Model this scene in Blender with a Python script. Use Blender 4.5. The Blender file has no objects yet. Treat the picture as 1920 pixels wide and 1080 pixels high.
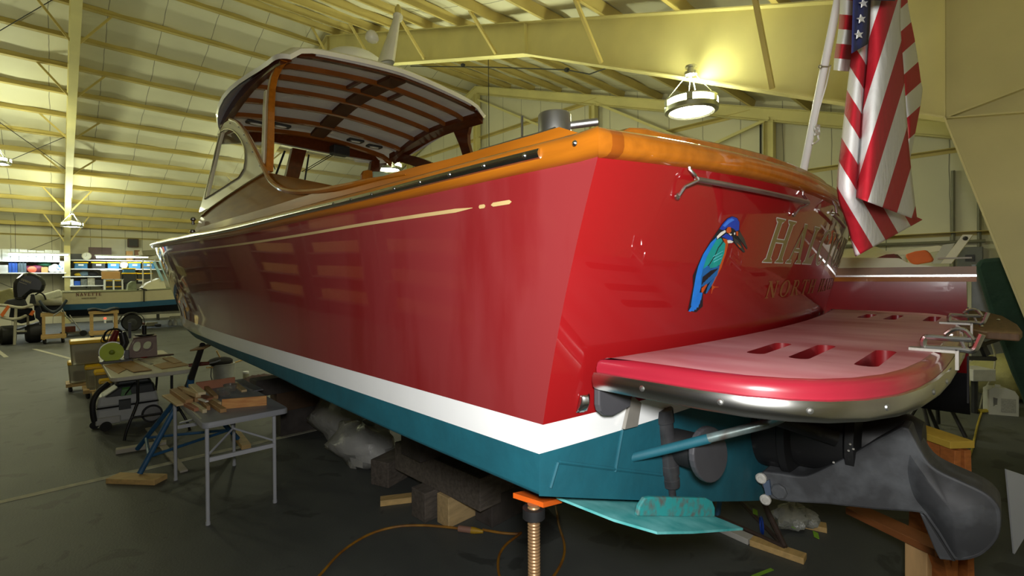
import bpy, bmesh, math, random
from mathutils import Vector, Matrix
random.seed(7)
sc = bpy.context.scene
COL = sc.collection
V = Vector
R = math.radians
# ------------------------------------------------------------------ camera
FPX, PPX, PPY = 906.0, 960.0, 524.0
EYE = V((0, 0, 2.0)); AX = R(46.5); PITCH = R(0.4); ROLL = R(0.4)
fw = V((math.cos(AX), math.sin(AX), 0)); rt = V((math.sin(AX), -math.cos(AX), 0)); UP = V((0, 0, 1))
fwd = fw*math.cos(PITCH) - UP*math.sin(PITCH); u1 = UP*math.cos(PITCH) + fw*math.sin(PITCH)
cr = rt*math.cos(ROLL) - u1*math.sin(ROLL); cu = u1*math.cos(ROLL) + rt*math.sin(ROLL)
cam = bpy.data.cameras.new('camera'); cam.sensor_width = 36; cam.sensor_fit = 'HORIZONTAL'
cam.lens = FPX/1920*36; cam.shift_y = (PPY-540)/1920; cam.clip_start = .05; cam.clip_end = 200
co = bpy.data.objects.new('camera', cam); COL.objects.link(co)
m = Matrix.Identity(4)
for i in range(3):
    m[i][0] = cr[i]; m[i][1] = cu[i]; m[i][2] = -fwd[i]; m[i][3] = EYE[i]
co.matrix_world = m; sc.camera = co
# survey: where a sight line meets a plane of the hall or of the boat
def ray(x, y):
    d = fwd + cr*((x-PPX)/FPX) - cu*((y-PPY)/FPX)
    return d/(d.dot(fw))
def atD(x, y, D): return EYE + ray(x, y)*D
def atZ(x, y, z=0.0): r = ray(x, y); return EYE + r*((z-2.0)/r.z)
def atY(x, y, Y): r = ray(x, y); return EYE + r*(Y/r.y)
def atX(x, y, X): r = ray(x, y); return EYE + r*(X/r.x)
OB = V((2.45600416, 0.96377455, 0)); SV = V((0.99974316, 0.0226632, 0)); FV = V((-0.0226632, 0.99974316, 0))
OH = OB + V((0, 0, 2.0))
def bp(s, w, z): return OH + FV*s + SV*w + V((0, 0, z))       # boat frame: forward, starboard, height over eye level
def ib(x, y, ax, val):
    r = ray(x, y)
    if ax == 'z': t = val/r.z
    else:
        n = FV if ax == 's' else SV
        t = ((OH-EYE).dot(n)+val)/r.dot(n)
    q = EYE + r*t - OH
    return (q.dot(FV), q.dot(SV), q.z)
def ibp(x, y, ax, val): return bp(*ib(x, y, ax, val))
def isect(x, y, g, t0=.6, t1=14., st=.01):       # first point along the sight line where g(s,w,z) changes sign
    r = ray(x, y); pv = None; t = t0
    while t < t1:
        q = EYE+r*t-OH; v = g(q.dot(FV), q.dot(SV), q.z)
        if pv is not None and pv*v <= 0:
            f = pv/(pv-v) if pv != v else 0; t = t-st+st*f; q = EYE+r*t-OH; return (q.dot(FV), q.dot(SV), q.z)
        pv = v; t += st
    return ib(x, y, 's', 3)
# ------------------------------------------------------------------ materials
def lin(c):
    return tuple(((v/255)/12.92 if v/255 <= .04045 else ((v/255+.055)/1.055)**2.4) for v in c)
MATS = {}
def mat(name, rgb, rough=.5, metal=0., var=.12, scale=6., bump=0., coat=0., stretch=(1, 1, 1), emis=0., spec=.5, trans=0., alpha=1., col2=None, detail=4, bscale=None, croughness=.03, thr=None):
    if name in MATS: return MATS[name]
    M = bpy.data.materials.new(name); M.use_nodes = True; MATS[name] = M
    nt = M.node_tree; b = nt.nodes['Principled BSDF']
    base = lin(rgb)
    tc = nt.nodes.new('ShaderNodeTexCoord'); mp = nt.nodes.new('ShaderNodeMapping'); mp.inputs['Scale'].default_value = stretch
    nt.links.new(tc.outputs['Object'], mp.inputs['Vector'])
    nz = nt.nodes.new('ShaderNodeTexNoise'); nz.inputs['Scale'].default_value = scale; nz.inputs['Detail'].default_value = detail
    nt.links.new(mp.outputs[0], nz.inputs['Vector'])
    rp = nt.nodes.new('ShaderNodeValToRGB')
    c2 = lin(col2) if col2 else tuple(min(1, v*(1+var)) for v in base)
    c1 = base if col2 else tuple(v*(1-var) for v in base)
    lo, hi = thr if thr else (.3, .7)
    rp.color_ramp.elements[0].position = lo; rp.color_ramp.elements[1].position = hi
    rp.color_ramp.elements[0].color = (*c1, 1); rp.color_ramp.elements[1].color = (*c2, 1)
    nt.links.new(nz.outputs['Fac'], rp.inputs['Fac']); nt.links.new(rp.outputs[0], b.inputs['Base Color'])
    b.inputs['Roughness'].default_value = rough; b.inputs['Metallic'].default_value = metal
    b.inputs['Coat Weight'].default_value = coat; b.inputs['Coat Roughness'].default_value = croughness
    b.inputs['Specular IOR Level'].default_value = spec
    if trans: b.inputs['Transmission Weight'].default_value = trans
    if alpha < 1: b.inputs['Alpha'].default_value = alpha
    if emis: b.inputs['Emission Color'].default_value = (*base, 1); b.inputs['Emission Strength'].default_value = emis
    if bump:
        bm = nt.nodes.new('ShaderNodeBump'); bm.inputs['Strength'].default_value = bump; bm.inputs['Distance'].default_value = .02
        n2 = nt.nodes.new('ShaderNodeTexNoise'); n2.inputs['Scale'].default_value = bscale or scale*3; n2.inputs['Detail'].default_value = 5
        nt.links.new(mp.outputs[0], n2.inputs['Vector'])
        nt.links.new(n2.outputs['Fac'], bm.inputs['Height']); nt.links.new(bm.outputs[0], b.inputs['Normal'])
    return M
# ------------------------------------------------------------------ mesh building
WM = {}
class MB:
    def __init__(s): s.v = []; s.f = []; s.mi = []; s.sm = []; s.uv = None
    def add(s, vs, fs, mi=0, smooth=False):
        b = len(s.v); s.v += [V(v) for v in vs]
        for f in fs: s.f.append([b+i for i in f]); s.mi.append(mi); s.sm.append(smooth)
        return s
    def box(s, lo, hi, mi=0):
        x0, y0, z0 = lo; x1, y1, z1 = hi
        return s.add([(x0,y0,z0),(x1,y0,z0),(x1,y1,z0),(x0,y1,z0),(x0,y0,z1),(x1,y0,z1),(x1,y1,z1),(x0,y1,z1)],
                     [(0,3,2,1),(4,5,6,7),(0,1,5,4),(1,2,6,5),(2,3,7,6),(3,0,4,7)], mi)
    def obox(s, c, ax, ay, az, mi=0):      # centre + half axes
        c = V(c); ax = V(ax); ay = V(ay); az = V(az)
        vs = [c+ax*i+ay*j+az*k for k in (-1, 1) for j in (-1, 1) for i in (-1, 1)]
        return s.add(vs, [(0,2,3,1),(4,5,7,6),(0,1,5,4),(1,3,7,5),(3,2,6,7),(2,0,4,6)], mi)
    def bar(s, a, b, wd, th, up=(0, 0, 1), mi=0):
        a = V(a); b = V(b); d = (b-a); L = d.length; d = d/L; up = V(up)
        sd = d.cross(up)
        if sd.length < 1e-4: sd = d.cross(V((1, 0, 0)))
        sd.normalize(); u = sd.cross(d)
        return s.obox((a+b)/2, d*(L/2), sd*(wd/2), u*(th/2), mi)
    def prism(s, pts, ext, mi=0, smooth=False):     # polygon (3D points) extruded by vector
        n = len(pts); e = V(ext); vs = [V(p) for p in pts]+[V(p)+e for p in pts]
        s.add(vs, [tuple(range(n-1, -1, -1)), tuple(range(n, 2*n))], mi)
        s.add(vs, [(i, (i+1) % n, n+(i+1) % n, n+i) for i in range(n)], mi, smooth)
        return s
    def tube(s, pts, r, n=8, mi=0, cap=True, closed=False):
        pts = [V(p) for p in pts]; m_ = len(pts); rs = r if isinstance(r, (list, tuple)) else [r]*m_
        vs = []; prev = None
        for i, p in enumerate(pts):
            if closed: d = (pts[(i+1) % m_]-pts[i-1])
            else: d = (pts[min(i+1, m_-1)]-pts[max(i-1, 0)])
            d.normalize()
            if prev is None:
                a = d.cross(V((0, 0, 1)))
                if a.length < .05: a = d.cross(V((0, 1, 0)))
            else: a = prev-d*prev.dot(d)
            a.normalize(); prev = a; b = d.cross(a)
            for k in range(n):
                t = 2*math.pi*k/n; vs.append(p+a*(math.cos(t)*rs[i])+b*(math.sin(t)*rs[i]))
        fs = []
        for i in range(m_ if closed else m_-1):
            i2 = (i+1) % m_
            for k in range(n): fs.append((i*n+k, i*n+(k+1) % n, i2*n+(k+1) % n, i2*n+k))
        s.add(vs, fs, mi, True)
        if cap and not closed:
            s.add(vs[:n], [tuple(range(n-1, -1, -1))], mi); s.add(vs[-n:], [tuple(range(n))], mi)
        return s
    def lathe(s, c, prof, axis=(0, 0, 1), n=24, mi=0, ref=None, smooth=True, cap=True):   # prof: (radius, height)
        c = V(c); ax = V(axis).normalized(); a = V(ref) if ref else ax.cross(V((0, 1, 0)))
        if a.length < .05: a = ax.cross(V((1, 0, 0)))
        a.normalize(); b = ax.cross(a); vs = []
        for r, h in prof:
            for k in range(n):
                t = 2*math.pi*k/n; vs.append(c+ax*h+a*(r*math.cos(t))+b*(r*math.sin(t)))
        fs = [(i*n+k, i*n+(k+1) % n, (i+1)*n+(k+1) % n, (i+1)*n+k) for i in range(len(prof)-1) for k in range(n)]
        s.add(vs, fs, mi, smooth)
        if not cap: return s
        if prof[0][0] > 1e-4 and abs(prof[0][1]-prof[1][1]) > 1e-6: s.add(vs[:n], [tuple(range(n-1, -1, -1))], mi)
        if prof[-1][0] > 1e-4 and abs(prof[-1][1]-prof[-2][1]) > 1e-6: s.add(vs[-n:], [tuple(range(n))], mi)
        return s
    def grid(s, rows, mi=0, smooth=True, closed=False):
        n = len(rows[0]); vs = [p for r in rows for p in r]
        fs = []
        for i in range(len(rows)-1):
            for k in range(n if closed else n-1):
                k2 = (k+1) % n
                fs.append((i*n+k, i*n+k2, (i+1)*n+k2, (i+1)*n+k))
        return s.add(vs, fs, mi, smooth)
    def sphere(s, c, r, n=12, mi=0, sc_=(1, 1, 1)):
        c = V(c); rows = []
        for i in range(n//2+1):
            t = math.pi*i/(n//2); rows.append([c+V((r*sc_[0]*math.sin(t)*math.cos(2*math.pi*k/n), r*sc_[1]*math.sin(t)*math.sin(2*math.pi*k/n), r*sc_[2]*math.cos(t))) for k in range(n)])
        return s.grid(rows, mi, True, True)
    def build(s, name, mats, parent=None, bevel=0., ang=40, flipfix=True, solid=0., subs=0, at=None):
        me = bpy.data.meshes.new(name)
        W = WM[parent.name] if parent is not None else (Matrix.Translation(V(at)) if at is not None else Matrix.Identity(4))
        Wi = W.inverted()
        me.from_pydata([Wi @ v for v in s.v], [], s.f)
        for p, i, sm in zip(me.polygons, s.mi, s.sm): p.material_index = i; p.use_smooth = sm
        for mm in (mats if isinstance(mats, (list, tuple)) else [mats]): me.materials.append(mm)
        b = bmesh.new(); b.from_mesh(me)
        bmesh.ops.remove_doubles(b, verts=b.verts, dist=1e-5)
        if flipfix: bmesh.ops.recalc_face_normals(b, faces=b.faces)
        b.to_mesh(me); b.free()
        if any(s.sm): me.set_sharp_from_angle(angle=R(38))
        o = bpy.data.objects.new(name, me); COL.objects.link(o)
        if parent is not None: o.parent = parent
        elif at is not None: o.location = V(at)
        WM[o.name] = W
        if subs:
            md = o.modifiers.new('sub', 'SUBSURF'); md.levels = md.render_levels = subs
        if solid:
            md = o.modifiers.new('solid', 'SOLIDIFY'); md.thickness = solid; md.offset = 0
        if bevel:
            md = o.modifiers.new('bev', 'BEVEL'); md.width = bevel; md.segments = 2; md.limit_method = 'ANGLE'; md.angle_limit = R(ang); md.harden_normals = False
        return o
def tag(o, label, cat, group=None, kind=None):
    if label: o['label'] = label
    if cat: o['category'] = cat
    if group: o['group'] = group
    if kind: o['kind'] = kind
    return o
def thing(name, label, cat, loc, group=None, rz=0.):
    o = bpy.data.objects.new(name, None); COL.objects.link(o); o.location = V(loc); o.rotation_euler = (0, 0, rz); o.empty_display_size = .1
    WM[o.name] = Matrix.Translation(V(loc)) @ Matrix.Rotation(rz, 4, 'Z')
    return tag(o, label, cat, group)
def struct(mb, name, m_, label=None, **k):
    o = mb.build(name, m_, **k); o['kind'] = 'structure'
    if label: o['label'] = label
    return o
def dup(root, loc, label=None, rz=None, group=None):
    c = root.copy(); COL.objects.link(c); c.location = V(loc)
    if rz is not None: c.rotation_euler = (0, 0, rz)
    if label: c['label'] = label
    if group: c['group'] = group
    for ch in list(root.children):
        d = ch.copy(); COL.objects.link(d); d.parent = c
        for g in list(ch.children):
            e = g.copy(); COL.objects.link(e); e.parent = d
    return c
def hb(pts):      # smooth curve through (x, y) control points
    xs = [p[0] for p in pts]; ys = [p[1] for p in pts]; n = len(xs)
    ms = []
    for i in range(n):
        if i == 0: ms.append((ys[1]-ys[0])/(xs[1]-xs[0]))
        elif i == n-1: ms.append((ys[-1]-ys[-2])/(xs[-1]-xs[-2]))
        else:
            h0 = xs[i]-xs[i-1]; h1 = xs[i+1]-xs[i]
            ms.append(((ys[i]-ys[i-1])/h0*h1+(ys[i+1]-ys[i])/h1*h0)/(h0+h1))
    def g(x):
        x = min(max(x, xs[0]), xs[-1]); i = 0
        while i < n-2 and x > xs[i+1]: i += 1
        h = xs[i+1]-xs[i]; t = (x-xs[i])/h
        return (2*t**3-3*t*t+1)*ys[i]+(t**3-2*t*t+t)*h*ms[i]+(-2*t**3+3*t*t)*ys[i+1]+(t**3-t*t)*h*ms[i+1]
    return g
def smooth_path(pts, k=8):
    n = len(pts); pts = [V(p) for p in pts]; out = []
    for i in range(n-1):
        p0 = pts[max(i-1, 0)]; p1 = pts[i]; p2 = pts[i+1]; p3 = pts[min(i+2, n-1)]
        for j in range(k):
            t = j/k; out.append(.5*((2*p1)+(p2-p0)*t+(2*p0-5*p1+4*p2-p3)*t*t+(3*p1-p0-3*p2+p3)*t**3))
    out.append(pts[-1]); return out
def rrect(cx, cy, hx, hy, r, k=5):
    out = []
    for sx, sy, a0 in ((1, 1, 0), (-1, 1, 90), (-1, -1, 180), (1, -1, 270)):
        for i in range(k+1):
            a = R(a0+90*i/k); out.append((cx+sx*(hx-r)+r*math.cos(a), cy+sy*(hy-r)+r*math.sin(a)))
    return out
# ------------------------------------------------------------------ palette
steel = mat('cream_painted_steel', (216, 206, 146), .5, var=.1, scale=1.2, bump=.03)
steel_d = mat('cream_steel_purlin', (198, 180, 112), .55, var=.12, scale=1.5)
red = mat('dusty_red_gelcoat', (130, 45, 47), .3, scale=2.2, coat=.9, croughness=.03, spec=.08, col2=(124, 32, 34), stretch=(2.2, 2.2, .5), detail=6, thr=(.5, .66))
red_t = mat('clean_red_gelcoat', (138, 20, 23), .28, var=.03, scale=.8, coat=1., croughness=.015, spec=.08)
white_g = mat('white_gelcoat', (238, 240, 240), .25, var=.02, coat=.6)
teal = mat('teal_bottom_paint', (16, 84, 98), .65, var=.12, scale=9, bump=.08)
varnish = mat('varnished_teak', (158, 92, 20), .3, var=.16, scale=3, stretch=(9, .8, 9), coat=.8, croughness=.04, spec=.1)
varnish_d = mat('dark_varnished_mahogany', (82, 38, 14), .3, var=.2, scale=4, stretch=(6, 1, 6), coat=.6, croughness=.06, spec=.1)
chrome = mat('polished_stainless', (214, 215, 213), .22, metal=1., var=.05)
brushed = mat('dull_stainless', (186, 187, 184), .38, metal=1., var=.15, scale=8)
black = mat('black_rubber', (22, 22, 23), .6, var=.2)
blackm = mat('black_painted_steel', (20, 20, 22), .4, var=.2)
dark = mat('charcoal_plastic', (42, 43, 44), .45, var=.15)
cream = mat('cream_gelcoat', (206, 204, 176), .3, var=.03, coat=.4)
gold = mat('gold_leaf_stripe', (196, 170, 116), .35, var=.08)
glass = mat('window_glass', (190, 200, 196), .03, var=0, alpha=.14, spec=.6)
pine = mat('pine_lumber', (206, 172, 112), .6, var=.15, scale=4, stretch=(1.2, 8, 8), bump=.05)
oldwood = mat('weathered_timber', (96, 88, 80), .85, var=.3, scale=5, stretch=(2, 7, 7), bump=.3)
plywood = mat('plywood_sheet', (170, 130, 74), .6, var=.14, scale=3, stretch=(1, 7, 1))
cable = mat('dark_cable', (36, 36, 34), .6)
# ================================================================== THE HALL
YR, ZR0, SL, YN, YF = 14.6, 4.48, .336, -1.5, 30.2
XA, XB = -7.0, 12.3
def roofz(y): return ZR0+SL*(y if y < YR else 2*YR-y)          # top of the rafters
def seam_mat(name, rgb, axis, step, wob=.02):
    M = mat(name, rgb, .6, var=.05, scale=.9, bump=.25, bscale=2.2, detail=3)
    nt = M.node_tree; b = nt.nodes['Principled BSDF']
    tc = [n for n in nt.nodes if n.type == 'TEX_COORD'][0]; ramp = [n for n in nt.nodes if n.type == 'VALTORGB'][0]
    sx = nt.nodes.new('ShaderNodeSeparateXYZ'); nt.links.new(tc.outputs['Object'], sx.inputs[0])
    nz = nt.nodes.new('ShaderNodeTexNoise'); nz.inputs['Scale'].default_value = 1.1; nt.links.new(tc.outputs['Object'], nz.inputs['Vector'])
    ml = nt.nodes.new('ShaderNodeMath'); ml.operation = 'MULTIPLY_ADD'; nt.links.new(nz.outputs['Fac'], ml.inputs[0]); ml.inputs[1].default_value = wob*4; nt.links.new(sx.outputs[axis], ml.inputs[2])
    dv = nt.nodes.new('ShaderNodeMath'); dv.operation = 'DIVIDE'; nt.links.new(ml.outputs[0], dv.inputs[0]); dv.inputs[1].default_value = step
    fr = nt.nodes.new('ShaderNodeMath'); fr.operation = 'FRACT'; nt.links.new(dv.outputs[0], fr.inputs[0])
    lt = nt.nodes.new('ShaderNodeMath'); lt.operation = 'LESS_THAN'; nt.links.new(fr.outputs[0], lt.inputs[0]); lt.inputs[1].default_value = .018/step
    mx = nt.nodes.new('ShaderNodeMix'); mx.data_type = 'RGBA'
    nt.links.new(lt.outputs[0], mx.inputs['Factor']); nt.links.new(ramp.outputs[0], mx.inputs['A']); mx.inputs['B'].default_value = (*[v*.4 for v in lin(rgb)], 1)
    nt.links.new(mx.outputs['Result'], b.inputs['Base Color'])
    return M
insul = seam_mat('white_vinyl_insulation', (226, 223, 202), 0, 1.15)
insul_w = seam_mat('white_vinyl_wall_insulation', (212, 208, 186), 1, .95)
insul_f = seam_mat('white_vinyl_far_insulation', (212, 208, 186), 0, 1.3)
# floor: dark sealed asphalt with stains
fl = mat('stained_grey_floor', (80, 83, 80), .6, var=.16, scale=1.3, bump=.12, bscale=60, detail=9)
nt = fl.node_tree; b_ = nt.nodes['Principled BSDF']; ramp = [n for n in nt.nodes if n.type == 'VALTORGB'][0]; tc = [n for n in nt.nodes if n.type == 'TEX_COORD'][0]
n2 = nt.nodes.new('ShaderNodeTexNoise'); n2.inputs['Scale'].default_value = 2.6; n2.inputs['Detail'].default_value = 6; n2.inputs['Distortion'].default_value = .8; nt.links.new(tc.outputs['Object'], n2.inputs['Vector'])
r2 = nt.nodes.new('ShaderNodeValToRGB'); r2.color_ramp.elements[0].position = .60; r2.color_ramp.elements[0].color = (1, 1, 1, 1); r2.color_ramp.elements[1].position = .64; r2.color_ramp.elements[1].color = (.62, .62, .62, 1)
nt.links.new(n2.outputs['Fac'], r2.inputs[0])
n3 = nt.nodes.new('ShaderNodeTexVoronoi'); n3.inputs['Scale'].default_value = 26; nt.links.new(tc.outputs['Object'], n3.inputs['Vector'])
mm_ = nt.nodes.new('ShaderNodeMix'); mm_.data_type = 'RGBA'; mm_.blend_type = 'MULTIPLY'; mm_.inputs['Factor'].default_value = 1
nt.links.new(ramp.outputs[0], mm_.inputs['A']); nt.links.new(r2.outputs[0], mm_.inputs['B']); nt.links.new(mm_.outputs['Result'], b_.inputs['Base Color'])
struct(MB().box((XA, YN-.2, -.2), (XB, YF+.2, 0)), 'floor', fl, 'dark grey stained hall floor')
# ceiling sheets, sagging a little between the purlins
PS = 1.21
def ceil_side(near):
    rows = []
    k = 0
    n = 13
    for i in range(n*6+1):
        d = i/6*PS
        y = YR-d if near else YR+d
        if near and y < YN: y = YN
        if not near and y > YF: y = YF
        sag = .055*math.sin(math.pi*((i % 6)/6))
        row = []
        for j in range(47):
            x = XA+(XB-XA)*j/46
            row.append(V((x, y, roofz(y)+.24-sag*(.55+.45*math.sin(j*1.9+i//6)))))
        rows.append(row)
    return rows
mb = MB(); mb.grid(ceil_side(True)); mb.grid(ceil_side(False))
struct(mb, 'ceiling', insul, 'white insulated pitched ceiling', flipfix=False)
struct(MB().box((XA, YN-.2, 0), (XB, YN, 4.6)), 'wall_near', insul_f, 'near eave wall')
struct(MB().box((XA, YF, 0), (XB, YF+.2, 4.6)), 'wall_far', insul_f, 'far eave wall behind the shelves')
board_w = mat('brown_wall_board', (84, 68, 52), .8, var=.2, scale=2)
def gable(x, nm, lab):
    pts = [(x, YN, 0), (x, YF, 0), (x, YF, roofz(YF)+.4), (x, YR, roofz(YR)+.4), (x, YN, roofz(YN)+.4)]
    struct(MB().prism(pts, (.2, 0, 0)), nm, insul_w if x > 0 else board_w, lab)
gable(XB-.1, 'wall_right', 'insulated gable wall'); gable(XA-.1, 'wall_left', 'opposite gable wall, lined in brown board')
# purlins: Z sections along the hall, each a member of its own
def purlin(y):
    sgn = 1 if y < YR else -1
    z = roofz(y); mb = MB(); c, s_ = math.cos(math.atan(SL)), math.sin(math.atan(SL))*sgn
    L = lambda u, w: (y+u*c-w*s_, z+u*s_+w*c)
    for (u0, u1, w0, w1) in ((-.006, .006, 0, .2), (-.075, .006, 0, .012), (-.006, .075, .19, .2)):
        q = [L(u0, w0), L(u1, w0), L(u1, w1), L(u0, w1)]
        mb.prism([(XA, a, b) for a, b in q], (XB-XA-.1, 0, 0))
    struct(mb, 'ceiling_purlin_beam', steel_d, 'cream steel roof purlin')
PY = []
for k in range(13):
    PY += [YR-.5-PS*k, YR+.5+PS*k]
for y in PY:
    if YN+.1 < y < YF-.1: purlin(y)
# rigid frames
def frame(X, nearcut=False):
    near = [(-1.42, 0), (-.48, 0), (.1, 2.05), (.5, 3.47), (6.1, 5.97), (YR, 8.4)]
    def flange(a, b, w=.2, t=.018, nm='rafter_beam'):
        pass
    prof_top = [(-1.42, roofz(-1.42)), (YR, roofz(YR)), (2*YR+1.42, roofz(-1.42))]
    bot = near[1:]+[(2*YR-y, z) for y, z in near[-2:0:-1]]
    mb = MB()
    # web, split at stiffeners; thin plates
    poly = [(X-.006, y, z) for y, z in [(-1.42, 0)]+bot+[(2*YR+1.42, 0), (2*YR+1.42, roofz(-1.42)), (YR, roofz(YR)), (-1.42, roofz(-1.42))]]
    def quad(pts): mb.prism([(X-.006, y, z) for y, z in pts], (.012, 0, 0))
    for mir in (False, True):
        f = (lambda p: (2*YR-p[0], p[1])) if mir else (lambda p: p)
        cut = nearcut and not mir      # the rafter of this bay ends on a header over the doorway behind the camera
        if not cut:
            quad([f(p) for p in [(-1.42, 0), (-.48, 0), (.1, 2.05), (.5, 3.47), (-1.42, 3.2)]])
            quad([f(p) for p in [(-1.42, 3.2), (.5, 3.47), (.5, roofz(.5)), (-1.42, roofz(-1.42))]])
        quad([f(p) for p in [(.5, 3.47), (6.1, 5.97), (6.1, roofz(6.1)), (.5, roofz(.5))]])
        quad([f(p) for p in [(6.1, 5.97), (YR, 8.4), (YR, roofz(YR)), (6.1, roofz(6.1))]])
        fl_ = [f(p) for p in near[(3 if cut else 1):]]
        for a, b in zip(fl_[:-1], fl_[1:]): mb.bar((X, a[0], a[1]), (X, b[0], b[1]), .2, .016, up=(1, 0, 0)) if False else mb.obox(((X), (a[0]+b[0])/2, (a[1]+b[1])/2), (.1, 0, 0), V((0, b[0]-a[0], b[1]-a[1]))/2, V((0, -(b[1]-a[1]), b[0]-a[0])).normalized()*.008)
        a, b = f((-1.42, roofz(-1.42)-.008)), f((YR, roofz(YR)-.008))
        mb.obox((X, (a[0]+b[0])/2, (a[1]+b[1])/2), (.1, 0, 0), V((0, b[0]-a[0], b[1]-a[1]))/2, (0, 0, .008))
        a, b = f((-1.42, 0)), f((-1.42, roofz(-1.42)))
        if not cut: mb.obox((X, a[0], (a[1]+b[1])/2), (.1, 0, 0), (0, .008, 0), (0, 0, (b[1]-a[1])/2))
        # end plates and knee stiffeners
        for p, q in (((.5, 3.47), (.5, roofz(.5))), ((.5, 3.47), (-1.42, 3.2)), ((.5, 3.47), (-1.42, roofz(-1.42)-.02)), ((6.1, 5.97), (6.1, roofz(6.1))), ((YR-.01, 8.4), (YR-.01, roofz(YR)))):
            if cut and p[0] < 1 and p != q and q[0] < 0: continue
            p, q = f(p), f(q); d = V((0, q[0]-p[0], q[1]-p[1]))
            mb.obox((X, (p[0]+q[0])/2, (p[1]+q[1])/2), (.07, 0, 0), d/2, V((0, -d.z, d.y)).normalized()*.006)
    struct(mb, 'ceiling_rafter_beam', steel, 'cream tapered steel roof frame')
for X in (.45, 6.2, -5.3): frame(X, X == .45)
# end wall frame: shallow rafters, wind columns, girts and braces
XE = XB-.28
for s_ in (0, 1):
    f = (lambda y: 2*YR-y) if s_ else (lambda y: y)
    mb = MB()
    p = [(YN, roofz(YN)), (YR, roofz(YR)), (YR, roofz(YR)-.3), (YN, roofz(YN)-.3)]
    mb.prism([(XE, f(a), b) for a, b in p], (.012, 0, 0))
    for dz in (0, -.3):
        a, b = (f(YN), roofz(YN)+dz), (f(YR), roofz(YR)+dz)
        mb.obox((XE, (a[0]+b[0])/2, (a[1]+b[1])/2), (.08, 0, 0), V((0, b[0]-a[0], b[1]-a[1]))/2, (0, 0, .008))
    struct(mb, 'wall_rafter_beam', steel, 'cream rafter along the gable wall')
def icol(x, y, z1, ax='y', w=.2, nm='wall_column'):
    mb = MB(); h = w/2
    mb.box((x-.006, y-h, 0), (x+.006, y+h, z1)) if ax == 'y' else mb.box((x-h, y-.006, 0), (x+h, y+.006, z1))
    for s_ in (-1, 1):
        if ax == 'y': mb.box((x-h, y+s_*h-.006, 0), (x+h, y+s_*h+.006, z1))
        else: mb.box((x+s_*h-.006, y-h, 0), (x+s_*h+.006, y+h, z1))
    return struct(mb, nm, steel, 'cream wind column on the gable wall')
for y in (4.0, 9.0, 14.6, 19.5, 24.5): icol(XE, y, roofz(y)-.3)
def girt(x0, y0, x1, y1, z, nm='wall_girt_beam'):
    mb = MB(); d = V((x1-x0, y1-y0, 0)); n = V((-d.y, d.x, 0)).normalized()
    mb.obox(((x0+x1)/2, (y0+y1)/2, z), d/2, n*.09, (0, 0, .006)); mb.obox(V(((x0+x1)/2, (y0+y1)/2, z-.03))+n*.09, d/2, n*.006, (0, 0, .035))
    struct(mb, nm, steel_d, 'cream wall girt')
for z in (1.2, 2.75, 4.3, 5.9, 7.4):
    yb = max(YN, (z-ZR0)/SL+.2); girt(XB-.2, 2*YR-yb if yb > YN else YF, XB-.2, yb, z)
for z in (2.95, 4.0): girt(XA, YF-.1, XB, YF-.1, z)
for i, (a, b) in enumerate((((XE, 4, 4.3), (XE, 9, 7.3)), ((XE, 9, 4.3), (XE, 4, 5.6)), ((XE, 9, 5.9), (XE, 14.6, 8.9)))):
    struct(MB().bar(a, b, .07, .07), 'wall_brace_beam', steel, 'diagonal wall brace')
# flange braces from purlins down to the frames, rods in the roof plane
for X in (.45, 6.2):
    for k, y in enumerate(sorted(PY)):
        if not (1 < y < 28.5) or k % 2: continue
        yy = y if y < YR else 2*YR-y
        zb = (3.47+(yy-.5)*(2.5/5.6)) if yy < 6.1 else 5.97+(yy-6.1)*(2.43/8.5)
        for sg in (-1, 1):
            struct(MB().bar((X+sg*.09, y, zb+.03), (X+sg*.72, y, roofz(y)+.02), .05, .05), 'ceiling_brace_beam', steel_d, 'flange brace')
for (a, b) in (((.5, 15.5, roofz(15.5)-.05), (-5.2, 24.5, roofz(24.5)-.05)), ((-5.2, 15.5, roofz(15.5)-.05), (.5, 24.5, roofz(24.5)-.05)), ((.45, 22, roofz(22)-.05), (-5.2, 30, roofz(30)-.05)), ((.45, 29.9, 4.0), (-5.2, 29.9, .6)), ((-5.2, 29.9, 4.0), (.45, 29.9, .6))):
    struct(MB().tube([a, b], .011, 6), 'ceiling_rod_beam', cable, 'thin brace rod')
# pipes and conduit
def pipe(pts, r, nm, lab, m_=steel_d, cat='pipe'): return tag(MB().tube([V(p) for p in pts], r, 8).build(nm, m_), lab, cat)
a = atX(1428, 250, XB-.16)
for i, px in enumerate((1426, 1435)):
    p = atX(px, 250, XB-.16); pipe([(p.x, p.y, 0.0), (p.x, p.y, roofz(p.y)-.35)], .022, 'conduit', ('thin grey conduit running up the gable wall, nearer the pendant lamp', 'thin grey conduit running up the gable wall, nearer the flagstaff')[i], cable)
for i, px in enumerate((1787, 1836)):
    p = atX(px, 420, XB-.16); pipe([(p.x, p.y, 0.0), (p.x, p.y, min(3.9, roofz(p.y)-.4))], .03, 'wall_pipe', ('grey pipe up the gable wall between flag and column', 'grey pipe up the gable wall just beside the tapered column')[i], mat('grey_pipe', (120, 118, 100), .5))
p = atX(1819, 484, XB-.2)
ebx = thing('electrical_box', 'grey electrical switch box on the gable wall by the pipe', 'electrical box', (p.x, p.y, 0))
MB().box((p.x-.09, p.y-.17, p.z-.24), (p.x+.05, p.y+.17, p.z+.2)).build('case', mat('grey_box', (104, 106, 104), .5), ebx, bevel=.01)
MB().box((p.x-.105, p.y-.06, p.z-.06), (p.x-.09, p.y+.06, p.z+.06)).build('cover_plate', dark, ebx)
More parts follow.
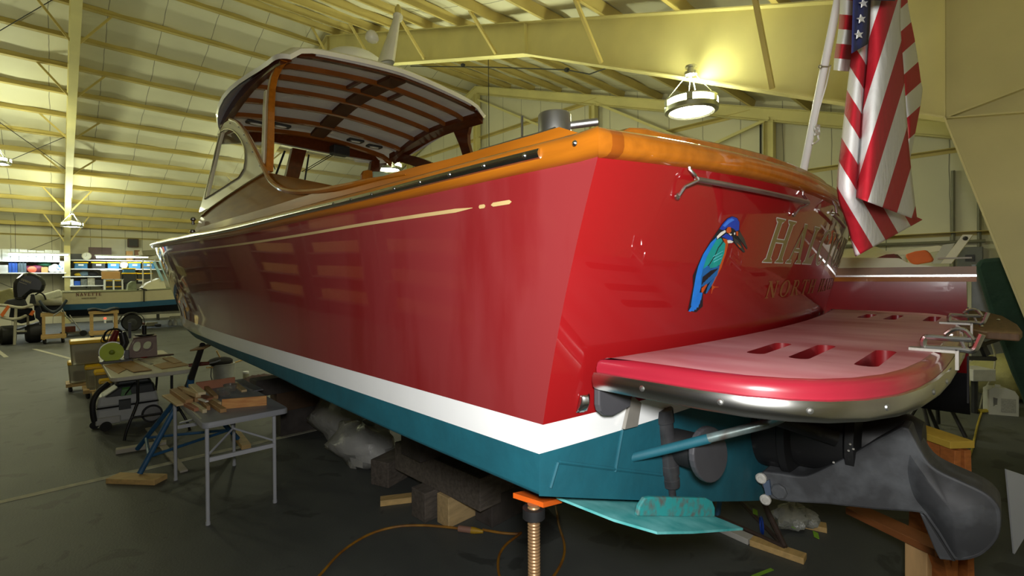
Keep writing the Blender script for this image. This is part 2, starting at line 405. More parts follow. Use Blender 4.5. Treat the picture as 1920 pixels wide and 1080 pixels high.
pipe([(XB-.2, p.y-.2, p.z+.3), (XB-.2, p.y+2.4, p.z+.32)], .03, 'conduit', 'horizontal grey conduit above the electrical box on the wall', mat('grey_pipe', (120, 118, 100)))
# cable run under the ridge beyond the frame, with junction boxes
cb = thing('ceiling_conduit', 'thin ceiling conduit with dark junction boxes under the purlins', 'conduit', (9.0, 7, 0))
P0 = [atX(x, y, 8.6) for x, y in ((770, 124), (920, 126), (1063, 131), (1105, 139), (1140, 127), (1260, 130))]
MB().tube(P0, .014, 6).build('conduit_run', cable, cb)
for q in ((868, 122), (1063, 131)):
    p = atX(*q, 8.6); MB().sphere(p, .07, 10, sc_=(1, 1, .7)).build('junction_box', dark, cb)
pp = [atX(x, y, 6.1) for x, y in ((403, 131), (425, 137), (440, 128), (470, 62), (530, 0))]
tag(MB().tube(smooth_path([atY(x, y, 21.2) for x, y in ((407, 129), (425, 136), (438, 130), (470, 60), (500, 10))], 5), .018, 6).build('ceiling_cable', cable), 'dark cable looping down from the roof purlins at upper left', 'cable')
# painted floor lines
lm = mat('worn_line_paint', (178, 176, 156), .7, var=.22, scale=12)
for a, b in (((-3.0, 6.25), (3.2, 6.4)), ((-.42, 19.5), (.47, 15.7)), ((.5, 15.6), (.62, 11.0)), ((-1.6, 23.0), (-.9, 18.0))):
    d = (V((*b, 0))-V((*a, 0))); n = V((-d.y, d.x, 0)).normalized()*.045
    struct(MB().obox((V((*a, .002))+V((*b, .002)))/2, d/2, n, (0, 0, .002)), 'floor_line_marking', lm, 'worn white line on the floor')
# ------------------------------------------------------------------ pendant lamps
lamp_em = mat('lamp_diffuser', (255, 250, 225), .4, var=0, emis=75.)
lamp_side = mat('lamp_side_lens', (250, 250, 205), .4, var=0, emis=26.)
lamp_al = mat('lamp_aluminium', (176, 178, 160), .35, metal=.9, var=.05)
def make_lamp(loc, label, hang, dia=.66):
    x, y, z = loc; r = dia/2
    t = thing('pendant_lamp', label, 'lamp', loc, 'round high-bay pendant lamps')
    MB().lathe((x, y, z), [(r*.80, 0), (r*.86, -.02), (r, -.0), (r*1.02, .05), (r*1.0, .06)], n=40, cap=False).build('lower_rim', lamp_al, t)
    MB().lathe((x, y, z), [(0.001, .004), (r*.80, .004)], n=40, cap=False).build('diffuser', lamp_em, t)
    MB().lathe((x, y, z), [(r*1.0, .06), (r*.99, .135)], n=40, cap=False).build('side_lens', lamp_side, t)
    mb = MB().lathe((x, y, z), [(r*.99, .135), (r*1.01, .14), (r*1.01, .155), (r*.7, .17), (.06, .2), (.05, .22)], n=40, cap=False)
    for k in range(6):
        a = k*math.pi/3+.4; mb.obox((x+r*1.005*math.cos(a), y+r*1.005*math.sin(a), z+.1), (.012*math.cos(a), .012*math.sin(a), 0), (-.035*math.sin(a), .035*math.cos(a), 0), (0, 0, .045))
    mb.build('top_cover', lamp_al, t)
    for k in range(4):
        a = k*math.pi/2+.6; MB().tube([(x+r*math.cos(a), y+r*math.sin(a), z+.15), (x+.06*math.cos(a), y+.06*math.sin(a), z+.47)], .006, 6).build('cable', chrome, t)
    MB().lathe((x, y, z+.46), [(.04, 0), (.085, .01), (.085, .05), (.05, .06), (.05, .1), (.075, .11), (.075, .13), (.02, .15)], n=16).build('hub', chrome, t)
    if hang: MB().tube([(x, y, z+.6), (x, y, roofz(y)+.02)], .008, 6).build('hanger', cable, t)
    return t
L0 = atX(1296, 205, 6.05)
lamp0 = make_lamp((L0.x, L0.y, L0.z-.03), 'round pendant lamp hung beneath the big cream frame near the flag', False)
LAMPS = [L0]
def more_lamp(loc, label):
    LAMPS.append(V(loc)); return make_lamp(tuple(loc), label, True)
q = atY(135, 425, 25.0); lamp_h = make_lamp((q.x, q.y, q.z), 'round pendant lamp glowing in front of the far column', True); LAMPS.append(q)
q = atX(917, 285, 6.3); more_lamp((q.x, q.y, q.z-.55), 'pendant lamp behind the cockpit board, only its hub showing')
q = atX(728, 318, 6.2); more_lamp(q, 'pendant lamp seen through the arched side window of the boat')
q = atY(-9, 306, 20.0); more_lamp(q, 'pendant lamp at the edge of the picture, mostly cut off')
for i, (x, y) in enumerate(((-3.4, 14.5), (-3.4, 25.5), (6.2, 21))):  # unseen pendants, added out of view to brighten the hall
    more_lamp((x, y, 4.6), 'unseen pendant lamp added for fill light, hanging %s' % ('over the empty aisle, halfway along', 'at the far end of the empty aisle', 'beyond the bow of the boat')[i])
# ================================================================== THE BOAT
B0, CC, KK, K2, ZW = 1.475, .123, .171, .108, -.503
def s_cor(z): return -(KK*(z-ZW)+K2*(z-ZW)**2) if z > ZW else 0.
sheer = dict(h=hb([(-.3, 1.455), (0, 1.475), (2, 1.535), (4, 1.555), (5.5, 1.50), (7, 1.31), (8.3, .99), (9.3, .62), (10, .29), (10.5, .0)]),
             z=hb([(-.3, .301), (0, .297), (.8, .284), (1.6, .281), (2.6, .277), (3.6, .293), (5.6, .345), (8, .47), (10.5, .68)]), e=10.5)
bwl = hb([(-.3, 1.475), (0, 1.475), (2, 1.485), (3.5, 1.46), (5, 1.37), (6.5, 1.12), (7.8, .74), (8.8, .36), (9.4, .13), (9.8, 0)])
wtop = dict(h=bwl, z=hb([(0, -.414), (1.5, -.41), (3, -.41), (6, -.40), (9.8, -.36)]), e=9.8)
wbot = dict(h=bwl, z=hb([(0, -.499), (1.7, -.496), (3, -.498), (5.3, -.503), (9.8, -.47)]), e=9.78)
chine = dict(h=hb([(-.3, 1.475), (0, 1.475), (2, 1.475), (3.5, 1.43), (5, 1.31), (6.3, 1.07), (7.5, .68), (8.4, .31), (9, 0)]),
             z=hb([(0, -.617), (.6, -.612), (1.4, -.595), (2.2, -.574), (3.5, -.568), (5, -.575), (7, -.53), (9, -.42)]), e=9.0)
NS, NT = 44, 30
def rowpts(c, side):      # one fore-and-aft line of the hull, from the transom corner to the stem
    zc = c['z'](0); s0 = s_cor(zc); out = []
    for i in range(NS+1):
        f = i/NS; f = f**1.35; s = s0+(c['e']-s0)*f
        if i == NS: s = c['e']
        w = c['h'](s) if i else B0*.9995
        out.append((s, side*w, c['z'](max(s, s0))))
    return out
def mixrow(a, b, f): return [tuple(p*(1-f)+q*f for p, q in zip(x, y)) for x, y in zip(a, b)]
def tpt(t, z, camber=0.):     # transom surface
    z2 = z+camber*(1-t*t)
    return (s_cor(z2)-CC*(1-t*t), B0*t, z2)
boat = thing('motorboat', 'large red-hulled lobster-style motorboat with varnished rails, resting on timber blocks', 'boat', (OB.x, OB.y, 0))
def hullrows(side):
    A = rowpts(chine, side); B = rowpts(wbot, side); C = rowpts(wtop, side); D = rowpts(sheer, side)
    rows = [A, mixrow(A, B, .5), B, mixrow(B, C, .5), C]
    for i in range(1, 10):
        f = i/10; r = mixrow(C, D, f)
        r = [(s, w, z) for s, w, z in r]
        # follow the raked transom at the corner exactly
        fix = []
        for k, (s, w, z) in enumerate(r):
            kf = max(0, 1-k/10.); fix.append((s+(s_cor(r[0][2])-r[0][0])*kf, w, z))
        rows.append(fix)
    rows.append(D); return rows
mb = MB()
RP = hullrows(-1); RS = hullrows(1)
def toW(r): return [bp(*p) for p in r]
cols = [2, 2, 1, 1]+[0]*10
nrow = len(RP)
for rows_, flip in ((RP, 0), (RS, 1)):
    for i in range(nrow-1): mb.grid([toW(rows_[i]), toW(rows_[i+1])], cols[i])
    # bottom to the keel
    kz = hb([(0, -1.08), (4, -1.07), (6.5, -1.0), (8, -.82), (9, -.44)])
    keel = [(s, 0, kz(s)) for s, w, z in rows_[0]]
    mb.grid([toW(keel), toW(mixrow(keel, rows_[0], .5)), toW(rows_[0])], 2)
# transom
trows = []
for i in range(nrow):
    zc = RP[i][0][2]; f = max(0, (i-4)/10)
    trows.append([bp(*tpt(-1+2*k/NT, zc, .045*f)) for k in range(NT+1)])
for i in range(nrow-1):
    mb.grid([trows[i], trows[i+1]], cols[i] if cols[i] else 3)
kb = [bp(*(lambda p: (p[0], p[1], -.617-.463*(1-abs(t))))(tpt(t, -.617))) for t in [-1+2*k/NT for k in range(NT+1)]]
mb.grid([kb, trows[0]], 2)
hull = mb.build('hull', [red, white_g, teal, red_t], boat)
md = hull.modifiers.new('bev', 'BEVEL'); md.width = .012; md.segments = 3; md.limit_method = 'ANGLE'; md.angle_limit = R(35)
# cove stripe: long dash, dot and short dash in gold, lying on the topsides
def side_pt(s, z, off=.002, side=-1):
    c0 = .0; zt = wtop['z'](max(0, s)); zs_ = sheer['z'](s); f = (z-zt)/(zs_-zt)
    w = bwl(s)*(1-f)+sheer['h'](s)*f
    # the station slides along the raked ends, so this stays a hair outside
    return bp(s, side*(w+off), z)
def hit_side(x, y):
    r = ray(x, y); lo, hi = .3, 9.
    best = None
    t = .8
    while t < 12:
        q = EYE+r*t-OH; s, w, z = q.dot(FV), q.dot(SV), q.z
        if -.2 < s < 10:
            zt = wtop['z'](max(0, s)); zs_ = sheer['z'](s); f = (z-zt)/(zs_-zt); wd = bwl(s)*(1-f)+sheer['h'](s)*f
            if -w < wd: return s, z
        t += .004
    return s, z
def stripe(pts, hgt, name='cove_stripe'):
    mid = [hit_side(*p) for p in pts]
    f = hb(sorted(mid)); s0, s1 = min(m_[0] for m_ in mid), max(m_[0] for m_ in mid)
    n = max(10, int((s1-s0)/.08)); rows = [[], []]
    for i in range(n+1):
        s = s0+(s1-s0)*i/n; e = min((s-s0), (s1-s)); r = hgt/2
        hh = r*math.sqrt(max(.02, 1-max(0, 1-e/r)**2)) if e < r else r
        rows[0].append(side_pt(s, f(s)-hh)); rows[1].append(side_pt(s, f(s)+hh))
    return MB().grid(rows).build(name, gold, boat)
stripe([(888, 390), (860, 394.5), (800, 403), (700, 418), (570, 440), (480, 454), (437, 460), (380, 467), (317, 474)], .0125)
stripe([(899, 388.3), (911, 386.4)], .012, 'cove_dot'); stripe([(922.5, 384.6), (941, 381.6), (961, 378.4)], .0125, 'cove_dash')
# rub rail swept along the sheer and round the stern
def rail_path(side):
    pts = rowpts(sheer, side); return pts
def offset_path(P_, o, dz):      # P_: (s,w,z) list; offset outward in plan
    out = []
    n = len(P_)
    for i, (s, w, z) in enumerate(P_):
        a = P_[max(0, i-1)]; b = P_[min(n-1, i+1)]; d = V((b[0]-a[0], b[1]-a[1])); d.normalize()
        nn = V((-d.y, d.x)); out.append((s+nn.x*o, w+nn.y*o, z+dz))
    return out
portp = rowpts(sheer, -1)[::-1]; stern = [tpt(-1+2*k/NT, .297, .045) for k in range(NT+1)]; stbp = rowpts(sheer, 1)
# outline runs stem -> port quarter -> stern -> starboard quarter -> stem; outward is to the right hand
RAILPROF = [(-.01, -.004), (.018, -.003), (.032, .006), (.037, .02), (.036, .044), (.028, .058), (.014, .067), (-.05, .072), (-.05, -.004)]
stern = [tpt(t, .297, .045) for t in [-1, -.992, -.964, -.93]+[-1+2*k/NT for k in range(2, NT-1)]+[.93, .964, .992, 1]]
FULL = portp+stern[1:-1]+stbp; MIT = []
for i_, (s_, w_, z_) in enumerate(FULL):
    a_ = FULL[max(0, i_-1)]; b_2 = FULL[min(len(FULL)-1, i_+1)]; dd = []
    for p_, q_ in ((a_, FULL[i_]), (FULL[i_], b_2)):
        d_ = V((q_[0]-p_[0], q_[1]-p_[1]))
        if d_.length > 1e-7: d_.normalize(); dd.append(V((-d_.y, d_.x)))
    n_ = sum(dd, V((0, 0))); n_.normalize(); MIT.append(n_/max(.6, n_.dot(dd[0])))
NP_ = len(portp)
def sweep(path, prof, name, m_, sgn, parent=boat, cap=True):
    k0 = min(range(len(FULL)), key=lambda i: abs(FULL[i][0]-path[0][0])+abs(FULL[i][1]-path[0][1])+abs(FULL[i][2]-path[0][2]))
    rows = [[bp(s_+MIT[k0+i].x*o, w_+MIT[k0+i].y*o, z_+dz) for i, (s_, w_, z_) in enumerate(path)] for o, dz in prof]
    mb = MB(); mb.grid(rows+[rows[0]])
    if cap: mb.add([r[0] for r in rows], [tuple(range(len(rows)))]); mb.add([r[-1] for r in rows], [tuple(range(len(rows)))])
    return mb.build(name, m_, parent)
sweep(portp, RAILPROF, 'port_rub_rail', varnish, 1); sweep(stern[2:-2], RAILPROF, 'stern_rub_rail', varnish, 1); cornerm = mat('dark_corner_teak', (128, 66, 14), .3, var=.25, coat=.8, spec=.1); sweep(stern[1:3], RAILPROF, 'rail_corner_block', cornerm, 1); sweep(stern[-3:-1], RAILPROF, 'rail_corner_block', cornerm, 1); sweep(stern[:2], RAILPROF, 'rail_corner_cap', varnish, 1); sweep(stern[-2:], RAILPROF, 'rail_corner_cap', varnish, 1); sweep(stbp, RAILPROF, 'starboard_rub_rail', varnish, 1)
SSP = [(.034, .016), (.043, .019), (.048, .028), (.048, .034), (.043, .043), (.034, .046)]
pp_ = [p for p in portp if p[0] > -.13]
sst = sweep(pp_, SSP, 'stainless_rub_strip', chrome, 1)
sp_ = hb(sorted((p[0], p[1]) for p in portp))
mbs = MB()
for px, py in ((1076, 273), (983, 296), (906.5, 315), (842, 331), (786, 345), (738, 357), (695.5, 368), (657, 376.5), (624, 385)):
    s, w, z = ib(px, py, 'w', -1.54); s = ib(px, py, 'w', sp_(s)-.048)[0]
    c = bp(s, sp_(s)-.047, sheer['z'](s)+.031); mbs = MB().lathe(c, [(.0001, .006), (.005, .004), (.0075, 0)], axis=-SV, n=12); mbs.build('screw_head', chrome, sst)
# dark end-grain cap at the quarter
# decks
mb = MB(); deck = []
for i in range(NS+1):
    a = rowpts(sheer, -1)[i]; deck.append([bp(a[0], a[1]*(1-2*j/10)*.985, a[2]+.066) for j in range(11)])
cut = [i for i in range(NS+1) if rowpts(sheer, -1)[i][0] > 5.2]
mb.grid(deck[cut[0]:]); mb.build('foredeck', white_g, boat)
# cockpit coaming board along the port side (traced heights, 22 mm thick, tapering into the cabin side)
def wall_strip(pts, w, th, zlow, name, m_, parent=boat, side=-1, bevel=.004):
    P_ = [ib(x, y, 'w', w) for x, y in pts]; P_ = sorted(P_)
    f = hb([(p[0], p[2]) for p in P_]); n = 50; s0, s1 = P_[0][0], P_[-1][0]
    top = [(s0+(s1-s0)*i/n) for i in range(n+1)]
    poly = [bp(s, w, f(s)) for s in top]+[bp(s, w, zlow(s)) for s in reversed(top)]
    mb = MB()
    for i in range(n):
        s, t = top[i], top[i+1]
        mb.prism([bp(s, w, zlow(s)), bp(t, w, zlow(t)), bp(t, w, f(t)), bp(s, w, f(s))], SV*th)
    return mb.build(name, m_, parent, bevel=0)
WC = -1.40
coam = wall_strip([(1094, 252), (1085, 246), (1070, 243), (1056, 238), (1046, 238.5), (1030, 244), (1010, 250), (960, 264), (895, 282.5), (838, 299), (782, 312), (700, 335), (636, 349), (573, 367), (499, 390), (430, 410), (373, 427)], WC, .03, lambda s: sheer['z'](s)+.05, 'cockpit_coaming', varnish)
MB().tube([bp(*(lambda p: (p[0], p[1]+.012, p[2]+.002))(ib(x, y, 'w', WC))) for x, y in ((1036, 241), (1022, 246), (1003, 251.5), (960, 263.5), (930, 272.5), (895, 282))], .006, 8).build('coaming_cap', brushed, boat)
# starboard coaming
mb = MB()
for i in range(40):
    s, t = -.02+i*.14, -.02+(i+1)*.14
    mb.prism([bp(s, 1.36, .34), bp(t, 1.36, .34), bp(t, 1.36, .43), bp(s, 1.36, .43)], SV*.03)
mb.build('starboard_coaming', varnish, boat)
# stern coaming board: inside the rail, curved like the transom
gst = lambda s, w, z: s-(s_cor(.3)-CC*(1-min(1, (w/B0)**2))+.075)
zpts = [isect(x, y, gst) for x, y in ((1153, 254), (1164, 248), (1174, 242), (1186, 238), (1240, 246.5), (1331, 264), (1435, 289), (1495, 311), (1545, 337))]
zpl = sorted((p[1], p[2]) for p in zpts); zpl = [(-1.475, zpl[0][1]-.02)]+zpl
zpl += [(max(zpl[-1][0]+.2, 1.0), zpl[-1][1]-.012), (1.45, zpl[-1][1]-.05)]; print('zst', zpl)
zst = hb(zpl)
rows = []
for k in range(41):
    t = -.945+1.89*k/40; s = s_cor(.3)-CC*(1-t*t)+.075
    rows.append([bp(s, B0*t, .34), bp(s, B0*t, zst(B0*t)-.006), bp(s+.006, B0*t, zst(B0*t)), bp(s+.05, B0*t, zst(B0*t)), bp(s+.05, B0*t, .34)])
MB().grid(rows).build('stern_coaming', varnish, boat)
MB().grid([[bp(s_cor(.3)-CC*(1-t*t)-.0, B0*t*.99, .365+.045*(1-t*t)), bp(s_cor(.3)-CC*(1-t*t)+.11, B0*t*.99, .37+.045*(1-t*t))] for t in [-1+k/15 for k in range(31)]]).build('stern_deck', varnish, boat)
# mooring bitt on the coaming
q = ib(1040, 246, 'w', -1.30)
bt = MB().lathe(bp(q[0], -1.30, q[2]-.03), [(.052, 0), (.052, .078), (.049, .083), (.0001, .085)], n=32).build('mooring_bitt', brushed, boat)
MB().tube([bp(q[0], -1.30, q[2]+.012), bp(q[0]-.10, -1.21, q[2]+.026)], .0125, 12).build('bitt_horn', brushed, bt)
MB().tube([bp(q[0]+.085, -1.36, q[2]-.01), bp(q[0]+.085, -1.36, q[2]+.055)], .004, 6).build('bitt_guard', chrome, bt)
# transom surface survey and decals
def hit_transom(x, y, off=0.):
    r = ray(x, y); t = .7
    while t < 6:
        q = EYE+r*t-OH; s, w, z = q.dot(FV), q.dot(SV), q.z
        if abs(w) < B0 and s > tpt(w/B0, z)[0]: return (w, z)
        t += .001
    return (w, z)
def ton(w, z, off=.0015):
    t = w/B0; s, _, _ = tpt(t, z); n = V((-1, 0)); d = 2*CC*t/B0; nn = V((-1, d)).normalized()
    return bp(s+nn.x*off, w+nn.y*off, z)
def refine(poly, mx=.03):
    out = []
    for i, p in enumerate(poly):
        q = poly[(i+1) % len(poly)]; d = math.hypot(q[0]-p[0], q[1]-p[1]); k = max(1, int(d/mx))
        for j in range(k): out.append((p[0]+(q[0]-p[0])*j/k, p[1]+(q[1]-p[1])*j/k))
    return out
def decal(mb, poly, off, mi=0):        # flat shape in (w, z) laid on the curved transom
    b = bmesh.new(); vs = [b.verts.new((p[0], p[1], 0)) for p in refine(poly)]
    try: f = b.faces.new(vs)
    except ValueError: b.free(); return
    bmesh.ops.triangulate(b, faces=[f], ngon_method='EAR_CLIP')
    for _ in range(3):
        le = [e for e in b.edges if e.calc_length() > .035]
        if not le: break
        bmesh.ops.subdivide_edges(b, edges=le, cuts=1); bmesh.ops.triangulate(b, faces=b.faces[:])
    b.verts.index_update()
    vv = [ton(v.co.x, v.co.y, off) for v in b.verts]; ff = [[v.index for v in fc.verts] for fc in b.faces]
    mb.add(vv, ff, mi); b.free()
def pxdecal(mb, pts, off, mi=0, ox=0., oy=0., k=1.): decal(mb, [hit_transom(ox+x/k, oy+y/k) for x, y in pts], off, mi)
# serif capitals as outlines in a unit box: polygons per letter (w = width)
def stem(x, w, y0=0, y1=1): return [(x-w/2, y0), (x+w/2, y0), (x+w/2, y1), (x-w/2, y1)]
def serif(x, y, w, up): h = .035*(1 if up else -1); return [(x-w/2, y), (x+w/2, y), (x+w/2, y+h), (x+w/2*.55, y+h*2), (x-w/2*.55, y+h*2), (x-w/2, y+h)]
def diag(x0, y0, x1, y1, w): return [(x0-w/2, y0), (x0+w/2, y0), (x1+w/2, y1), (x1-w/2, y1)]
def ring(cx, cy, rx, ry, wt, a0=0, a1=360, n=28):
    o = [(cx+rx*math.cos(R(a0+(a1-a0)*i/n)), cy+ry*math.sin(R(a0+(a1-a0)*i/n))) for i in range(n+1)]
    q = [(cx+(rx-wt)*math.cos(R(a0+(a1-a0)*i/n)), cy+(ry-.06)*math.sin(R(a0+(a1-a0)*i/n))) for i in range(n+1)]
    return o, q
def letter(ch, T=.15, t=.075):
    S = []; W = .7
    def dbl(xs):
        for x, w in xs: S.append(stem(x, w)); S.append(serif(x, 0, w+.17, True)); S.append(serif(x, 1, w+.17, False))
    if ch == 'H': dbl([(.16, T), (.62, T)]); S.append([(.16, .47), (.62, .47), (.62, .54), (.16, .54)]); W = .78
    elif ch == 'A':
        S += [diag(.13, 0, .37, 1, t), diag(.62, 0, .38, 1, T), [(.2, .3), (.56, .3), (.54, .37), (.22, .37)], serif(.13, 0, .24, True), serif(.62, 0, .3, True)]; W = .76
    elif ch == 'L': dbl([(.16, T)]); S += [[(.1, 0), (.56, 0), (.58, .28), (.54, .28), (.46, .07), (.1, .07)]]; W = .6
    elif ch == 'E':
        dbl([(.16, T)]); S += [[(.1, 0), (.56, 0), (.6, .26), (.55, .26), (.47, .07), (.1, .07)], [(.1, 1), (.55, 1), (.56, .76), (.52, .76), (.46, .93), (.1, .93)], [(.16, .48), (.42, .48), (.42, .55), (.16, .55)], [(.4, .4), (.44, .4), (.44, .63), (.4, .63)]]; W = .64
    elif ch == 'T': S += [stem(.36, T), serif(.36, 0, .3, True), [(.02, 1), (.7, 1), (.72, .74), (.68, .74), (.62, .93), (.1, .93), (.04, .74), (0, .74)]]; W = .72
    elif ch == 'N': S += [stem(.15, t), stem(.6, t), diag(.6, 0, .13, 1, T), serif(.15, 0, .22, True), serif(.13, 1, .26, False), serif(.6, 1, .22, False)]; W = .74
    elif ch == 'V': S += [diag(.36, 0, .13, 1, T), diag(.36, 0, .6, 1, t), serif(.13, 1, .28, False), serif(.6, 1, .22, False)]; W = .72
    elif ch == 'Y': S += [stem(.36, T, 0, .46), diag(.36, .42, .12, 1, T), diag(.36, .42, .6, 1, t), serif(.36, 0, .3, True), serif(.12, 1, .28, False), serif(.6, 1, .22, False)]; W = .72
    elif ch in 'OC':
        a0, a1 = (0, 360) if ch == 'O' else (40, 322)
        o, q = ring(.38, .5, .35, .52, T, a0, a1)
        for i in range(len(o)-1): S.append([o[i], o[i+1], q[i+1], q[i]])
        if ch == 'C': S.append([(.62, .66), (.67, .66), (.67, .95), (.62, .86)])
        W = .76 if ch == 'O' else .7
    elif ch == 'R':
        dbl([(.16, T)])
        o, q = ring(.34, .74, .22, .26, T*.8, -90, 90, 14)
        for i in range(len(o)-1): S.append([o[i], o[i+1], q[i+1], q[i]])
        S += [[(.16, .94), (.36, .94), (.36, 1), (.16, 1)], [(.16, .48), (.36, .48), (.36, .54), (.16, .54)], diag(.62, 0, .36, .5, T), serif(.64, 0, .2, True)]; W = .72
    elif ch == ' ': W = .4
    return S, W
def layout(text, gap=.12):
    out = []; x = 0
    for ch in text:
        S, W = letter(ch); out += [[(a+x, b) for a, b in p] for p in S]; x += W+gap
    return out, x-gap
def grow(p, d):
    cx = sum(a for a, b in p)/len(p); cy = sum(b for a, b in p)/len(p)
    # push outward along the bounding directions
    return [(a+(d if a > cx else -d), b+(d if b > cy else -d)) for a, b in p]
let_f = mat('gold_green_lettering', (128, 116, 66), .4, var=.06); let_o = mat('silver_lettering_edge', (196, 198, 190), .35, var=.03)
wA, zA = hit_transom(1427, 491); wB, zB = hit_transom(1450, 408); wE, zE = hit_transom(1572, 496)
polys, TW = layout('HALCYONE')
w0, w1 = wA+.012, max(wE+.13, wA+.9); hz = zB-zA
kx = (w1-w0)/TW
mb = MB()
for p in polys: decal(mb, [(w0+a*kx, zA+b*hz) for a, b in grow(p, .022)], .0012, 0)
for i, p in enumerate(polys): decal(mb, [(w0+a*kx, zA+b*hz) for a, b in p], .0020, 1)
mb.build('name_lettering', [let_o, let_f], boat)
wN, zN = hit_transom(1431, 560); wM, zM = hit_transom(1436, 527)
polys, TW = layout('NORTH HAVEN', .16); kx = (w1-.02-wN)/TW
mb = MB()
for p in polys: decal(mb, [(wN+a*kx, zN+b*(zM-zN)) for a, b in p], .0016)
mb.build('hailing_port_lettering', mat('dull_gold_lettering', (134, 84, 44), .4, var=.05), boat)
# painted kingfisher
KC = dict(blue=(28, 120, 214), deep=(30, 62, 168), tealb=(22, 150, 142), mid=(26, 96, 160), orange=(190, 78, 26), white=(226, 226, 216), beak=(58, 56, 52), blk=(26, 28, 34), pale=(110, 206, 220), lt=(60, 120, 220))
km = [mat('kingfisher_'+k, v, .35, var=.10, scale=30) for k, v in KC.items()]; ki = {k: i for i, k in enumerate(KC)}
mb = MB(); KS = 4.694
def kf(col, pts, lay): pxdecal(mb, pts, .0012+.0006*lay, ki[col], 1260, 370, KS)
kf('blk', [(410, 275), (440, 230), (480, 185), (525, 165), (570, 180), (592, 220), (590, 290), (625, 355), (662, 445), (655, 460), (600, 385), (640, 480), (625, 488), (590, 455), (540, 400), (500, 405), (475, 470), (440, 600), (380, 720), (345, 795), (290, 855), (270, 840), (268, 960), (210, 1012), (135, 1000), (180, 780), (180, 690), (215, 610), (260, 510), (330, 390)], 0)
kf('orange', [(440, 362), (475, 368), (492, 400), (470, 500), (430, 620), (390, 700), (350, 778), (330, 790), (400, 640), (445, 500), (462, 410)], 1)
kf('deep', [(413, 280), (440, 236), (485, 188), (525, 170), (566, 184), (588, 222), (584, 290), (556, 298), (540, 278), (515, 268), (490, 258), (450, 290)], 1)
kf('lt', [(440, 250), (485, 200), (520, 185), (545, 200), (500, 225), (460, 262)], 2)
kf('orange', [(470, 290), (485, 262), (510, 262), (516, 300), (500, 318), (475, 310)], 2)
kf('white', [(388, 345), (420, 310), (462, 288), (468, 306), (430, 335), (392, 368)], 2)
kf('deep', [(430, 350), (470, 318), (500, 335), (525, 345), (532, 380), (490, 378), (455, 356)], 2)
kf('white', [(478, 378), (505, 376), (533, 390), (520, 402), (482, 404)], 3)
kf('white', [(488, 318), (520, 322), (510, 338)], 3); kf('white', [(536, 312), (550, 310), (548, 330), (538, 330)], 3)
kf('orange', [(556, 302), (576, 300), (574, 340), (560, 338)], 3)
kf('beak', [(572, 345), (586, 298), (628, 360), (658, 448), (650, 452), (600, 380)], 2)
kf('beak', [(532, 352), (575, 380), (600, 420), (632, 476), (622, 480), (590, 448), (545, 398)], 2)
kf('orange', [(560, 402), (590, 425), (604, 445), (585, 440)], 3)
kf('blue', [(388, 350), (335, 400), (270, 500), (225, 610), (205, 690), (190, 790), (160, 955), (185, 950), (240, 830), (255, 690), (262, 620), (300, 520), (350, 430), (385, 372)], 1)
kf('tealb', [(386, 372), (425, 358), (440, 385), (400, 440), (370, 510), (320, 590), (265, 632), (300, 525), (345, 440)], 2)
kf('tealb', [(400, 440), (445, 390), (465, 410), (455, 490), (420, 590), (380, 615), (330, 625), (320, 595), (372, 510)], 2)
kf('blk', [(398, 440), (446, 392), (444, 398), (404, 446), (374, 515), (322, 597), (318, 592), (370, 508)], 3)
kf('mid', [(266, 632), (320, 600), (335, 628), (415, 600), (390, 690), (300, 770), (248, 790), (250, 700)], 2)
kf('mid', [(380, 700), (350, 760), (300, 845), (288, 845), (305, 790), (330, 745)], 3)
for k in range(5): kf('blk', [(262+22*k, 700-14*k), (340+14*k, 640-4*k), (343+14*k, 644-4*k), (256+22*k, 770-22*k), (252+22*k, 768-22*k)], 3)
for k in range(3): kf('pale', [(350+3*k, 520+24*k), (440-6*k, 470+30*k), (441-6*k, 474+30*k), (352+3*k, 525+24*k)], 4)
kf('orange', [(252, 800), (300, 760), (300, 775), (262, 842), (252, 835)], 3)
kf('orange', [(345, 790), (352, 775), (372, 785), (404, 788), (404, 793), (372, 794), (352, 815), (344, 848), (340, 848)], 1)
for k in range(6):
    a = k/5; kf('blue', [(236+4*k, 838), (242+4*k, 838), (162+26*k-14*a*a*3, 1006-9*k*k*.45), (140+24*k-10*a*a*3, 1004-9*k*k*.45)], 1+(k % 2))
mb.build('kingfisher_painting', km, boat)
# davit rods under the stern rail
def rod(name, a, b, f0):
    A = ib(*a, 's', 0); 
    wa, za = hit_transom(*a); wb_, zb_ = hit_transom(*b)
    n = 12; pts = [ton(wa+(wb_-wa)*i/n, za+(zb_-za)*i/n, .035) for i in range(n+1)]
    o = MB().tube(pts, .0085, 10).build(name, brushed, boat)
    for (w, z) in ((wa, za), (wb_, zb_)):
        m2 = MB().tube([ton(w-.02, z+.055, .004), ton(w-.018, z+.03, .012), ton(w, z+.012, .026), ton(w, z-.004, .038), ton(w-.025, z-.02, .02), ton(w-.03, z-.045, .012)], .0055, 8)
        m2.lathe(ton(w-.02, z+.058, -.002), [(.011, 0), (.011, .006), (.006, .01)], axis=-FV, n=12); m2.lathe(ton(w-.03, z-.047, .004), [(.011, 0), (.011, .006), (.006, .01)], axis=-FV, n=12)
        m2.build('bracket', chrome, o)
    return o
rod('stern_rod', (1286, 340), (1497, 381), 0)
wq, zq = hit_transom(1545, 402)
rd2 = MB().tube([ton(wq+i*.05, zq+.0-.004*i, .035) for i in range(9)], .0085, 10).build('stern_rod', brushed, boat)
MB().tube([ton(wq-.02, zq+.07, .01), ton(wq-.015, zq+.03, .04), ton(wq-.01, zq+.005, .05), ton(wq+.05, zq, .05)], .0055, 8).tube([ton(wq-.07, zq, .03), ton(wq+.07, zq-.002, .05)], .005, 8).build('bracket', chrome, rd2)
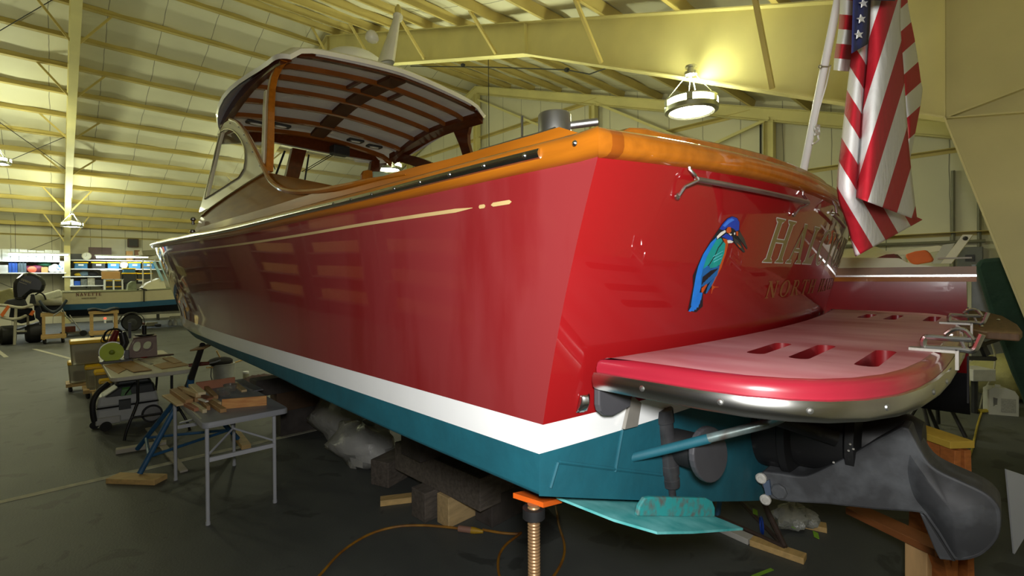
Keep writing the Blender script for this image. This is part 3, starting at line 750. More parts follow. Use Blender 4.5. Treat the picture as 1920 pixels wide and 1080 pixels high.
# small chromed vent shell low on the transom
wv, zv = hit_transom(1092, 757)
mb = MB()
rows = []
for i in range(7):
    a = i/6; rows.append([ton(wv+(k/6-.5)*(.034+.012*a), zv+.03-.052*a, .002+.02*math.sin(math.pi*k/6)*math.sin(math.pi*(.15+.75*a))+(.002 if k % 2 else 0)) for k in range(7)])
mb.grid(rows).build('transom_vent', chrome, boat, solid=.003)
# ------------------------------------------------------------------ deckhouse
wf = lambda z: -1.385+.25*(z-.45)
def cab(x, y, o=0.): return isect(x, y, lambda s, w, z: w-(wf(z)-o))
def cabW(x, y, o=0.): return bp(*cab(x, y, o))
def panel(pts, th, name, m_, parent=boat, o=0., bevel=0., mirror=False):
    P_ = [cab(x, y, o) for x, y in pts]; k = -1 if mirror else 1
    mb = MB(); b = bmesh.new(); vs = [b.verts.new((p[0], p[2], 0)) for p in P_]; f = b.faces.new(vs); bmesh.ops.triangulate(b, faces=[f], ngon_method='EAR_CLIP'); b.verts.index_update()
    tri = [[v.index for v in t.verts] for t in b.faces]; b.free(); n = len(P_)
    vv = [bp(s, k*w, z) for s, w, z in P_]+[bp(s, k*(w+th), z) for s, w, z in P_]
    mb.add(vv, tri+[[i+n for i in t][::-1] for t in tri]+[(i, (i+1) % n, n+(i+1) % n, n+i) for i in range(n)])
    return mb.build(name, m_, parent, bevel=bevel)
bronze = mat('varnished_cabin_side', (146, 92, 24), .45, var=.16, scale=3, stretch=(7, 1, 7), coat=.12, croughness=.03, spec=.02)
side_pts = [(363, 436), (378, 405), (395, 390), (430, 365), (470, 339), (497, 323), (503, 333), (512, 344), (526, 353), (543, 358.5), (560, 360), (600, 358), (640, 351), (690, 338), (640, 352), (600, 366), (540, 384), (480, 401), (420, 419)]
side_pts = [(363, 436), (378, 405), (395, 390), (430, 365), (470, 339), (497, 323), (503, 333), (512, 344), (526, 353), (543, 358.5), (560, 360), (600, 359), (640, 352), (640, 362), (600, 372), (540, 392), (480, 408), (420, 425)]
panel(side_pts, .04, 'cabin_side', bronze)
# bright moulding over the cabin side
MB().tube([cabW(x, y, .008) for x, y in ((378, 405), (395, 390), (430, 365), (470, 339), (497, 323))], .009, 8).build('side_moulding', chrome, boat)
# curved varnished trim running down from the post and along the cockpit edge
tr = smooth_path([cabW(x, y, .012) for x, y in ((432, 224), (446, 230), (459, 246), (470, 267), (482, 290), (492, 310), (503, 332), (514, 345), (528, 354), (545, 358.5), (565, 360), (600, 358), (640, 351), (690, 339), (720, 333), (760, 327))], 4)
MB().tube(tr, [.017]*(len(tr)-14)+[.017*(1-i/14)+.001 for i in range(14)], 8).build('cockpit_edge_trim', varnish, boat)
# white window panel with its pane
outer = [(373, 398), (380, 372), (388, 345), (397, 305), (406, 268), (412, 246), (420, 231), (431, 223.5), (444, 229), (455, 243), (464, 258), (473, 275), (482, 292), (490, 307), (496, 320), (480, 333), (460, 345.5), (440, 358.5), (418, 373), (396, 388)]
inner = [(384, 373), (388, 355), (394, 330), (401, 300), (408, 269), (414, 248), (421, 243), (429, 241.5), (438, 245), (446, 253), (453, 264), (458, 276), (460, 288), (460, 302), (457.5, 317), (448, 333), (436, 340), (424, 348), (411, 356.5), (397, 365.5)]
mb = MB(); n = len(outer)
def loopW(pts, o, d): return [(lambda p: bp(p[0], p[1]+d, p[2]))(cab(x, y, o)) for x, y in pts]
A, B_, C_, D_ = loopW(outer, .004, 0), loopW(inner, .004, 0), loopW(inner, .004, .035), loopW(outer, .004, .035)
mb.grid([A, B_], closed=True, smooth=False); mb.grid([B_, C_], closed=True, smooth=False); mb.grid([C_, D_], closed=True, smooth=False); mb.grid([D_, A], closed=True, smooth=False)
mb.build('side_window_panel', mat('cream_white_panel', (214, 208, 184), .35, var=.03, coat=.5), boat)
panel(inner, .006, 'side_window_pane', glass, o=-.012)
MB().tube([cabW(*p, .008) for p in inner]+[cabW(*inner[0], .008)], .007, 6).build('window_frame', chrome, boat)
mbs = [(431, 231), (447, 238), (457, 253), (462, 268), (473, 285), (484, 300), (487, 311)]
for x, y in mbs: MB().sphere(cabW(x, y, .008), .006, 8).build('panel_screw', brushed, boat)
# post under the hardtop
def postp(x, y, z): return None
pl = [(523, 117), (513, 131), (506, 147), (502, 168), (500, 200), (499, 240), (498, 280), (496, 322)]
mb = MB(); rows = []
for i, (x, y) in enumerate(pl):
    p = V(cab(x+7, y, -.03)); h = .03+.012*max(0, 1-i/2)
    rows.append([bp(p.x+a*h, p.y+b*.026, p.z) for a, b in ((-1, -1), (1, -1), (1, 1), (-1, 1))])
mb.grid(rows, closed=True, smooth=False); post = mb.build('hardtop_post', varnish, boat, bevel=.006)
mb = MB(); rows = []
for i, (x, y) in enumerate(pl[3:]):
    p = V(cab(x-1, y, -.0)); rows.append([bp(p.x+.012, p.y-.006, p.z), bp(p.x+.062, p.y-.006, p.z), bp(p.x+.062, p.y+.03, p.z), bp(p.x+.012, p.y+.03, p.z)])
mb.grid(rows, closed=True, smooth=False); mb.build('post_facing', mat('cream_white_panel', (214, 208, 184)), boat)
# hardtop shell
zE = hb([(3.0, 1.735), (3.16, 1.745), (3.8, 1.762), (4.05, 1.75), (4.35, 1.71), (4.6, 1.662), (4.9, 1.595), (5.35, 1.50)])
HWd = hb([(3.02, 1.02), (3.035, 1.05), (3.06, 1.075), (3.1, 1.093), (3.16, 1.1), (3.3, 1.10), (4.82, 1.10), (4.93, 1.06), (5.03, .95), (5.1, .78), (5.14, .6)])
cam_h = lambda s: .185
def topz(s, w, hw): u = min(1, abs(w)/hw); return zE(s)+cam_h(s)-.105*u**1.5-.08*u**16
ss = [3.02, 3.035, 3.055, 3.085, 3.13, 3.2, 3.29]+[3.5+.2*i for i in range(7)]+[4.78, 4.86, 4.93, 5.0, 5.06, 5.1, 5.14]
def shell(dz, inset): return [[bp(s+(inset if s < 3.3 else (-inset if s > 5.09 else 0)), -(HWd(s)-inset)+2*(HWd(s)-inset)*j/24, topz(s, -(HWd(s))+2*HWd(s)*j/24, HWd(s))+dz+.028*(1-max(0, abs(j-12)-9)/3.)*0) for j in range(25)] for s in ss]
T_, M_, U_ = shell(.045, .03), shell(.02, 0), shell(-.012, .012)
def border(g): return g[0][:]+[r[-1] for r in g[1:]]+g[-1][::-1][1:]+[r[0] for r in g[::-1]][1:-1]
mb = MB(); mb.grid(T_); mb.grid([border(T_), border(M_), border(U_)], closed=True)
ht = mb.build('hardtop', mat('ivory_hardtop', (236, 234, 216), .35, var=.02, coat=.3), boat)
lin_m = mat('grey_white_headliner', (186, 186, 190), .8, var=.05, scale=5, bump=.35, bscale=5)
def strip(name, s0, s1, w0, w1, z0, z1, m_, parent=ht, n=16):
    mb = MB(); rows = [[], [], [], []]
    if abs(s1-s0) > .8:
        for i in range(n+1):
            s = s0+(s1-s0)*i/n; k = HWd(s)/1.1
            for r, (w, dz) in zip(rows, ((w0, z1), (w1, z1), (w1, z0), (w0, z0))): r.append(bp(s, w*min(1, k), topz(s, w*k, HWd(s))+dz))
    else:
        for i in range(n+1):
            w = w0+(w1-w0)*i/n
            for r, (s, dz) in zip(rows, ((s0, z1), (s1, z1), (s1, z0), (s0, z0))): r.append(bp(s, w, topz(s, w, HWd(s))+dz))
    mb.grid(rows+[rows[0]], smooth=False); mb.add([r[0] for r in rows], [(0, 1, 2, 3)]); mb.add([r[-1] for r in rows], [(3, 2, 1, 0)])
    return mb.build(name, m_, parent)
G = [[bp(s, w*(HWd(s)-.02), topz(s, w*HWd(s), HWd(s))-.03) for w in [-1+j/12 for j in range(25)]] for s in ss[4:-6]]
MB().grid(G).build('headliner', lin_m, ht)
for s in (3.36, 3.69, 4.02, 4.35, 4.67, 4.95): strip('roof_beam', s-.018, s+.018, -1.03 if s < 5 else -.95, 1.03 if s < 5 else .95, -.075, -.031, mat('roof_beam_varnish', (122, 68, 22), .4, var=.2, scale=4, coat=.5, spec=.1))
strip('roof_plank', 3.1, 4.98, -.085, .085, -.066, -.031, mat('dull_dark_plank', (72, 42, 20), .65, var=.2, scale=4, spec=.2))
strip('roof_batten', 3.38, 3.7, -.24, -.205, -.062, -.031, varnish_d); strip('roof_batten', 3.38, 3.7, .22, .255, -.062, -.031, varnish_d)
for sg in (-1, 1): strip('side_beam', 3.1, 4.9, sg*1.075, sg*.985, -.085, -.012, varnish_d)
strip('aft_beam', 3.065, 3.12, -.93, .93, -.05, -.012, varnish_d); strip('aft_gasket', 3.05, 3.066, -.80, .86, -.03, -.004, mat('pale_gasket', (196, 192, 190), .6), n=20)
for w in (-.72, .44, -.46, .70):
    c = bp(4.82, w, topz(4.82, w, 1.1)-.045); f = MB().obox(c, FV*.05, SV*.10, UP*.014).build('dome_light', dark, ht, bevel=.01)
    MB().sphere(c-UP*.012, .045, 12, sc_=(1.5, .8, .3)).build('lens', mat('lamp_lens_off', (210, 210, 205), .2), f)
# windshield frame: header, centre post and sill
WS = 5.05
def wsq(px_list, name, m_, s=WS, th=.05, parent=boat):
    mb = MB(); P_ = [ib(x, y, 's', s) for x, y in px_list]
    mb.prism([bp(*p) for p in P_], FV*th); return mb.build(name, m_, parent)
hd = [(-1.02, 1.46), (-.5, 1.585), (.1, 1.575), (.45, 1.575), (.82, 1.575), (1.02, 1.55)]
mb = MB()
for (a, b) in zip(hd[:-1], hd[1:]): mb.prism([bp(WS, a[0], a[1]), bp(WS, b[0], b[1]), bp(WS, b[0], topz(WS, b[0], 1.05)-.02), bp(WS, a[0], topz(WS, a[0], 1.05)-.02)], FV*.06)
mb.build('windshield_header', varnish_d, boat)
wsq([(549, 277), (575, 282), (553, 362), (531, 352)], 'windshield_post', varnish_d, WS-.02, .07)
wsq([(697, 302), (712, 300), (712, 345), (690, 345)], 'windshield_post', varnish_d, WS-.02, .07)
mb = MB(); mb.prism([bp(WS+.3, -1.05, .62), bp(WS+.3, 1.05, .62), bp(WS+.3, 1.05, .70), bp(WS+.3, -1.05, .70)], FV*.08); mb.build('windshield_sill', varnish_d, boat)
mb = MB(); mb.prism([bp(WS+.02, -1.0, 1.58), bp(WS+.02, 1.0, 1.58), bp(WS+.32, 1.05, .70), bp(WS+.32, -1.05, .70)], FV*.006); mb.build('windshield_pane', glass, boat)
wsq([(535, 334), (546, 333.5), (557, 352), (555, 360), (529, 351)], 'windshield_bracket', mat('grey_bracket', (120, 124, 130), .4), WS-.04, .02)
bx = ib(637, 283, 's', WS-.1); MB().obox(bp(*bx), FV*.07, SV*.105, UP*.058).build('wiper_motor_cover', black, boat, bevel=.012)
mb = MB()
for a, b, r in (((534, 283), (515, 334), .012), ((579, 290), (569, 355), .010), ((566, 322), (622, 288), .005), ((572, 322), (624, 291), .005), ((516, 318), (508, 298), .006)):
    mb.tube([ibp(*a, 's', WS-.05), ibp(*b, 's', WS-.05)], r, 6)
mb.build('windshield_wiper', blackm, boat)
# starboard arched window frame and after bracket
g2 = lambda s, w, z: w-(1.36-.25*(z-.45))
def stb(x, y): return isect(x, y, g2)
oo = [(690, 345), (697, 318), (706, 288), (729, 286.5), (745, 287.5), (760, 289.6), (778, 293), (792, 296.5), (804, 301), (815, 306)]
ii = [(708, 342), (712.5, 322), (718, 307), (728, 303.5), (738, 303), (750, 304), (762, 306.5), (774, 310), (783, 313), (793, 318)]
mb = MB(); a = [bp(*stb(*p)) for p in oo]; b = [bp(*stb(*p)) for p in ii]; a2 = [p-SV*.05 for p in a]; b2 = [p-SV*.05 for p in b]
mb.grid([a, b, b2, a2, a], smooth=False); mb.build('starboard_arch_frame', varnish_d, boat)
sb = [(846, 237), (884, 227), (879, 240), (876.5, 252), (877, 268), (882, 286), (867, 291), (861, 272)]
mb = MB(); mb.prism([bp(*(lambda p: (p[0], 1.08, p[2]))(ib(x, y, 'w', 1.08))) for x, y in sb], SV*.045); mb.build('after_bracket', varnish_d, boat)
# starboard house side below the arch, helm seat, cockpit sole
mb = MB(); mb.prism([bp(.6, 1.34, .36), bp(5.0, 1.36, .36), bp(5.0, 1.33, .62), bp(3.6, 1.34, .60), bp(2.2, 1.35, .44), bp(.6, 1.36, .43)], SV*.04); mb.build('starboard_cabin_side', bronze, boat)
mb = MB(); mb.prism([bp(-.05, -1.3, -.38), bp(5.2, -1.3, -.38), bp(5.2, 1.3, -.38), bp(-.05, 1.3, -.38)], (0, 0, .03)); mb.build('cockpit_sole', mat('teak_sole', (140, 104, 66), .6, stretch=(1, 8, 1)), boat)
for sg in (-1, 1):
    mb = MB(); mb.prism([bp(.05, sg*1.28, -.38), bp(5.2, sg*1.28, -.38), bp(5.2, sg*1.28, .36), bp(.05, sg*1.28, .36)], SV*.02*sg); mb.build('cockpit_lining', white_g, boat)
hs = ib(690, 327, 's', 4.0)
mb = MB(); mb.prism([bp(*ib(x, y, 's', 4.0)) for x, y in ((680, 345), (679, 327), (683, 320), (691, 318), (699, 320), (700, 345))], FV*.05); mb.build('helm_seat_back', varnish, boat, bevel=.01)
mb = MB(); mb.prism([bp(*ib(x, y, 's', 4.02)) for x, y in ((700, 345), (700, 321), (718, 322), (735, 327), (735, 345))], FV*.05); mb.build('helm_seat_cushion', mat('pale_green_vinyl', (150, 168, 150), .5), boat, bevel=.01)
# radar dome and mast
rc = bp(3.95, -.02, 2.03)
MB().lathe(rc-UP*.06, [(.2, 0), (.28, .10), (.31, .19), (.32, .27), (.30, .34), (.24, .385), (.14, .41), (.0001, .42)], n=36).build('radar_dome', mat('white_radome', (238, 238, 226), .35, var=.02), boat)
iv = mat('ivory_mast', (232, 230, 208), .35, var=.03)
ms = 3.18; q0 = ib(722, 121, 's', ms); q1 = ib(745, 32, 's', ms+.0)
b0 = bp(ms, q0[1], q0[2]); b1 = bp(ms, q1[1], q1[2])
mb = MB(); rows = []
for f, a, c in ((0, .065, .13), (.5, .046, .09), (.9, .032, .05), (1., .032, .045)):
    p = b0+(b1-b0)*f; rows.append([p+SV*(a*math.cos(t))+FV*(c*math.sin(t)) for t in [2*math.pi*k/16 for k in range(16)]])
mb.grid(rows, closed=True); mast = mb.build('mast', iv, boat)
MB().lathe(b1-UP*.03, [(.030, 0), (.046, .02), (.048, .05), (.03, .065)], axis=(.3, .2, 1), n=16).build('mast_head', iv, mast)
MB().lathe(b1+UP*.035+SV*.01, [(.032, 0), (.034, .045), (.028, .06), (.018, .068), (.014, .085), (.0001, .09)], n=16).build('masthead_light', mat('yellowed_lens', (214, 200, 110), .3), mast)
h0 = ib(714, 76, 's', ms+.1)
MB().lathe(bp(ms+.1, h0[1]-.06, h0[2]-.01)-SV*.0, [(.02, -.03), (.05, .0), (.062, .04), (.05, .075), (.03, .09), (.0001, .095)], axis=(-.85, .2, .45), n=16).build('horn_speaker', iv, mast)
# bow fittings glimpsed beside the cabin
for x, y in ((362, 411), (361, 434)):
    p = ibp(x, y, 'w', -1.42); MB().sphere(p, .024, 10, sc_=(1, 1, .9)).tube([p, p-UP*.05], .012, 8).build('deck_fitting', brushed, boat)
# ------------------------------------------------------------------ swim platform
ZP = -.235
half = [(-.30, -1.335), (-.40, -1.335), (-.50, -1.325), (-.58, -1.295), (-.645, -1.25), (-.70, -1.18), (-.745, -1.08), (-.772, -.96), (-.79, -.80), (-.80, -.6), (-.805, -.3), (-.808, 0)]
inn = [(tpt(t, ZP)[0]-.022, B0*t) for t in [-.905+1.81*k/24 for k in range(25)]]
outl = [(inn[0][0], -1.335), (-.2, -1.335)]+half+[(s, -w) for s, w in half[-2::-1]]+[(-.2, 1.335), (inn[-1][0], 1.335)]
loop = outl+inn[::-1]
def inset(lp, d):
    n = len(lp); out = []
    for i in range(n):
        a, b, c = lp[i-1], lp[i], lp[(i+1) % n]
        n1 = V((b[1]-a[1], -(b[0]-a[0]))); n2_ = V((c[1]-b[1], -(c[0]-b[0])))
        if n1.length < 1e-6 or n2_.length < 1e-6: nn = (n1+n2_).normalized()
        else: nn = (n1.normalized()+n2_.normalized()); nn.normalize()
        out.append((b[0]+nn.x*d, b[1]+nn.y*d))
    return out
ar = sum(loop[i-1][0]*loop[i][1]-loop[i][0]*loop[i-1][1] for i in range(len(loop)))
sg_ = -1 if ar < 0 else 1
slots = []
for s_, w0, w1 in ((-.395, -.96, -.66), (-.512, -.97, -.62), (-.668, -.98, -.63), (-.395, .66, .96), (-.512, .62, .97), (-.668, .63, .98)):
    slots.append(rrect(s_, (w0+w1)/2, .026, (w1-w0)/2, .024, 4))
def filled(loops, zz, mb, mi, up):
    b = bmesh.new(); 
    for lp in loops:
        vs = [b.verts.new((p[0], p[1], 0)) for p in lp]
        for i in range(len(vs)): b.edges.new((vs[i-1], vs[i]))
    bmesh.ops.triangle_fill(b, use_beauty=True, use_dissolve=False, edges=b.edges[:]); b.verts.index_update()
    mb.add([bp(v.co.x, v.co.y, zz) for v in b.verts], [[v.index for v in f.verts] for f in b.faces], mi); b.free()
mb = MB()
top_in = inset(loop, sg_*-.03)
filled([top_in]+slots, ZP, mb, 0, True)
prof = [(.03, 0), (.014, -.004), (.004, -.013), (0, -.028), (0, -.088)]
mb.grid([[bp(p[0], p[1], ZP+dz) for p in inset(loop, -sg_*d)] for d, dz in prof], 1, closed=True)
filled([inset(loop, 0)]+[], ZP-.088, mb, 1, False)
for lp in slots: mb.grid([[bp(p[0], p[1], ZP) for p in lp], [bp(p[0], p[1], ZP-.06) for p in lp]], 2, closed=True); mb.add([bp(p[0], p[1], ZP-.06) for p in lp], [tuple(range(len(lp)))], 2)
ptop = mat('scuffed_red_deck', (164, 84, 92), .5, var=.1, scale=4, col2=(206, 160, 163), detail=8, thr=(.35, .75), stretch=(1, .35, 1))
prim = mat('red_platform_rim', (142, 30, 46), .3, var=.06, coat=.7)
pslot = mat('red_slot_wall', (110, 20, 24), .3, var=.2, coat=.5)
plat = mb.build('swim_platform', [ptop, prim, pslot], boat)
# stainless band round the platform edge
band = []
ed = outl
for d, dz in ((.001, -.040), (.008, -.042), (.012, -.052), (.013, -.066), (.010, -.082), (.003, -.090), (-.02, -.092)):
    lp = inset(loop, sg_*d)[:len(outl)]; band.append([bp(p[0], p[1], ZP+dz) for p in lp])
bnd = MB().grid(band).build('platform_edge_band', chrome, plat)
cum = 0
for i in range(len(outl)-1):
    a, b = outl[i], outl[i+1]; L_ = math.hypot(b[0]-a[0], b[1]-a[1]); cum += L_
    if cum > .145:
        cum = 0; n_ = V((b[1]-a[1], -(b[0]-a[0]))).normalized()*sg_; p = bp((a[0]+b[0])/2+n_.x*.0125, (a[1]+b[1])/2+n_.y*.0125, ZP-.062)
        MB().lathe(p, [(.008, 0), (.006, .003), (.0001, .004)], axis=FV*n_.x+SV*n_.y, n=10).build('screw_head', brushed, bnd)
# tender brackets on the platform
WB = -.55
def tb(x, y): p = ib(x, y, 'w', WB); return V(p)
def bracket(dw):
    T = lambda x, y: (lambda p: bp(p.x, p.y+dw, p.z))(tb(x, y))
    k = .0085
    mb = MB().tube(smooth_path([T(1821, 637), T(1780, 635), T(1742, 632), T(1734, 634), T(1731, 641), T(1733, 650), T(1742, 652), T(1780, 654), T(1806, 656), T(1819, 658), T(1828, 654), T(1834, 642), T(1841, 627)], 4), k, 8)
    o = mb.build('tender_bracket', chrome, plat)
    MB().tube(smooth_path([T(1772, 627), T(1784, 619), T(1797, 616.5), T(1810, 620), T(1818, 628), T(1825, 637)], 4), .006, 8).build('bracket_arch', chrome, o)
    MB().tube([T(1798, 632), T(1811, 657)], .004, 6).build('bracket_pin', brushed, o)
    a = tb(1705, 655); b = tb(1795, 660)
    mb = MB().obox(bp((a.x+b.x)/2, WB+dw, ZP+.004), FV*abs(a.x-b.x)/2, SV*.02, UP*.004); mb.obox(bp(b.x, WB+dw, ZP-.02), FV*.004, SV*.02, UP*.028); mb.build('base_plate', mat('grey_base_plate', (128, 124, 116), .45, metal=.3), o)
bracket(0); bracket(1.08)
# under the platform: struts, trim tab, cylinder, exhaust flap
def bar2(pts, r, name, m_, parent=boat): return MB().tube(smooth_path(pts, 6), r, 12).build(name, m_, parent)
st = [ibp(1166, 862, 's', -.02), ibp(1250, 842, 's', -.15), ibp(1330, 822, 's', -.27)]
bar2(st, .0155, 'platform_strut', teal)
bar2([ibp(1328, 822, 's', -.268), ibp(1400, 804, 's', -.37), ibp(1445, 792, 's', -.43), ibp(1475, 775, 's', -.48), ibp(1492, 752, 's', -.5)], .0145, 'strut_tube', mat('peeling_grey_strut', (128, 150, 150), .35, metal=.5, var=.3, scale=20, col2=(92, 84, 76)))
MB().prism([ibp(x, y, 's', -.10) for x, y in ((1124, 714), (1188, 722), (1184, 735), (1183, 762), (1166, 772), (1150, 780), (1136, 780), (1127, 772), (1124, 760))], FV*.02).build('rubber_flap', mat('grey_rubber', (66, 66, 70), .6), boat, bevel=.004)
MB().prism([ibp(x, y, 's', -.108) for x, y in ((1126, 712), (1132, 714), (1180, 722), (1178, 726), (1132, 728), (1126, 730))], FV*.01).build('flap_clamp', brushed, boat)
MB().prism([ibp(x, y, 's', -.075) for x, y in ((1190, 722), (1208, 724), (1196, 799), (1172, 805))], FV*.012).build('flat_brace', mat('grey_flat_bar', (140, 136, 128), .5, metal=.3), boat)
cy0, cy1 = V(ib(1240, 752, 's', -.07)), V(ib(1262, 938, 's', -.09))
cx = lambda f: bp(*(cy0+(cy1-cy0)*f))
ax_ = (cx(1)-cx(0)); Lc = ax_.length
cyl = MB().lathe(cx(0), [(.012, 0), (.012, Lc*.07), (.037, Lc*.075), (.037, Lc*.2), (.032, Lc*.21), (.032, Lc*.63), (.034, Lc*.635), (.034, Lc*.72), (.030, Lc*.725), (.030, Lc*.77), (.032, Lc*.775), (.030, Lc*.85), (.013, Lc*.87), (.013, Lc)], axis=ax_, n=24).build('trim_cylinder', mat('black_cylinder', (50, 50, 52), .34, var=.3, scale=20, coat=.3), boat)
tabz = lambda s, w, z: z-(-.650-.30*(w+1.475)+.10*(s+.03))
tb_px = [(1030, 917), (1044, 931), (1150, 973), (1232, 997), (1300, 996), (1393, 990), (1350, 972), (1262, 940), (1200, 930), (1110, 922)]
TBP = [isect(x, y, tabz) for x, y in tb_px]
mb = MB(); mb.prism([bp(*p) for p in TBP], (0, 0, -.008)); tabm = mat('worn_turquoise_paint', (48, 150, 150), .6, var=.2, scale=12, col2=(112, 190, 190), detail=8)
tabo = mb.build('trim_tab', tabm, boat)
rb = [(1196, 968), (1200, 950), (1210, 934), (1222, 932), (1325, 934), (1336, 940), (1341, 952), (1341, 970)]
base = isect(1196, 968, tabz); pl_s = base[0]
a = V(isect(1196, 969, tabz)); b = V(isect(1341, 970, tabz)); nrm = bp(*b)-bp(*a)
def onrib(x, y):     # upright plane through the rib foot
    n = V((-nrm.y, nrm.x, 0)).normalized(); r = ray(x, y); t = (bp(*a)-EYE).dot(n)/r.dot(n); return EYE+r*t
mb = MB(); mb.prism([onrib(x, y) for x, y in rb], V((-nrm.y, nrm.x, 0)).normalized()*.016); mb.build('tab_rib', mat('chipped_turquoise_paint', (40, 140, 140), .6, var=.3, scale=30, col2=(88, 92, 88), thr=(.45, .7)), tabo, bevel=.004)
for p_, q_ in (((1045, 866), (1031, 914)), ((1166, 806), (1152, 884)), ((1048, 866), (1240, 890))):
    wa, za = hit_transom(*p_); wb_, zb_ = hit_transom(*q_); MB().tube([ton(wa, za, .001), ton((wa+wb_)/2, (za+zb_)/2, .001), ton(wb_, zb_, .001)], .006, 6).build('transom_seam', teal, boat)
ef = ib(1332, 853, 's', -.215)
exh = MB().lathe(bp(-.08, ef[1], ef[2]), [(.062, .0), (.062, .09), (.07, .1), (.07, .125), (.062, .13)], axis=-FV, n=24).build('exhaust_pipe', black, boat)
ec = ibp(1335, 853, 's', -.225); er = ibp(1365, 853, 's', -.225); et = ibp(1335, 800, 's', -.225)
MB().prism([ec+(er-ec)*math.cos(t)+(et-ec)*math.sin(t) for t in [2*math.pi*k/28 for k in range(28)]], FV*.02).build('exhaust_flap', mat('grey_rubber', (66, 66, 70)), exh, bevel=.005)
# ------------------------------------------------------------------ water jet
jet_m = mat('slate_jet_casting', (51, 52, 54), .62, var=.14, scale=7, detail=8, col2=(84, 87, 90), thr=(.46, .72), bump=.08)
jet_d = mat('sooty_jet_body', (24, 24, 25), .5, var=.4, scale=14, detail=8, col2=(70, 70, 70), thr=(.62, .8))
J = lambda x, y, w=-.16: ibp(x, y, 'w', w)
arm = [(1424, 888), (1432, 884), (1470, 889), (1498, 893), (1520, 890), (1560, 871), (1600, 850), (1640, 826), (1668, 812), (1690, 800), (1704, 803), (1734, 858), (1758, 881), (1797, 900), (1842, 921), (1866, 940), (1877, 962), (1875, 1000), (1862, 1024), (1838, 1044), (1808, 1052), (1784, 1051), (1755, 1000), (1727, 963), (1712, 961), (1640, 956), (1550, 946), (1480, 942), (1445, 936), (1428, 912)]
sm_ = lambda P_, k=3: [(p.x, p.y) for p in smooth_path([(x, y, 0) for x, y in P_], k)]
i0, i1 = arm.index((1432, 884)), arm.index((1690, 800)); j0, j1 = arm.index((1704, 803)), arm.index((1784, 1051))
arm = arm[:i0]+sm_(arm[i0:i1+1])+sm_(arm[j0:j1+1])+arm[j1+1:]
Pn = [V(ib(x, y, 'w', -.15)) for x, y in arm]
def mirror_fill(P_, w0, w1, name, m_, parent, bev):
    b = bmesh.new(); vs = [b.verts.new((p.x, p.z, 0)) for p in P_]; f = b.faces.new(vs); bmesh.ops.triangulate(b, faces=[f], ngon_method='EAR_CLIP'); b.verts.index_update()
    tri = [[v.index for v in t.verts] for t in b.faces]; b.free(); n = len(P_)
    return P_, tri, n
jet = MB().lathe(bp(.0, .02, -.70), [(.30, .0), (.30, .05), (.21, .06), (.20, .22), (.225, .23), (.225, .26), (.17, .27), (.165, .46), (.185, .47), (.185, .50), (.14, .52), (.13, .66), (.11, .70)], axis=-FV, n=32).build('jet_housing', jet_d, boat)
_, tri, n = mirror_fill(Pn, 0, 0, '', None, None, 0)
def platew(P_, tri, n, w0, w1, name, m_, bev, parent=boat):
    mb = MB(); vv = [bp(p.x, w0, p.z) for p in P_]+[bp(p.x, w1, p.z) for p in P_]
    mb.add(vv, [tuple(range(n)), tuple(range(2*n-1, n-1, -1))]+[(i, (i+1) % n, n+(i+1) % n, n+i) for i in range(n)]); return mb.build(name, m_, parent, bevel=bev)
bucket = platew(Pn, tri, n, -.15, .02, 'reversing_bucket', jet_m, .025)
# rounded scoop cheek at the after end
SCO = [V(ib(x, y, 'w', -.15)) for x, y in ((1704, 850), (1734, 868), (1758, 888), (1797, 906), (1840, 927), (1862, 945), (1871, 965), (1870, 999), (1858, 1021), (1836, 1039), (1808, 1047), (1792, 1046), (1762, 998), (1735, 960), (1712, 930), (1700, 885))]
SCO = smooth_path(SCO+[SCO[0]], 3)[:-1]
cen = sum(SCO, V((0, 0, 0)))/len(SCO); rows = []
for i in range(9):
    k = 1-i/8*.999; rows.append([bp(cen.x+(p.x-cen.x)*k, -.148-.045*(1-k*k), cen.z+(p.z-cen.z)*k) for p in SCO])
MB().grid(rows, closed=True).build('scoop_cheek', jet_m, bucket)
lip = [(1724, 962), (1733, 966), (1789, 1052), (1762, 1049), (1752, 1030)]
MB().prism([J(x, y, -.155) for x, y in lip], SV*.3).build('scoop_lip', jet_m, bucket, bevel=.004)
MB().prism([J(x, y, -.158) for x, y in ((1730, 963), (1736, 968), (1791, 1052), (1786, 1052))], SV*.02).build('scoop_slot', black, bucket)
MB().lathe(J(1461, 921, -.15), [(.034, 0), (.034, .008), (.028, .014), (.0001, .015)], axis=-SV, n=8).build('pivot_bolt', jet_m, bucket)
an = mat('zinc_anode', (176, 174, 166), .55, var=.2, scale=30, bump=.2)
for q in ((1428, 896), (1436, 936)): MB().lathe(J(*q, -.16), [(.023, 0), (.023, .012), (.017, .018), (.009, .018), (.009, .013), (.0001, .013)], axis=-SV, n=16).build('anode', an, bucket)
MB().prism([J(x, y, -.165) for x, y in ((1430, 905), (1442, 900), (1446, 928), (1436, 930))], SV*.02).build('anode_strap', mat('blued_steel', (70, 84, 104), .5), bucket)
bar2([bp(-.2, -.32, -.58), bp(-.32, -.26, -.62), bp(-.45, -.2, -.66)], .03, 'steering_link', jet_d); bar2([bp(-.05, .1, -.42), bp(-.35, .05, -.43), bp(-.62, .02, -.5)], .035, 'bucket_ram', jet_d)
for i, (x, y) in enumerate(((1594, 833), (1591, 845), (1563, 867), (1600, 842))): MB().sphere(ibp(x, y, 'w', -.2), .005, 6).build('bolt_head', an, jet)
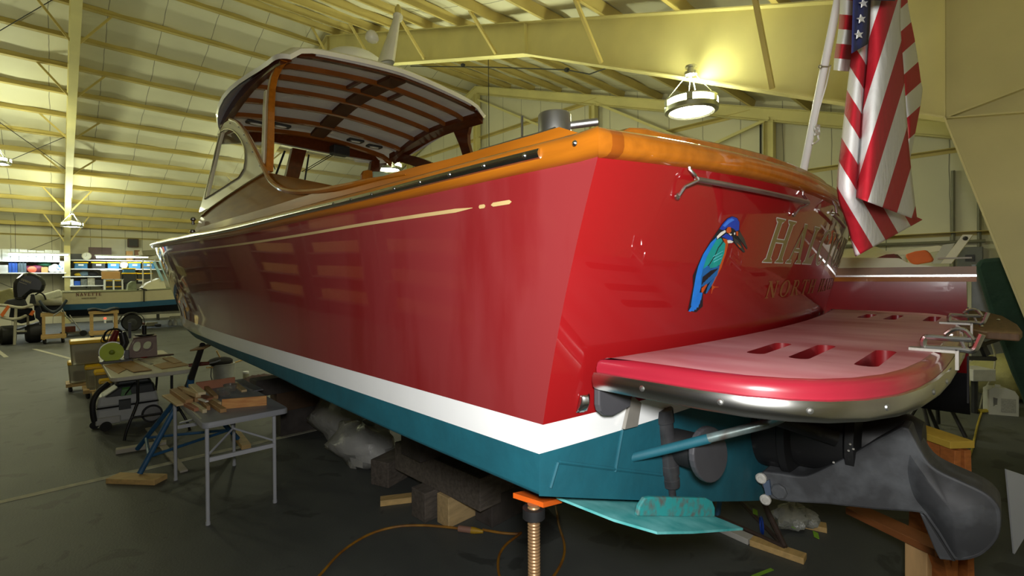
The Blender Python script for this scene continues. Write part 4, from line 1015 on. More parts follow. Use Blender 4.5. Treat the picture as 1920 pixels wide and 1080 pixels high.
# flagstaff and flag
fs0 = isect(1508, 318, lambda s, w, z: s+.10); p0 = bp(-.06, fs0[1], fs0[2]-.12)
q0 = V(ib(1508, 312, 's', -.10)); q1 = V(ib(1571, 0, 's', -.36)); dq = q1-q0
top = bp(*(q0+dq*1.9)); bot = bp(*(q0-dq*.10))
staff = thing('flagstaff', 'white flagstaff raked out over the varnished stern of the red boat', 'flagstaff', bot)
MB().tube([bot, bp(*q0), bp(*q1), top], [.021, .021, .0185, .014], 16).build('pole', mat('white_paint', (236, 236, 232), .35, var=.02), staff)
FQ = lambda x, y, s: V(ib(x, y, 's', s))
cordm = mat('white_cord', (226, 226, 220), .8, var=.1, bump=.2)
MB().tube([bp(*FQ(1557, 124, -.29)), bp(*FQ(1549, 160, -.26)), bp(*FQ(1535, 208, -.22)), bp(*FQ(1529, 234, -.2))], .0035, 6).build('halyard', cordm, staff)
kn = [bp(*FQ(1532+5*math.sin(i*2.1), 244+9*math.cos(i*1.3), -.2+.006*math.sin(i))) for i in range(16)]+[bp(*FQ(1534, 258, -.2)), bp(*FQ(1535, 262, -.2)), bp(*FQ(1528, 268, -.2)), bp(*FQ(1524, 269, -.2))]
MB().tube(smooth_path(kn, 4), .005, 6).build('halyard_coil', cordm, staff)
MB().tube([bp(*FQ(1538+3*math.cos(t), 125+3*math.sin(t), -.28)) for t in [k*.6 for k in range(11)]]+[bp(*FQ(1552, 125, -.29)), bp(*FQ(1558, 123, -.29))], .003, 6).build('snap_hook', brushed, staff)
fm = bpy.data.materials.new('flag_cloth'); fm.use_nodes = True; nt = fm.node_tree; bs = nt.nodes['Principled BSDF']; bs.inputs['Roughness'].default_value = .75
at = nt.nodes.new('ShaderNodeUVMap'); at.uv_map = 'stripes'; sx = nt.nodes.new('ShaderNodeSeparateXYZ'); nt.links.new(at.outputs[0], sx.inputs[0])
hf = nt.nodes.new('ShaderNodeMath'); hf.operation = 'MULTIPLY'; hf.inputs[1].default_value = .5; nt.links.new(sx.outputs[0], hf.inputs[0])
fr = nt.nodes.new('ShaderNodeMath'); fr.operation = 'FRACT'; nt.links.new(hf.outputs[0], fr.inputs[0])
lt = nt.nodes.new('ShaderNodeMath'); lt.operation = 'LESS_THAN'; lt.inputs[1].default_value = .5; nt.links.new(fr.outputs[0], lt.inputs[0])
mx = nt.nodes.new('ShaderNodeMix'); mx.data_type = 'RGBA'; mx.inputs['A'].default_value = (*lin((226, 226, 224)), 1); mx.inputs['B'].default_value = (*lin((182, 22, 40)), 1); nt.links.new(lt.outputs[0], mx.inputs['Factor'])
nv = nt.nodes.new('ShaderNodeMix'); nv.data_type = 'RGBA'; nv.inputs['B'].default_value = (*lin((28, 34, 78)), 1); nt.links.new(mx.outputs['Result'], nv.inputs['A'])
gt = nt.nodes.new('ShaderNodeMath'); gt.operation = 'GREATER_THAN'; gt.inputs[1].default_value = .5; nt.links.new(sx.outputs[1], gt.inputs[0]); nt.links.new(gt.outputs[0], nv.inputs['Factor'])
nt.links.new(nv.outputs['Result'], bs.inputs['Base Color'])
tcn = nt.nodes.new('ShaderNodeTexCoord'); nzn = nt.nodes.new('ShaderNodeTexNoise'); nzn.inputs['Scale'].default_value = 16; nzn.inputs['Detail'].default_value = 4; nt.links.new(tcn.outputs['Object'], nzn.inputs[0])
bmpn = nt.nodes.new('ShaderNodeBump'); bmpn.inputs['Strength'].default_value = .25; bmpn.inputs['Distance'].default_value = .02; nt.links.new(nzn.outputs['Fac'], bmpn.inputs['Height']); nt.links.new(bmpn.outputs[0], bs.inputs['Normal'])
# pleats: (left edge polyline, right edge polyline, base distance aft, stripe function, canton flag); crop coordinates
SF = -.62
def fp(x, y, d): return bp(*ib(1400+x/2.16, y/2.16, 's', SF+d))
pleats = [
 # front fold
 ([(505, -160), (497, 100), (487, 250), (470, 420), (458, 600), (444, 800)], [(640, -160), (622, 60), (636, 290), (648, 480), (662, 650), (690, 892)], 0.0, lambda x, y: (x+.31*y-545)/66+0, 0),
 # left fold running down to the lowest corner
 ([(432, -160), (436, 60), (424, 215), (405, 380), (385, 560), (366, 770), (405, 905), (440, 1040)], [(520, -160), (520, 60), (520, 215), (520, 380), (530, 560), (560, 770), (640, 850), (712, 890)], .05, lambda x, y: ((y-1.7*x)+98)/115+0, 0),
 # right fold at the back
 ([(560, -160), (585, 60), (600, 240), (620, 420), (640, 560), (645, 640)], [(640, -160), (652, 10), (682, 170), (704, 320), (709, 392), (662, 640)], .09, lambda x, y: (y+.9*x-596)/93+1, 0),
 # piece still laced to the staff
 ([(385, -160), (378, 30), (372, 120), (357, 220), (352, 284)], [(450, -160), (450, 30), (450, 120), (445, 220), (440, 292)], .11, lambda x, y: (y-.1*x-20)/60+0, 0)]
mb = MB(); UVS = []
def addgrid(rows, uvs):
    m_, n_ = len(rows), len(rows[0]); b0_ = len(mb.v)
    mb.grid(rows); UVS.extend([u for r in uvs for u in r])
for Lf, Rt, d0, fn, ct in pleats:
    Ll = smooth_path([(x, y, 0) for x, y in Lf], 8); Rr = smooth_path([(x, y, 0) for x, y in Rt], 8); N = 60; rows = []; uvs = []
    def samp(P_, f): i = min(int(f*(len(P_)-1)), len(P_)-2); k = f*(len(P_)-1)-i; return P_[i]*(1-k)+P_[i+1]*k
    for i in range(N+1):
        a, b = samp(Ll, i/N), samp(Rr, i/N); r = []; u = []
        for j in range(25):
            f = j/24; p = a*(1-f)+b*f
            dep = d0+.013*math.sin(f*math.pi*2.2+i*.05)*(.4+.6*i/N)+.03*(abs(2*f-1)**3)
            r.append(fp(p.x, p.y, dep)); u.append((fn(p.x, p.y)+40, 1. if ct else 0.))
        rows.append(r); uvs.append(u)
    addgrid(rows, uvs)
# canton and its stars, hanging down the left fold
def flat_patch(pts, d, u, nx=6): 
    a = [V((*p, 0)) for p in pts]; rows = []; uvs = []
    for i in range(13):
        l, r_ = a[0].lerp(a[3], i/12), a[1].lerp(a[2], i/12); rows.append([fp(l.lerp(r_, j/nx).x, l.lerp(r_, j/nx).y, d+.004*math.sin(j*1.3)) for j in range(nx+1)]); uvs.append([u]*(nx+1))
    addgrid(rows, uvs)
flat_patch([(437, -160), (512, -160), (491, 178), (425, 216)], -.006, (40.5, 1.))
flat_patch([(500, -160), (604, -160), (600, 4), (505, 0)], -.035, (40.5, 1.))
fo = MB(); fo.v = mb.v; fo.f = mb.f; fo.mi = mb.mi; fo.sm = mb.sm
flag = bpy.data.meshes.new('flag'); flag.from_pydata([v for v in fo.v], [], fo.f); flag.materials.append(fm)
uvl = flag.uv_layers.new(name='stripes')
for p in flag.polygons:
    p.use_smooth = True
    for li in p.loop_indices: uvl.data[li].uv = UVS[flag.loops[li].vertex_index]
flago = bpy.data.objects.new('flag', flag); COL.objects.link(flago); WM['flag'] = Matrix.Identity(4)
tag(flago, 'stars and stripes flag drooping in folds from the white flagstaff', 'flag')
md = flago.modifiers.new('solid', 'SOLIDIFY'); md.thickness = .0015; md.offset = 0
starm = mat('white_star', (232, 232, 230), .7, var=.02)
for (x, y) in ((473, 14), (464, 77), (454, 140), (480, -50)):
    mbx = MB(); pts = []
    for k in range(10):
        a = R(90+36*k+8); r = 19 if k % 2 == 0 else 8; pts.append(fp(x+r*math.cos(a)*1.0, y-r*math.sin(a), -.014))
    mbx.add([sum(pts, V((0, 0, 0)))/10]+pts, [(0, 1+k, 1+(k+1) % 10) for k in range(10)]); mbx.build('star', starm, flago, solid=.002)
# ================================================================== AROUND THE BOAT
def stickw(a, b, wd, th, name, m_, parent=None, z=None, bevel=.003, mi=0):
    a = V(a); b = V(b); return MB().bar(a, b, wd, th).build(name, m_, parent, bevel=bevel)
def solo(o, label, cat, group=None): return tag(o, label, cat, group)
# --- grey folding table
gm = mat('grey_table_plastic', (148, 150, 156), .5, var=.06, scale=8); gleg = mat('grey_table_legs', (178, 180, 186), .4, var=.05)
gt_ = thing('folding_table', 'grey plastic folding table covered with wood offcuts', 'table', (1.15, 5.15, 0))
ZT = .855
mb = MB(); rr = rrect(1.165, 5.14, .325, .71, .05); 
mb.grid([[V((x*1., y, ZT-.045)) for x, y in rr], [V((x, y, ZT-.008)) for x, y in rr], [V((1.165+(x-1.165)*.985, 5.14+(y-5.14)*.992, ZT)) for x, y in rr]], closed=True)
mb.add([V((1.165+(x-1.165)*.985, 5.14+(y-5.14)*.992, ZT)) for x, y in rr], [tuple(range(len(rr)))]); mb.add([V((x, y, ZT-.045)) for x, y in rr], [tuple(range(len(rr)))])
mb.build('tabletop', gm, gt_)
MB().box((.853, 4.6, ZT-.002), (.868, 5.78, ZT+.0015)).build('edge_wear_strip', mat('worn_pale_edge', (196, 200, 186), .6), gt_)
for (x, y) in ((.89, 4.54), (1.41, 4.57), (.86, 5.77), (1.38, 5.78)): MB().tube([(x, y, 0), (x, y, ZT-.045)], .0155, 12).lathe((x, y, 0), [(.018, 0), (.018, .025)], n=12).build('leg', gleg, gt_)
for y in (4.555, 5.775): MB().bar((.88, y, .52), (1.4, y, .52), .022, .034).build('crossbar', gleg, gt_)
for (x, y, y2) in ((1.15, 4.56, 5.12), (1.15, 5.77, 5.2)):
    for xx in (.9, 1.4): MB().tube([(xx, y, .56), (x, (y+y2)/2+.0, .66)], .009, 8).build('brace', gleg, gt_)
    MB().tube([(x, (y+y2)/2, .66), (x, y2, ZT-.05)], .011, 8).build('brace', gleg, gt_)
# --- offcuts on the grey table
wa_ = mat('offcut_tan', (172, 132, 84), .6, var=.18, scale=6, stretch=(3, 3, 8)); wb2 = mat('offcut_pale', (204, 178, 132), .6, var=.12, scale=6); wc = mat('offcut_cedar', (196, 124, 66), .55, var=.25, scale=7, stretch=(1, 1, 6), col2=(226, 170, 100)); wd_ = mat('offcut_pink', (176, 116, 84), .6, var=.15, scale=5)
OFF = [((312, 741), (340, 759), .075, .018, 0, wb2, 'flat pale board offcut at the far left edge of the grey table'),
 ((325, 734), (355, 755), .06, .06, 0, wa_, 'thick tan square block offcut left on the grey table'),
 ((338, 729), (371, 748), .05, .055, 0, wa_, 'tan block offcut lying beside the thick square one'),
 ((347, 731), (372, 741), .045, .04, .056, wb2, 'short tan stick lying across the two thick blocks'),
 ((360, 722), (379, 738), .062, .026, .075, mat('offcut_cream', (216, 200, 160), .6), 'cream coloured offcut on top of the pile'),
 ((349, 758), (369, 768), .04, .03, 0, wd_, 'small brown stick in front of the thick block'),
 ((362, 757), (384, 771), .034, .032, .0, mat('offcut_cream', (216, 200, 160)), 'pale square stick with a white painted end'),
 ((376, 750), (391, 765), .028, .04, 0, wa_, 'narrow stick standing on edge beside the white-ended one'),
 ((374, 748), (388, 753), .03, .012, .045, mat('offcut_white', (226, 224, 214), .5), 'tiny white painted chip on the narrow stick'),
 ((372, 742), (396, 748), .07, .02, .0, wd_, 'rough pinkish splinter in the middle of the pile'),
 ((384, 724), (405, 745), .04, .035, 0, wa_, 'long tan stick running back beside the plastic tub'),
 ((393, 754), (419, 770), .05, .034, 0, wa_, 'tan stick touching the end of the orange board'),
 ((400, 750), (412, 757), .03, .03, 0, wb2, 'short pale peg behind the orange board'),
 ((440, 719), (458, 733), .05, .022, 0, wb2, 'pale board behind the plastic tub'),
 ((447, 712), (485, 732), .09, .01, 0, mat('clear_grey_strip', (140, 140, 146), .2, alpha=.7), 'grey translucent strip lying at the back of the table')]
for a, b, w_, h_, dz, m_, lb in OFF:
    A = atZ(*a, ZT+dz+h_/2+.001); B = atZ(*b, ZT+dz+h_/2+.001); solo(stickw(A, B, w_, h_, 'wood_offcut', m_), lb, 'offcut', 'wood offcuts on the grey table')
def stand_board(a, b, h_, th, lb, m_, ends=None):
    A = atZ(*a, ZT+.001); B = atZ(*b, ZT+.001); d = (B-A).normalized(); n = V((-d.y, d.x, 0))
    if n.y < 0: n = -n
    mb = MB().obox((A+B)/2+n*th/2+UP*h_/2, (B-A)/2, n*th/2, UP*h_/2)
    return solo(mb.build('wood_offcut', m_, bevel=.002), lb, 'offcut', 'wood offcuts on the grey table')
stand_board((416, 767.5), (500, 760), .085, .02, 'bright orange board standing on its edge on the grey table', wc)
stand_board((368, 733), (441, 722), .085, .022, 'pinkish board standing on edge at the back of the grey table', wd_)
clear = mat('clear_plastic', (214, 216, 210), .12, var=0, trans=.85, alpha=.6)
c = atZ(420, 744, ZT+.001)
tub = thing('plastic_tub', 'clear round plastic tub with a little red varnish in it', 'tub', c)
MB().lathe(c, [(.045, .0), (.05, .004), (.062, .075), (.066, .078), (.062, .08), (.058, .076), (.047, .006), (.0001, .005)], n=28).build('tub_wall', clear, tub)
MB().lathe(c+UP*.006, [(.0001, .018), (.048, .018)], n=24).build('varnish_residue', mat('red_residue', (116, 30, 22), .3), tub)
c = atZ(432, 733, ZT+.001)
solo(MB().lathe(c, [(.045, .0), (.05, .004), (.062, .065), (.066, .068), (.062, .07), (.058, .066), (.047, .006), (.0001, .005)], n=28).build('plastic_tub', clear), 'empty clear plastic tub just behind the one with red varnish', 'tub')
# --- white workbench table
wt_m = mat('white_bench_plastic', (214, 210, 194), .5, var=.06)
wt_ = thing('folding_table', 'long white folding table with black legs holding a chop saw', 'table', (.93, 8.9, 0))
ZW2 = .775; x0_, x1_, y0_, y1_ = .50, 1.35, 7.70, 10.15
rr = rrect((x0_+x1_)/2, (y0_+y1_)/2, (x1_-x0_)/2, (y1_-y0_)/2, .09)
mb = MB().prism([(x, y, ZW2-.05) for x, y in rr], (0, 0, .05)); mb.build('tabletop', wt_m, wt_, bevel=.008)
LT, LF = atZ(258, 712, ZW2-.05), atZ(233, 826, 0); RT, RF = atZ(322, 704, ZW2-.05), atZ(356, 806, 0)
for T0, F0 in ((LT, LF), (RT, RF)):
    MB().tube(smooth_path([T0, T0.lerp(V((T0.x, T0.y, .5)), .9), V((T0.x+(F0.x-T0.x)*.08, T0.y+(F0.y-T0.y)*.08, .42)), V((T0.x+(F0.x-T0.x)*.8, T0.y+(F0.y-T0.y)*.8, .13)), F0], 4), .016, 10).build('leg', blackm, wt_)
for y, dy in ((8.25, -.58), (9.6, .25)):
    for x in (.66, 1.2):
        if dy < 0: continue
        MB().tube(smooth_path([(x, y, ZW2-.05), (x, y, .5), (x, y+dy*.15, .38), (x, y+dy*.75, .14), (x, y+dy, 0.0)], 4), .016, 10).build('leg', blackm, wt_)
    MB().tube([(.66, y+dy*.5, .235), (1.2, y+dy*.5, .235)] if dy > 0 else [LT+(LF-LT)*.55-UP*.06, RT+(RF-RT)*.55-UP*.06], .012, 8).build('crossbar', blackm, wt_)
    MB().tube([(.93, y, ZW2-.06), (.93, y-dy*.8, ZW2-.055)], .01, 8).tube([(.68, y, .45), (.93, y-dy*.5, ZW2-.06)], .009, 8).build('brace', blackm, wt_)
ZB = ZW2+.001
SH = [([(195, 686), (243, 677), (256, 682), (222, 701)], 0, 'thin brown plywood sheet at the near left of the white table'), ([(219, 684), (246, 676.5), (285, 694), (250, 698)], .007, 'thin plywood sheet overlapping the first one'), ([(287, 685), (327, 676), (358, 684.5), (304, 692.5)], 0, 'thin plywood sheet at the near right corner of the white table'), ([(304, 672), (322, 669), (341, 679), (326, 682)], .007, 'small strip of plywood on top at the right of the white table')]
for q, dz, lb in SH:
    mb = MB().prism([atZ(x, y, ZB+dz) for x, y in q], (0, 0, .006)); solo(mb.build('plywood_sheet', plywood), lb, 'plywood sheet', 'plywood sheets on the white table')
mb = MB().prism([atZ(x, y, ZB) for x, y in ((254, 673), (260, 672), (288, 682), (281, 684))], (0, 0, .005)); solo(mb.build('steel_rule', brushed), 'dull metal straightedge between the plywood sheets', 'straightedge')
mb = MB().prism([atZ(x, y, ZB) for x, y in ((231, 672.5), (325, 664.5), (326, 666), (232, 674))], (0, 0, .02)); solo(mb.build('fence_strip', mat('brown_fence_strip', (92, 70, 50), .6)), 'thin dark strip in front of the mauve box', 'strip')
# chop saw
g0 = atZ(205, 679, ZB); saw = thing('chop_saw', 'red chop saw with a yellow-green blade guard on the white table', 'saw', g0)
vd = V((g0.x, g0.y, 0)).normalized(); vs_ = V((vd.y, -vd.x, 0))      # towards / across the view
ge = mat('yellow_green_guard', (206, 232, 10), .35, var=.05, coat=.3)
gc = g0+UP*.15+vs_*.03
MB().lathe(gc-vd*.02, [(.0001, -.002), (.03, -.003), (.045, .004), (.115, .008), (.14, .018), (.14, .045), (.0001, .045)], axis=-vd, n=36).build('blade_guard', ge, saw)
MB().lathe(gc-vd*.075, [(.035, 0), (.035, .015), (.02, .022), (.0001, .022)], axis=-vd, n=20).build('guard_hub', mat('olive_hub', (140, 160, 30), .4), saw)
MB().lathe(gc+vd*.0, [(.15, 0), (.15, .004)], axis=-vd, n=36).build('saw_blade', brushed, saw)
MB().tube([gc+vs_*.11+UP*.02, gc+vs_*.15+UP*.12, gc+vs_*.12+UP*.28], [.05, .055, .045], 12).build('motor_housing', mat('dark_motor', (50, 50, 52), .35, var=.3), saw)
MB().tube([gc+vs_*.0+UP*.13+vd*.05, gc+vs_*.06+UP*.30+vd*.08], [.05, .035], 12).build('red_cover', mat('saw_red', (130, 34, 30), .4), saw)
MB().tube(smooth_path([gc+vs_*.12+UP*.28, gc+vs_*.06+UP*.33, gc-vs_*.05+UP*.31, gc-vs_*.09+UP*.2, gc-vs_*.06+UP*.16], 4), .014, 8).build('handle', blackm, saw)
MB().tube(smooth_path([gc-vs_*.1+UP*.24, gc-vs_*.12+UP*.16, gc-vs_*.06+UP*.14, gc-vs_*.03+UP*.25, gc+vs_*.03+UP*.36], 4), .006, 6).build('power_cord', cable, saw)
MB().obox(g0+UP*.015+vs_*.08, vs_*.19, vd*.14, UP*.015).obox(g0+UP*.09+vs_*.2+vd*.05, vs_*.03, vd*.05, UP*.07).build('base', mat('saw_base_grey', (96, 96, 96), .4, metal=.6), saw, bevel=.006)
MB().obox(gc+vs_*.21+UP*.3, vs_*.018, vd*.02, UP*.12).build('upright', blackm, saw)
# mauve box with oval holes
b0_ = atZ(238, 672, ZB+.022); b1_ = atZ(293, 667, ZB+.022); dx_ = (b1_-b0_); bl = dx_.length; dx_ /= bl; dn = V((-dx_.y, dx_.x, 0)); 
if dn.y < 0: dn = -dn
mv = mat('mauve_box_board', (166, 146, 142), .6, var=.05)
jb = thing('jig_box', 'mauve plywood jig box with two oval holes beside the chop saw', 'box', b0_)
def ov(cx, cz, rx, rz, n=20): return [(cx+rx*math.cos(2*math.pi*k/n), cz+rz*math.sin(2*math.pi*k/n)) for k in range(n)]
fa = [(-.02, 0), (bl, 0), (bl-.01, .30), (.10, .28)]
b = bmesh.new()
for lp in (fa, ov(bl*.36, .15, .055, .09), ov(bl*.72, .16, .06, .075)):
    vs = [b.verts.new((p[0], p[1], 0)) for p in lp]
    for i in range(len(vs)): b.edges.new((vs[i-1], vs[i]))
bmesh.ops.triangle_fill(b, use_beauty=True, edges=b.edges[:]); b.verts.index_update()
for k, off in (('front_panel', 0), ('back_panel', .3)):
    mb = MB(); mb.add([b0_+dx_*v.co.x+UP*v.co.y+dn*off for v in b.verts], [[v.index for v in f.verts] for f in b.faces]); mb.build(k, mv, jb, solid=.016)
b.free()
MB().prism([b0_+dx_*bl, b0_+dx_*(bl-.01)+UP*.3, b0_+dx_*(bl-.01)+UP*.3+dn*.3, b0_+dx_*bl+dn*.3], dx_*.016).build('end_panel', mv, jb)
MB().prism([b0_+dx_*.08+UP*.285, b0_+dx_*(bl+.01)+UP*.305, b0_+dx_*(bl+.01)+UP*.305+dn*.32, b0_+dx_*.08+UP*.285+dn*.32], UP*.014).build('top_panel', mat('brown_box_top', (96, 66, 52), .5), jb)
MB().lathe(b0_+dx_*(bl*.62)+UP*.315+dn*.15, [(.12, 0), (.12, .02), (.03, .03), (.03, .16), (.0001, .16)], n=16).build('router_base', blackm, jb)
c = atZ(270, 670.5, ZB+.0); solo(MB().lathe(c, [(.045, 0), (.05, .01), (.05, .075), (.035, .08), (.0001, .08)], n=20).build('tape_roll', mat('red_tape', (146, 24, 22), .4)), 'small red tape roll in front of the mauve box', 'tape roll')
c = atZ(357, 689, ZB)
cl = thing('hand_clamp', 'red-brown hand clamp at the near right corner of the white table', 'clamp', c)
rb_ = mat('red_brown_handle', (112, 50, 34), .4)
MB().tube([c+UP*.03-vs_*.02, c+UP*.035+vs_*.10, c+UP*.03+vs_*.22], [.022, .03, .024], 10).build('handle', rb_, cl)
MB().tube([c+UP*.03+vs_*.22, c+UP*.04+vs_*.3, c+UP*.06+vs_*.36], .012, 8).build('jaw', brushed, cl)
# --- shop vacuum under the white table
vac = thing('shop_vacuum', 'light grey shop vacuum on wheels parked under the white table', 'vacuum', (.70, 8.15, 0))
vg = mat('vac_grey', (190, 192, 192), .45, var=.05); vdk = mat('vac_dark', (46, 50, 50), .45, var=.1); vgr = mat('vac_green', (70, 130, 50), .4)
def slab(x0, y0, x1, y1, z0, z1, name, m_, par, dx0=0, dx1=0, bv=.03): 
    mb = MB(); mb.add([(x0, y0, z0), (x1, y0, z0), (x1, y1, z0), (x0, y1, z0), (x0+dx0, y0+.01, z1), (x1-dx1, y0+.01, z1), (x1-dx1, y1-.01, z1), (x0+dx0, y1-.01, z1)], [(0, 3, 2, 1), (4, 5, 6, 7), (0, 1, 5, 4), (1, 2, 6, 5), (2, 3, 7, 6), (3, 0, 4, 7)]); return mb.build(name, m_, par, bevel=bv)
slab(.37, 7.93, 1.04, 8.33, .07, .28, 'tank', vg, vac); slab(.37, 7.925, 1.04, 8.335, .28, .292, 'seam', black, vac, bv=0)
slab(.37, 7.93, 1.04, 8.33, .292, .44, 'upper_housing', vg, vac, .03, .02); slab(.39, 7.94, 1.02, 8.32, .40, .55, 'motor_cover', vdk, vac, .22, .03)
slab(.56, 7.96, .98, 8.3, .55, .64, 'accessory_tray', vdk, vac, .04, .05)
slab(.62, 7.925, .74, 7.94, .42, .53, 'green_badge', vgr, vac, .02, .02, .004); slab(.60, 7.918, .73, 7.935, .235, .375, 'latch', vdk, vac, bv=.006)
slab(.36, 7.90, .62, 7.95, .07, .17, 'front_bumper', mat('vac_pale', (176, 176, 172), .5), vac)
MB().tube(smooth_path([(.50, 8.0, .60), (.40, 7.95, .52), (.34, 7.92, .40), (.335, 7.91, .26), (.35, 7.92, .14)], 5), .032, 10).build('hose', mat('vac_hose', (30, 30, 31), .6), vac)
for (x, y, r_) in ((.46, 7.86, .06), (.36, 8.1, .05)): MB().lathe((x, y, r_), [(.001, -.02), (r_, -.02), (r_, .02), (.001, .02)], axis=(.3, 1, 0), n=20).build('caster', black, vac)
MB().lathe((.96, 7.915, .12), [(.001, -.012), (.088, -.012), (.12, -.005), (.12, .02), (.001, .02)], axis=(0, 1, 0), n=28).build('rear_wheel', mat('wheel_grey', (140, 140, 140), .5), vac)
MB().lathe((.96, 7.905, .12), [(.095, 0), (.122, 0), (.122, .03), (.095, .03)], axis=(0, 1, 0), n=28).build('tyre', black, vac); vac.location.y += .42; vac.location.x += .02
# --- blue boat stand under the forward quarter
bl_m = mat('blue_stand_paint', (44, 92, 134), .5, var=.2, scale=12)
stn = thing('boat_stand', 'blue tripod boat stand leaning up to the bow half of the red boat', 'boat stand', (1.05, 6.6, 0))
F1, F2, F3, F4 = atZ(262, 888, .06), atZ(258, 841, .06), atZ(446, 822, .06), V((1.55, 7.5, .06))
hub = atD(352, 722, 5.15); tp = bp(4.72, -1.27, -.665)
MB().tube([atD(352, 724, 5.15)-V((0, 0, .02)), tp], [.035, .026], 12).build('screw_post', mat('dark_screw_steel', (40, 38, 38), .5), stn)
for f in (F1, F2, F3): MB().tube([f, hub], .026, 10).build('leg', bl_m, stn)
MB().tube([hub-V((0, 0, .25)), hub+(tp-hub)*.25], .034, 12).build('sleeve', bl_m, stn)
for a, b in ((F1, F2), (F2, F3), (F1, F3)):
    k = .18; MB().tube([a+(hub-a)*k, b+(hub-b)*k], .016, 8).build('tie_bar', bl_m, stn)
MB().lathe(tp-V((0, 0, .03)), [(.02, -.02), (.11, 0), (.11, .012), (.001, .014)], axis=(-.25, 0, 1), n=4).build('pad', mat('plywood_pad', (140, 110, 70), .7), stn)
def pad(a, b, w_, h_, m_, lb): solo(stickw(atZ(*a, h_/2), atZ(*b, h_/2), w_, h_, 'wood_block', m_), lb, 'wood block', 'wood blocks under the blue stand')
pad((212, 896), (302, 899), .16, .05, pine, 'pine plank under the nearest foot of the blue stand')
pad((217, 846), (312, 830), .10, .05, mat('whitened_board', (176, 170, 156), .7), 'whitish board under the left rear foot of the blue stand')
pad((441, 810), (462, 838), .10, .05, pine, 'short pine board under the right foot of the blue stand')
solo(stickw(atZ(278, 800, .03)-V((0, 0, .02)), atZ(345, 880, .03)-V((0, 0, .02)), .07, .02, 'wood_lath', mat('whitened_board', (176, 170, 156))), 'thin pale lath on the floor running beneath the two tables', 'lath')
# --- totes with yellow lids on dollies
ylid = mat('yellow_lid', (244, 198, 10), .4, var=.08); tclear = mat('frosted_tote_plastic', (176, 172, 140), .3, var=.1, trans=.35, alpha=.85)
def tote(x0, y0, x1, y1, z0, z1, lb, parent=None):
    t = thing('storage_tote', lb, 'storage tote', ((x0+x1)/2, (y0+y1)/2, z0), 'clear totes with yellow lids')
    slab(x0+.03, y0+.03, x1-.03, y1-.03, z0, z1-.05, 'bin_body', tclear, t, -.02, -.02, .02)
    slab(x0, y0, x1, y1, z1-.055, z1, 'lid', ylid, t, .015, .015, .015)
    slab(x0+.08, y0+.06, x1-.08, y1-.06, z0+.02, z0+(z1-z0)*.5, 'contents', mat('brown_contents', (116, 84, 60), .8, var=.4, scale=9), t)
    return t
def dolly(x0, y0, x1, y1, lb):
    t = thing('furniture_dolly', lb, 'dolly', ((x0+x1)/2, (y0+y1)/2, 0), 'wooden dollies under the totes')
    for yy in (y0, y1-.08): MB().box((x0, yy, .09), (x1, yy+.08, .13)).build('rail', pine, t, bevel=.004)
    for xx in (x0, x1-.08): MB().box((xx, y0, .13), (xx+.08, y1, .15)).build('crosspiece', pine, t, bevel=.004)
    for xx in (x0+.06, x1-.06):
        for yy in (y0+.05, y1-.05): MB().lathe((xx, yy, .045), [(.001, -.016), (.045, -.016), (.045, .016), (.001, .016)], axis=(1, .3, 0), n=16).build('caster', black, t)
dolly(.14, 11.55, .70, 11.95, 'low wooden dolly under the farthest yellow-lidded tote'); dolly(.34, 10.7, .86, 11.2, 'low wooden dolly under the middle pair of totes'); dolly(.44, 10.0, 1.0, 10.5, 'low wooden dolly nearest the white table')
tote(.16, 11.55, .50, 11.95, .15, .53, 'small yellow-lidded tote on the farthest dolly')
tote(.36, 10.78, .70, 11.12, .15, .53, 'small yellow-lidded tote on the middle dolly, under the big one')
tote(.46, 10.25, .78, 10.6, .15, .50, 'small yellow-lidded tote behind the lowest one'); tote(.50, 9.95, .74, 10.2, .15, .40, 'lowest and nearest yellow-lidded tote, beside the white table')
tote(.18, 11.0, .92, 11.5, .535, .95, 'big clear tote with a long yellow lid stacked on the smaller ones')
# --- bucket, tools and tarp beneath the bow
c = atD(419, 712, 9.3); c.z = 0
bk = thing('bucket', 'pale grey bucket stuffed with tools under the bow', 'bucket', c)
MB().lathe(c, [(.16, 0), (.19, .34), (.2, .345), (.2, .36), (.17, .36), (.15, .02)], n=28).build('pail', mat('pale_bucket', (150, 152, 148), .5), bk)
MB().tube([c+V((-.2, 0, .33)), c+V((-.23, -.1, .15)), c+V((-.2, -.1, .05))], .008, 6).build('bail_handle', blackm, bk)
mb = MB(); mb.sphere(c+V((-.05, 0, .40)), .2, 14, sc_=(1.1, .9, .45)); mb.build('tool_bag', mat('black_cloth', (28, 27, 27), .9, bump=.3), bk)
for a, b in (((.02, .0, .3), (-.12, -.04, .62)), ((.1, .02, .32), (.42, .0, .40)), ((-.1, 0, .3), (-.30, -.1, .33))): MB().tube([c+V(a), c+V(b)], .014, 8).build('tool_handle', pine, bk)
c = atD(485, 708, 9.0); c.z = 0
mb = MB(); rows = []
for i in range(9):
    r_ = []
    for j in range(17):
        u, v_ = i/8-.5, j/16-.5; r_.append(c+V((u*.9+v_*.2, v_*.9, max(.004, .18*(1-(2*u)**2)*(1-(2*v_)**2)+.04*math.sin(i*1.7+j*1.1)*(1-(2*u)**2)*(1-(2*v_)**2)))))
    rows.append(r_)
mb.grid(rows); solo(mb.build('folded_tarp', mat('maroon_tarp', (64, 38, 34), .8, var=.3, bump=.4)), 'dark maroon folded tarp on the floor beside the bucket', 'tarp')
c = atD(461, 700, 9.1); c.z = 0
jr = thing('jar', 'small jar with a white lid by the maroon tarp', 'jar', c)
MB().lathe(c, [(.05, 0), (.05, .2)], n=16).build('jar_body', tclear, jr); MB().lathe(c+UP*.2, [(.053, 0), (.053, .035), (.001, .036)], n=16).build('lid', mat('white_cap', (226, 228, 226), .4), jr)
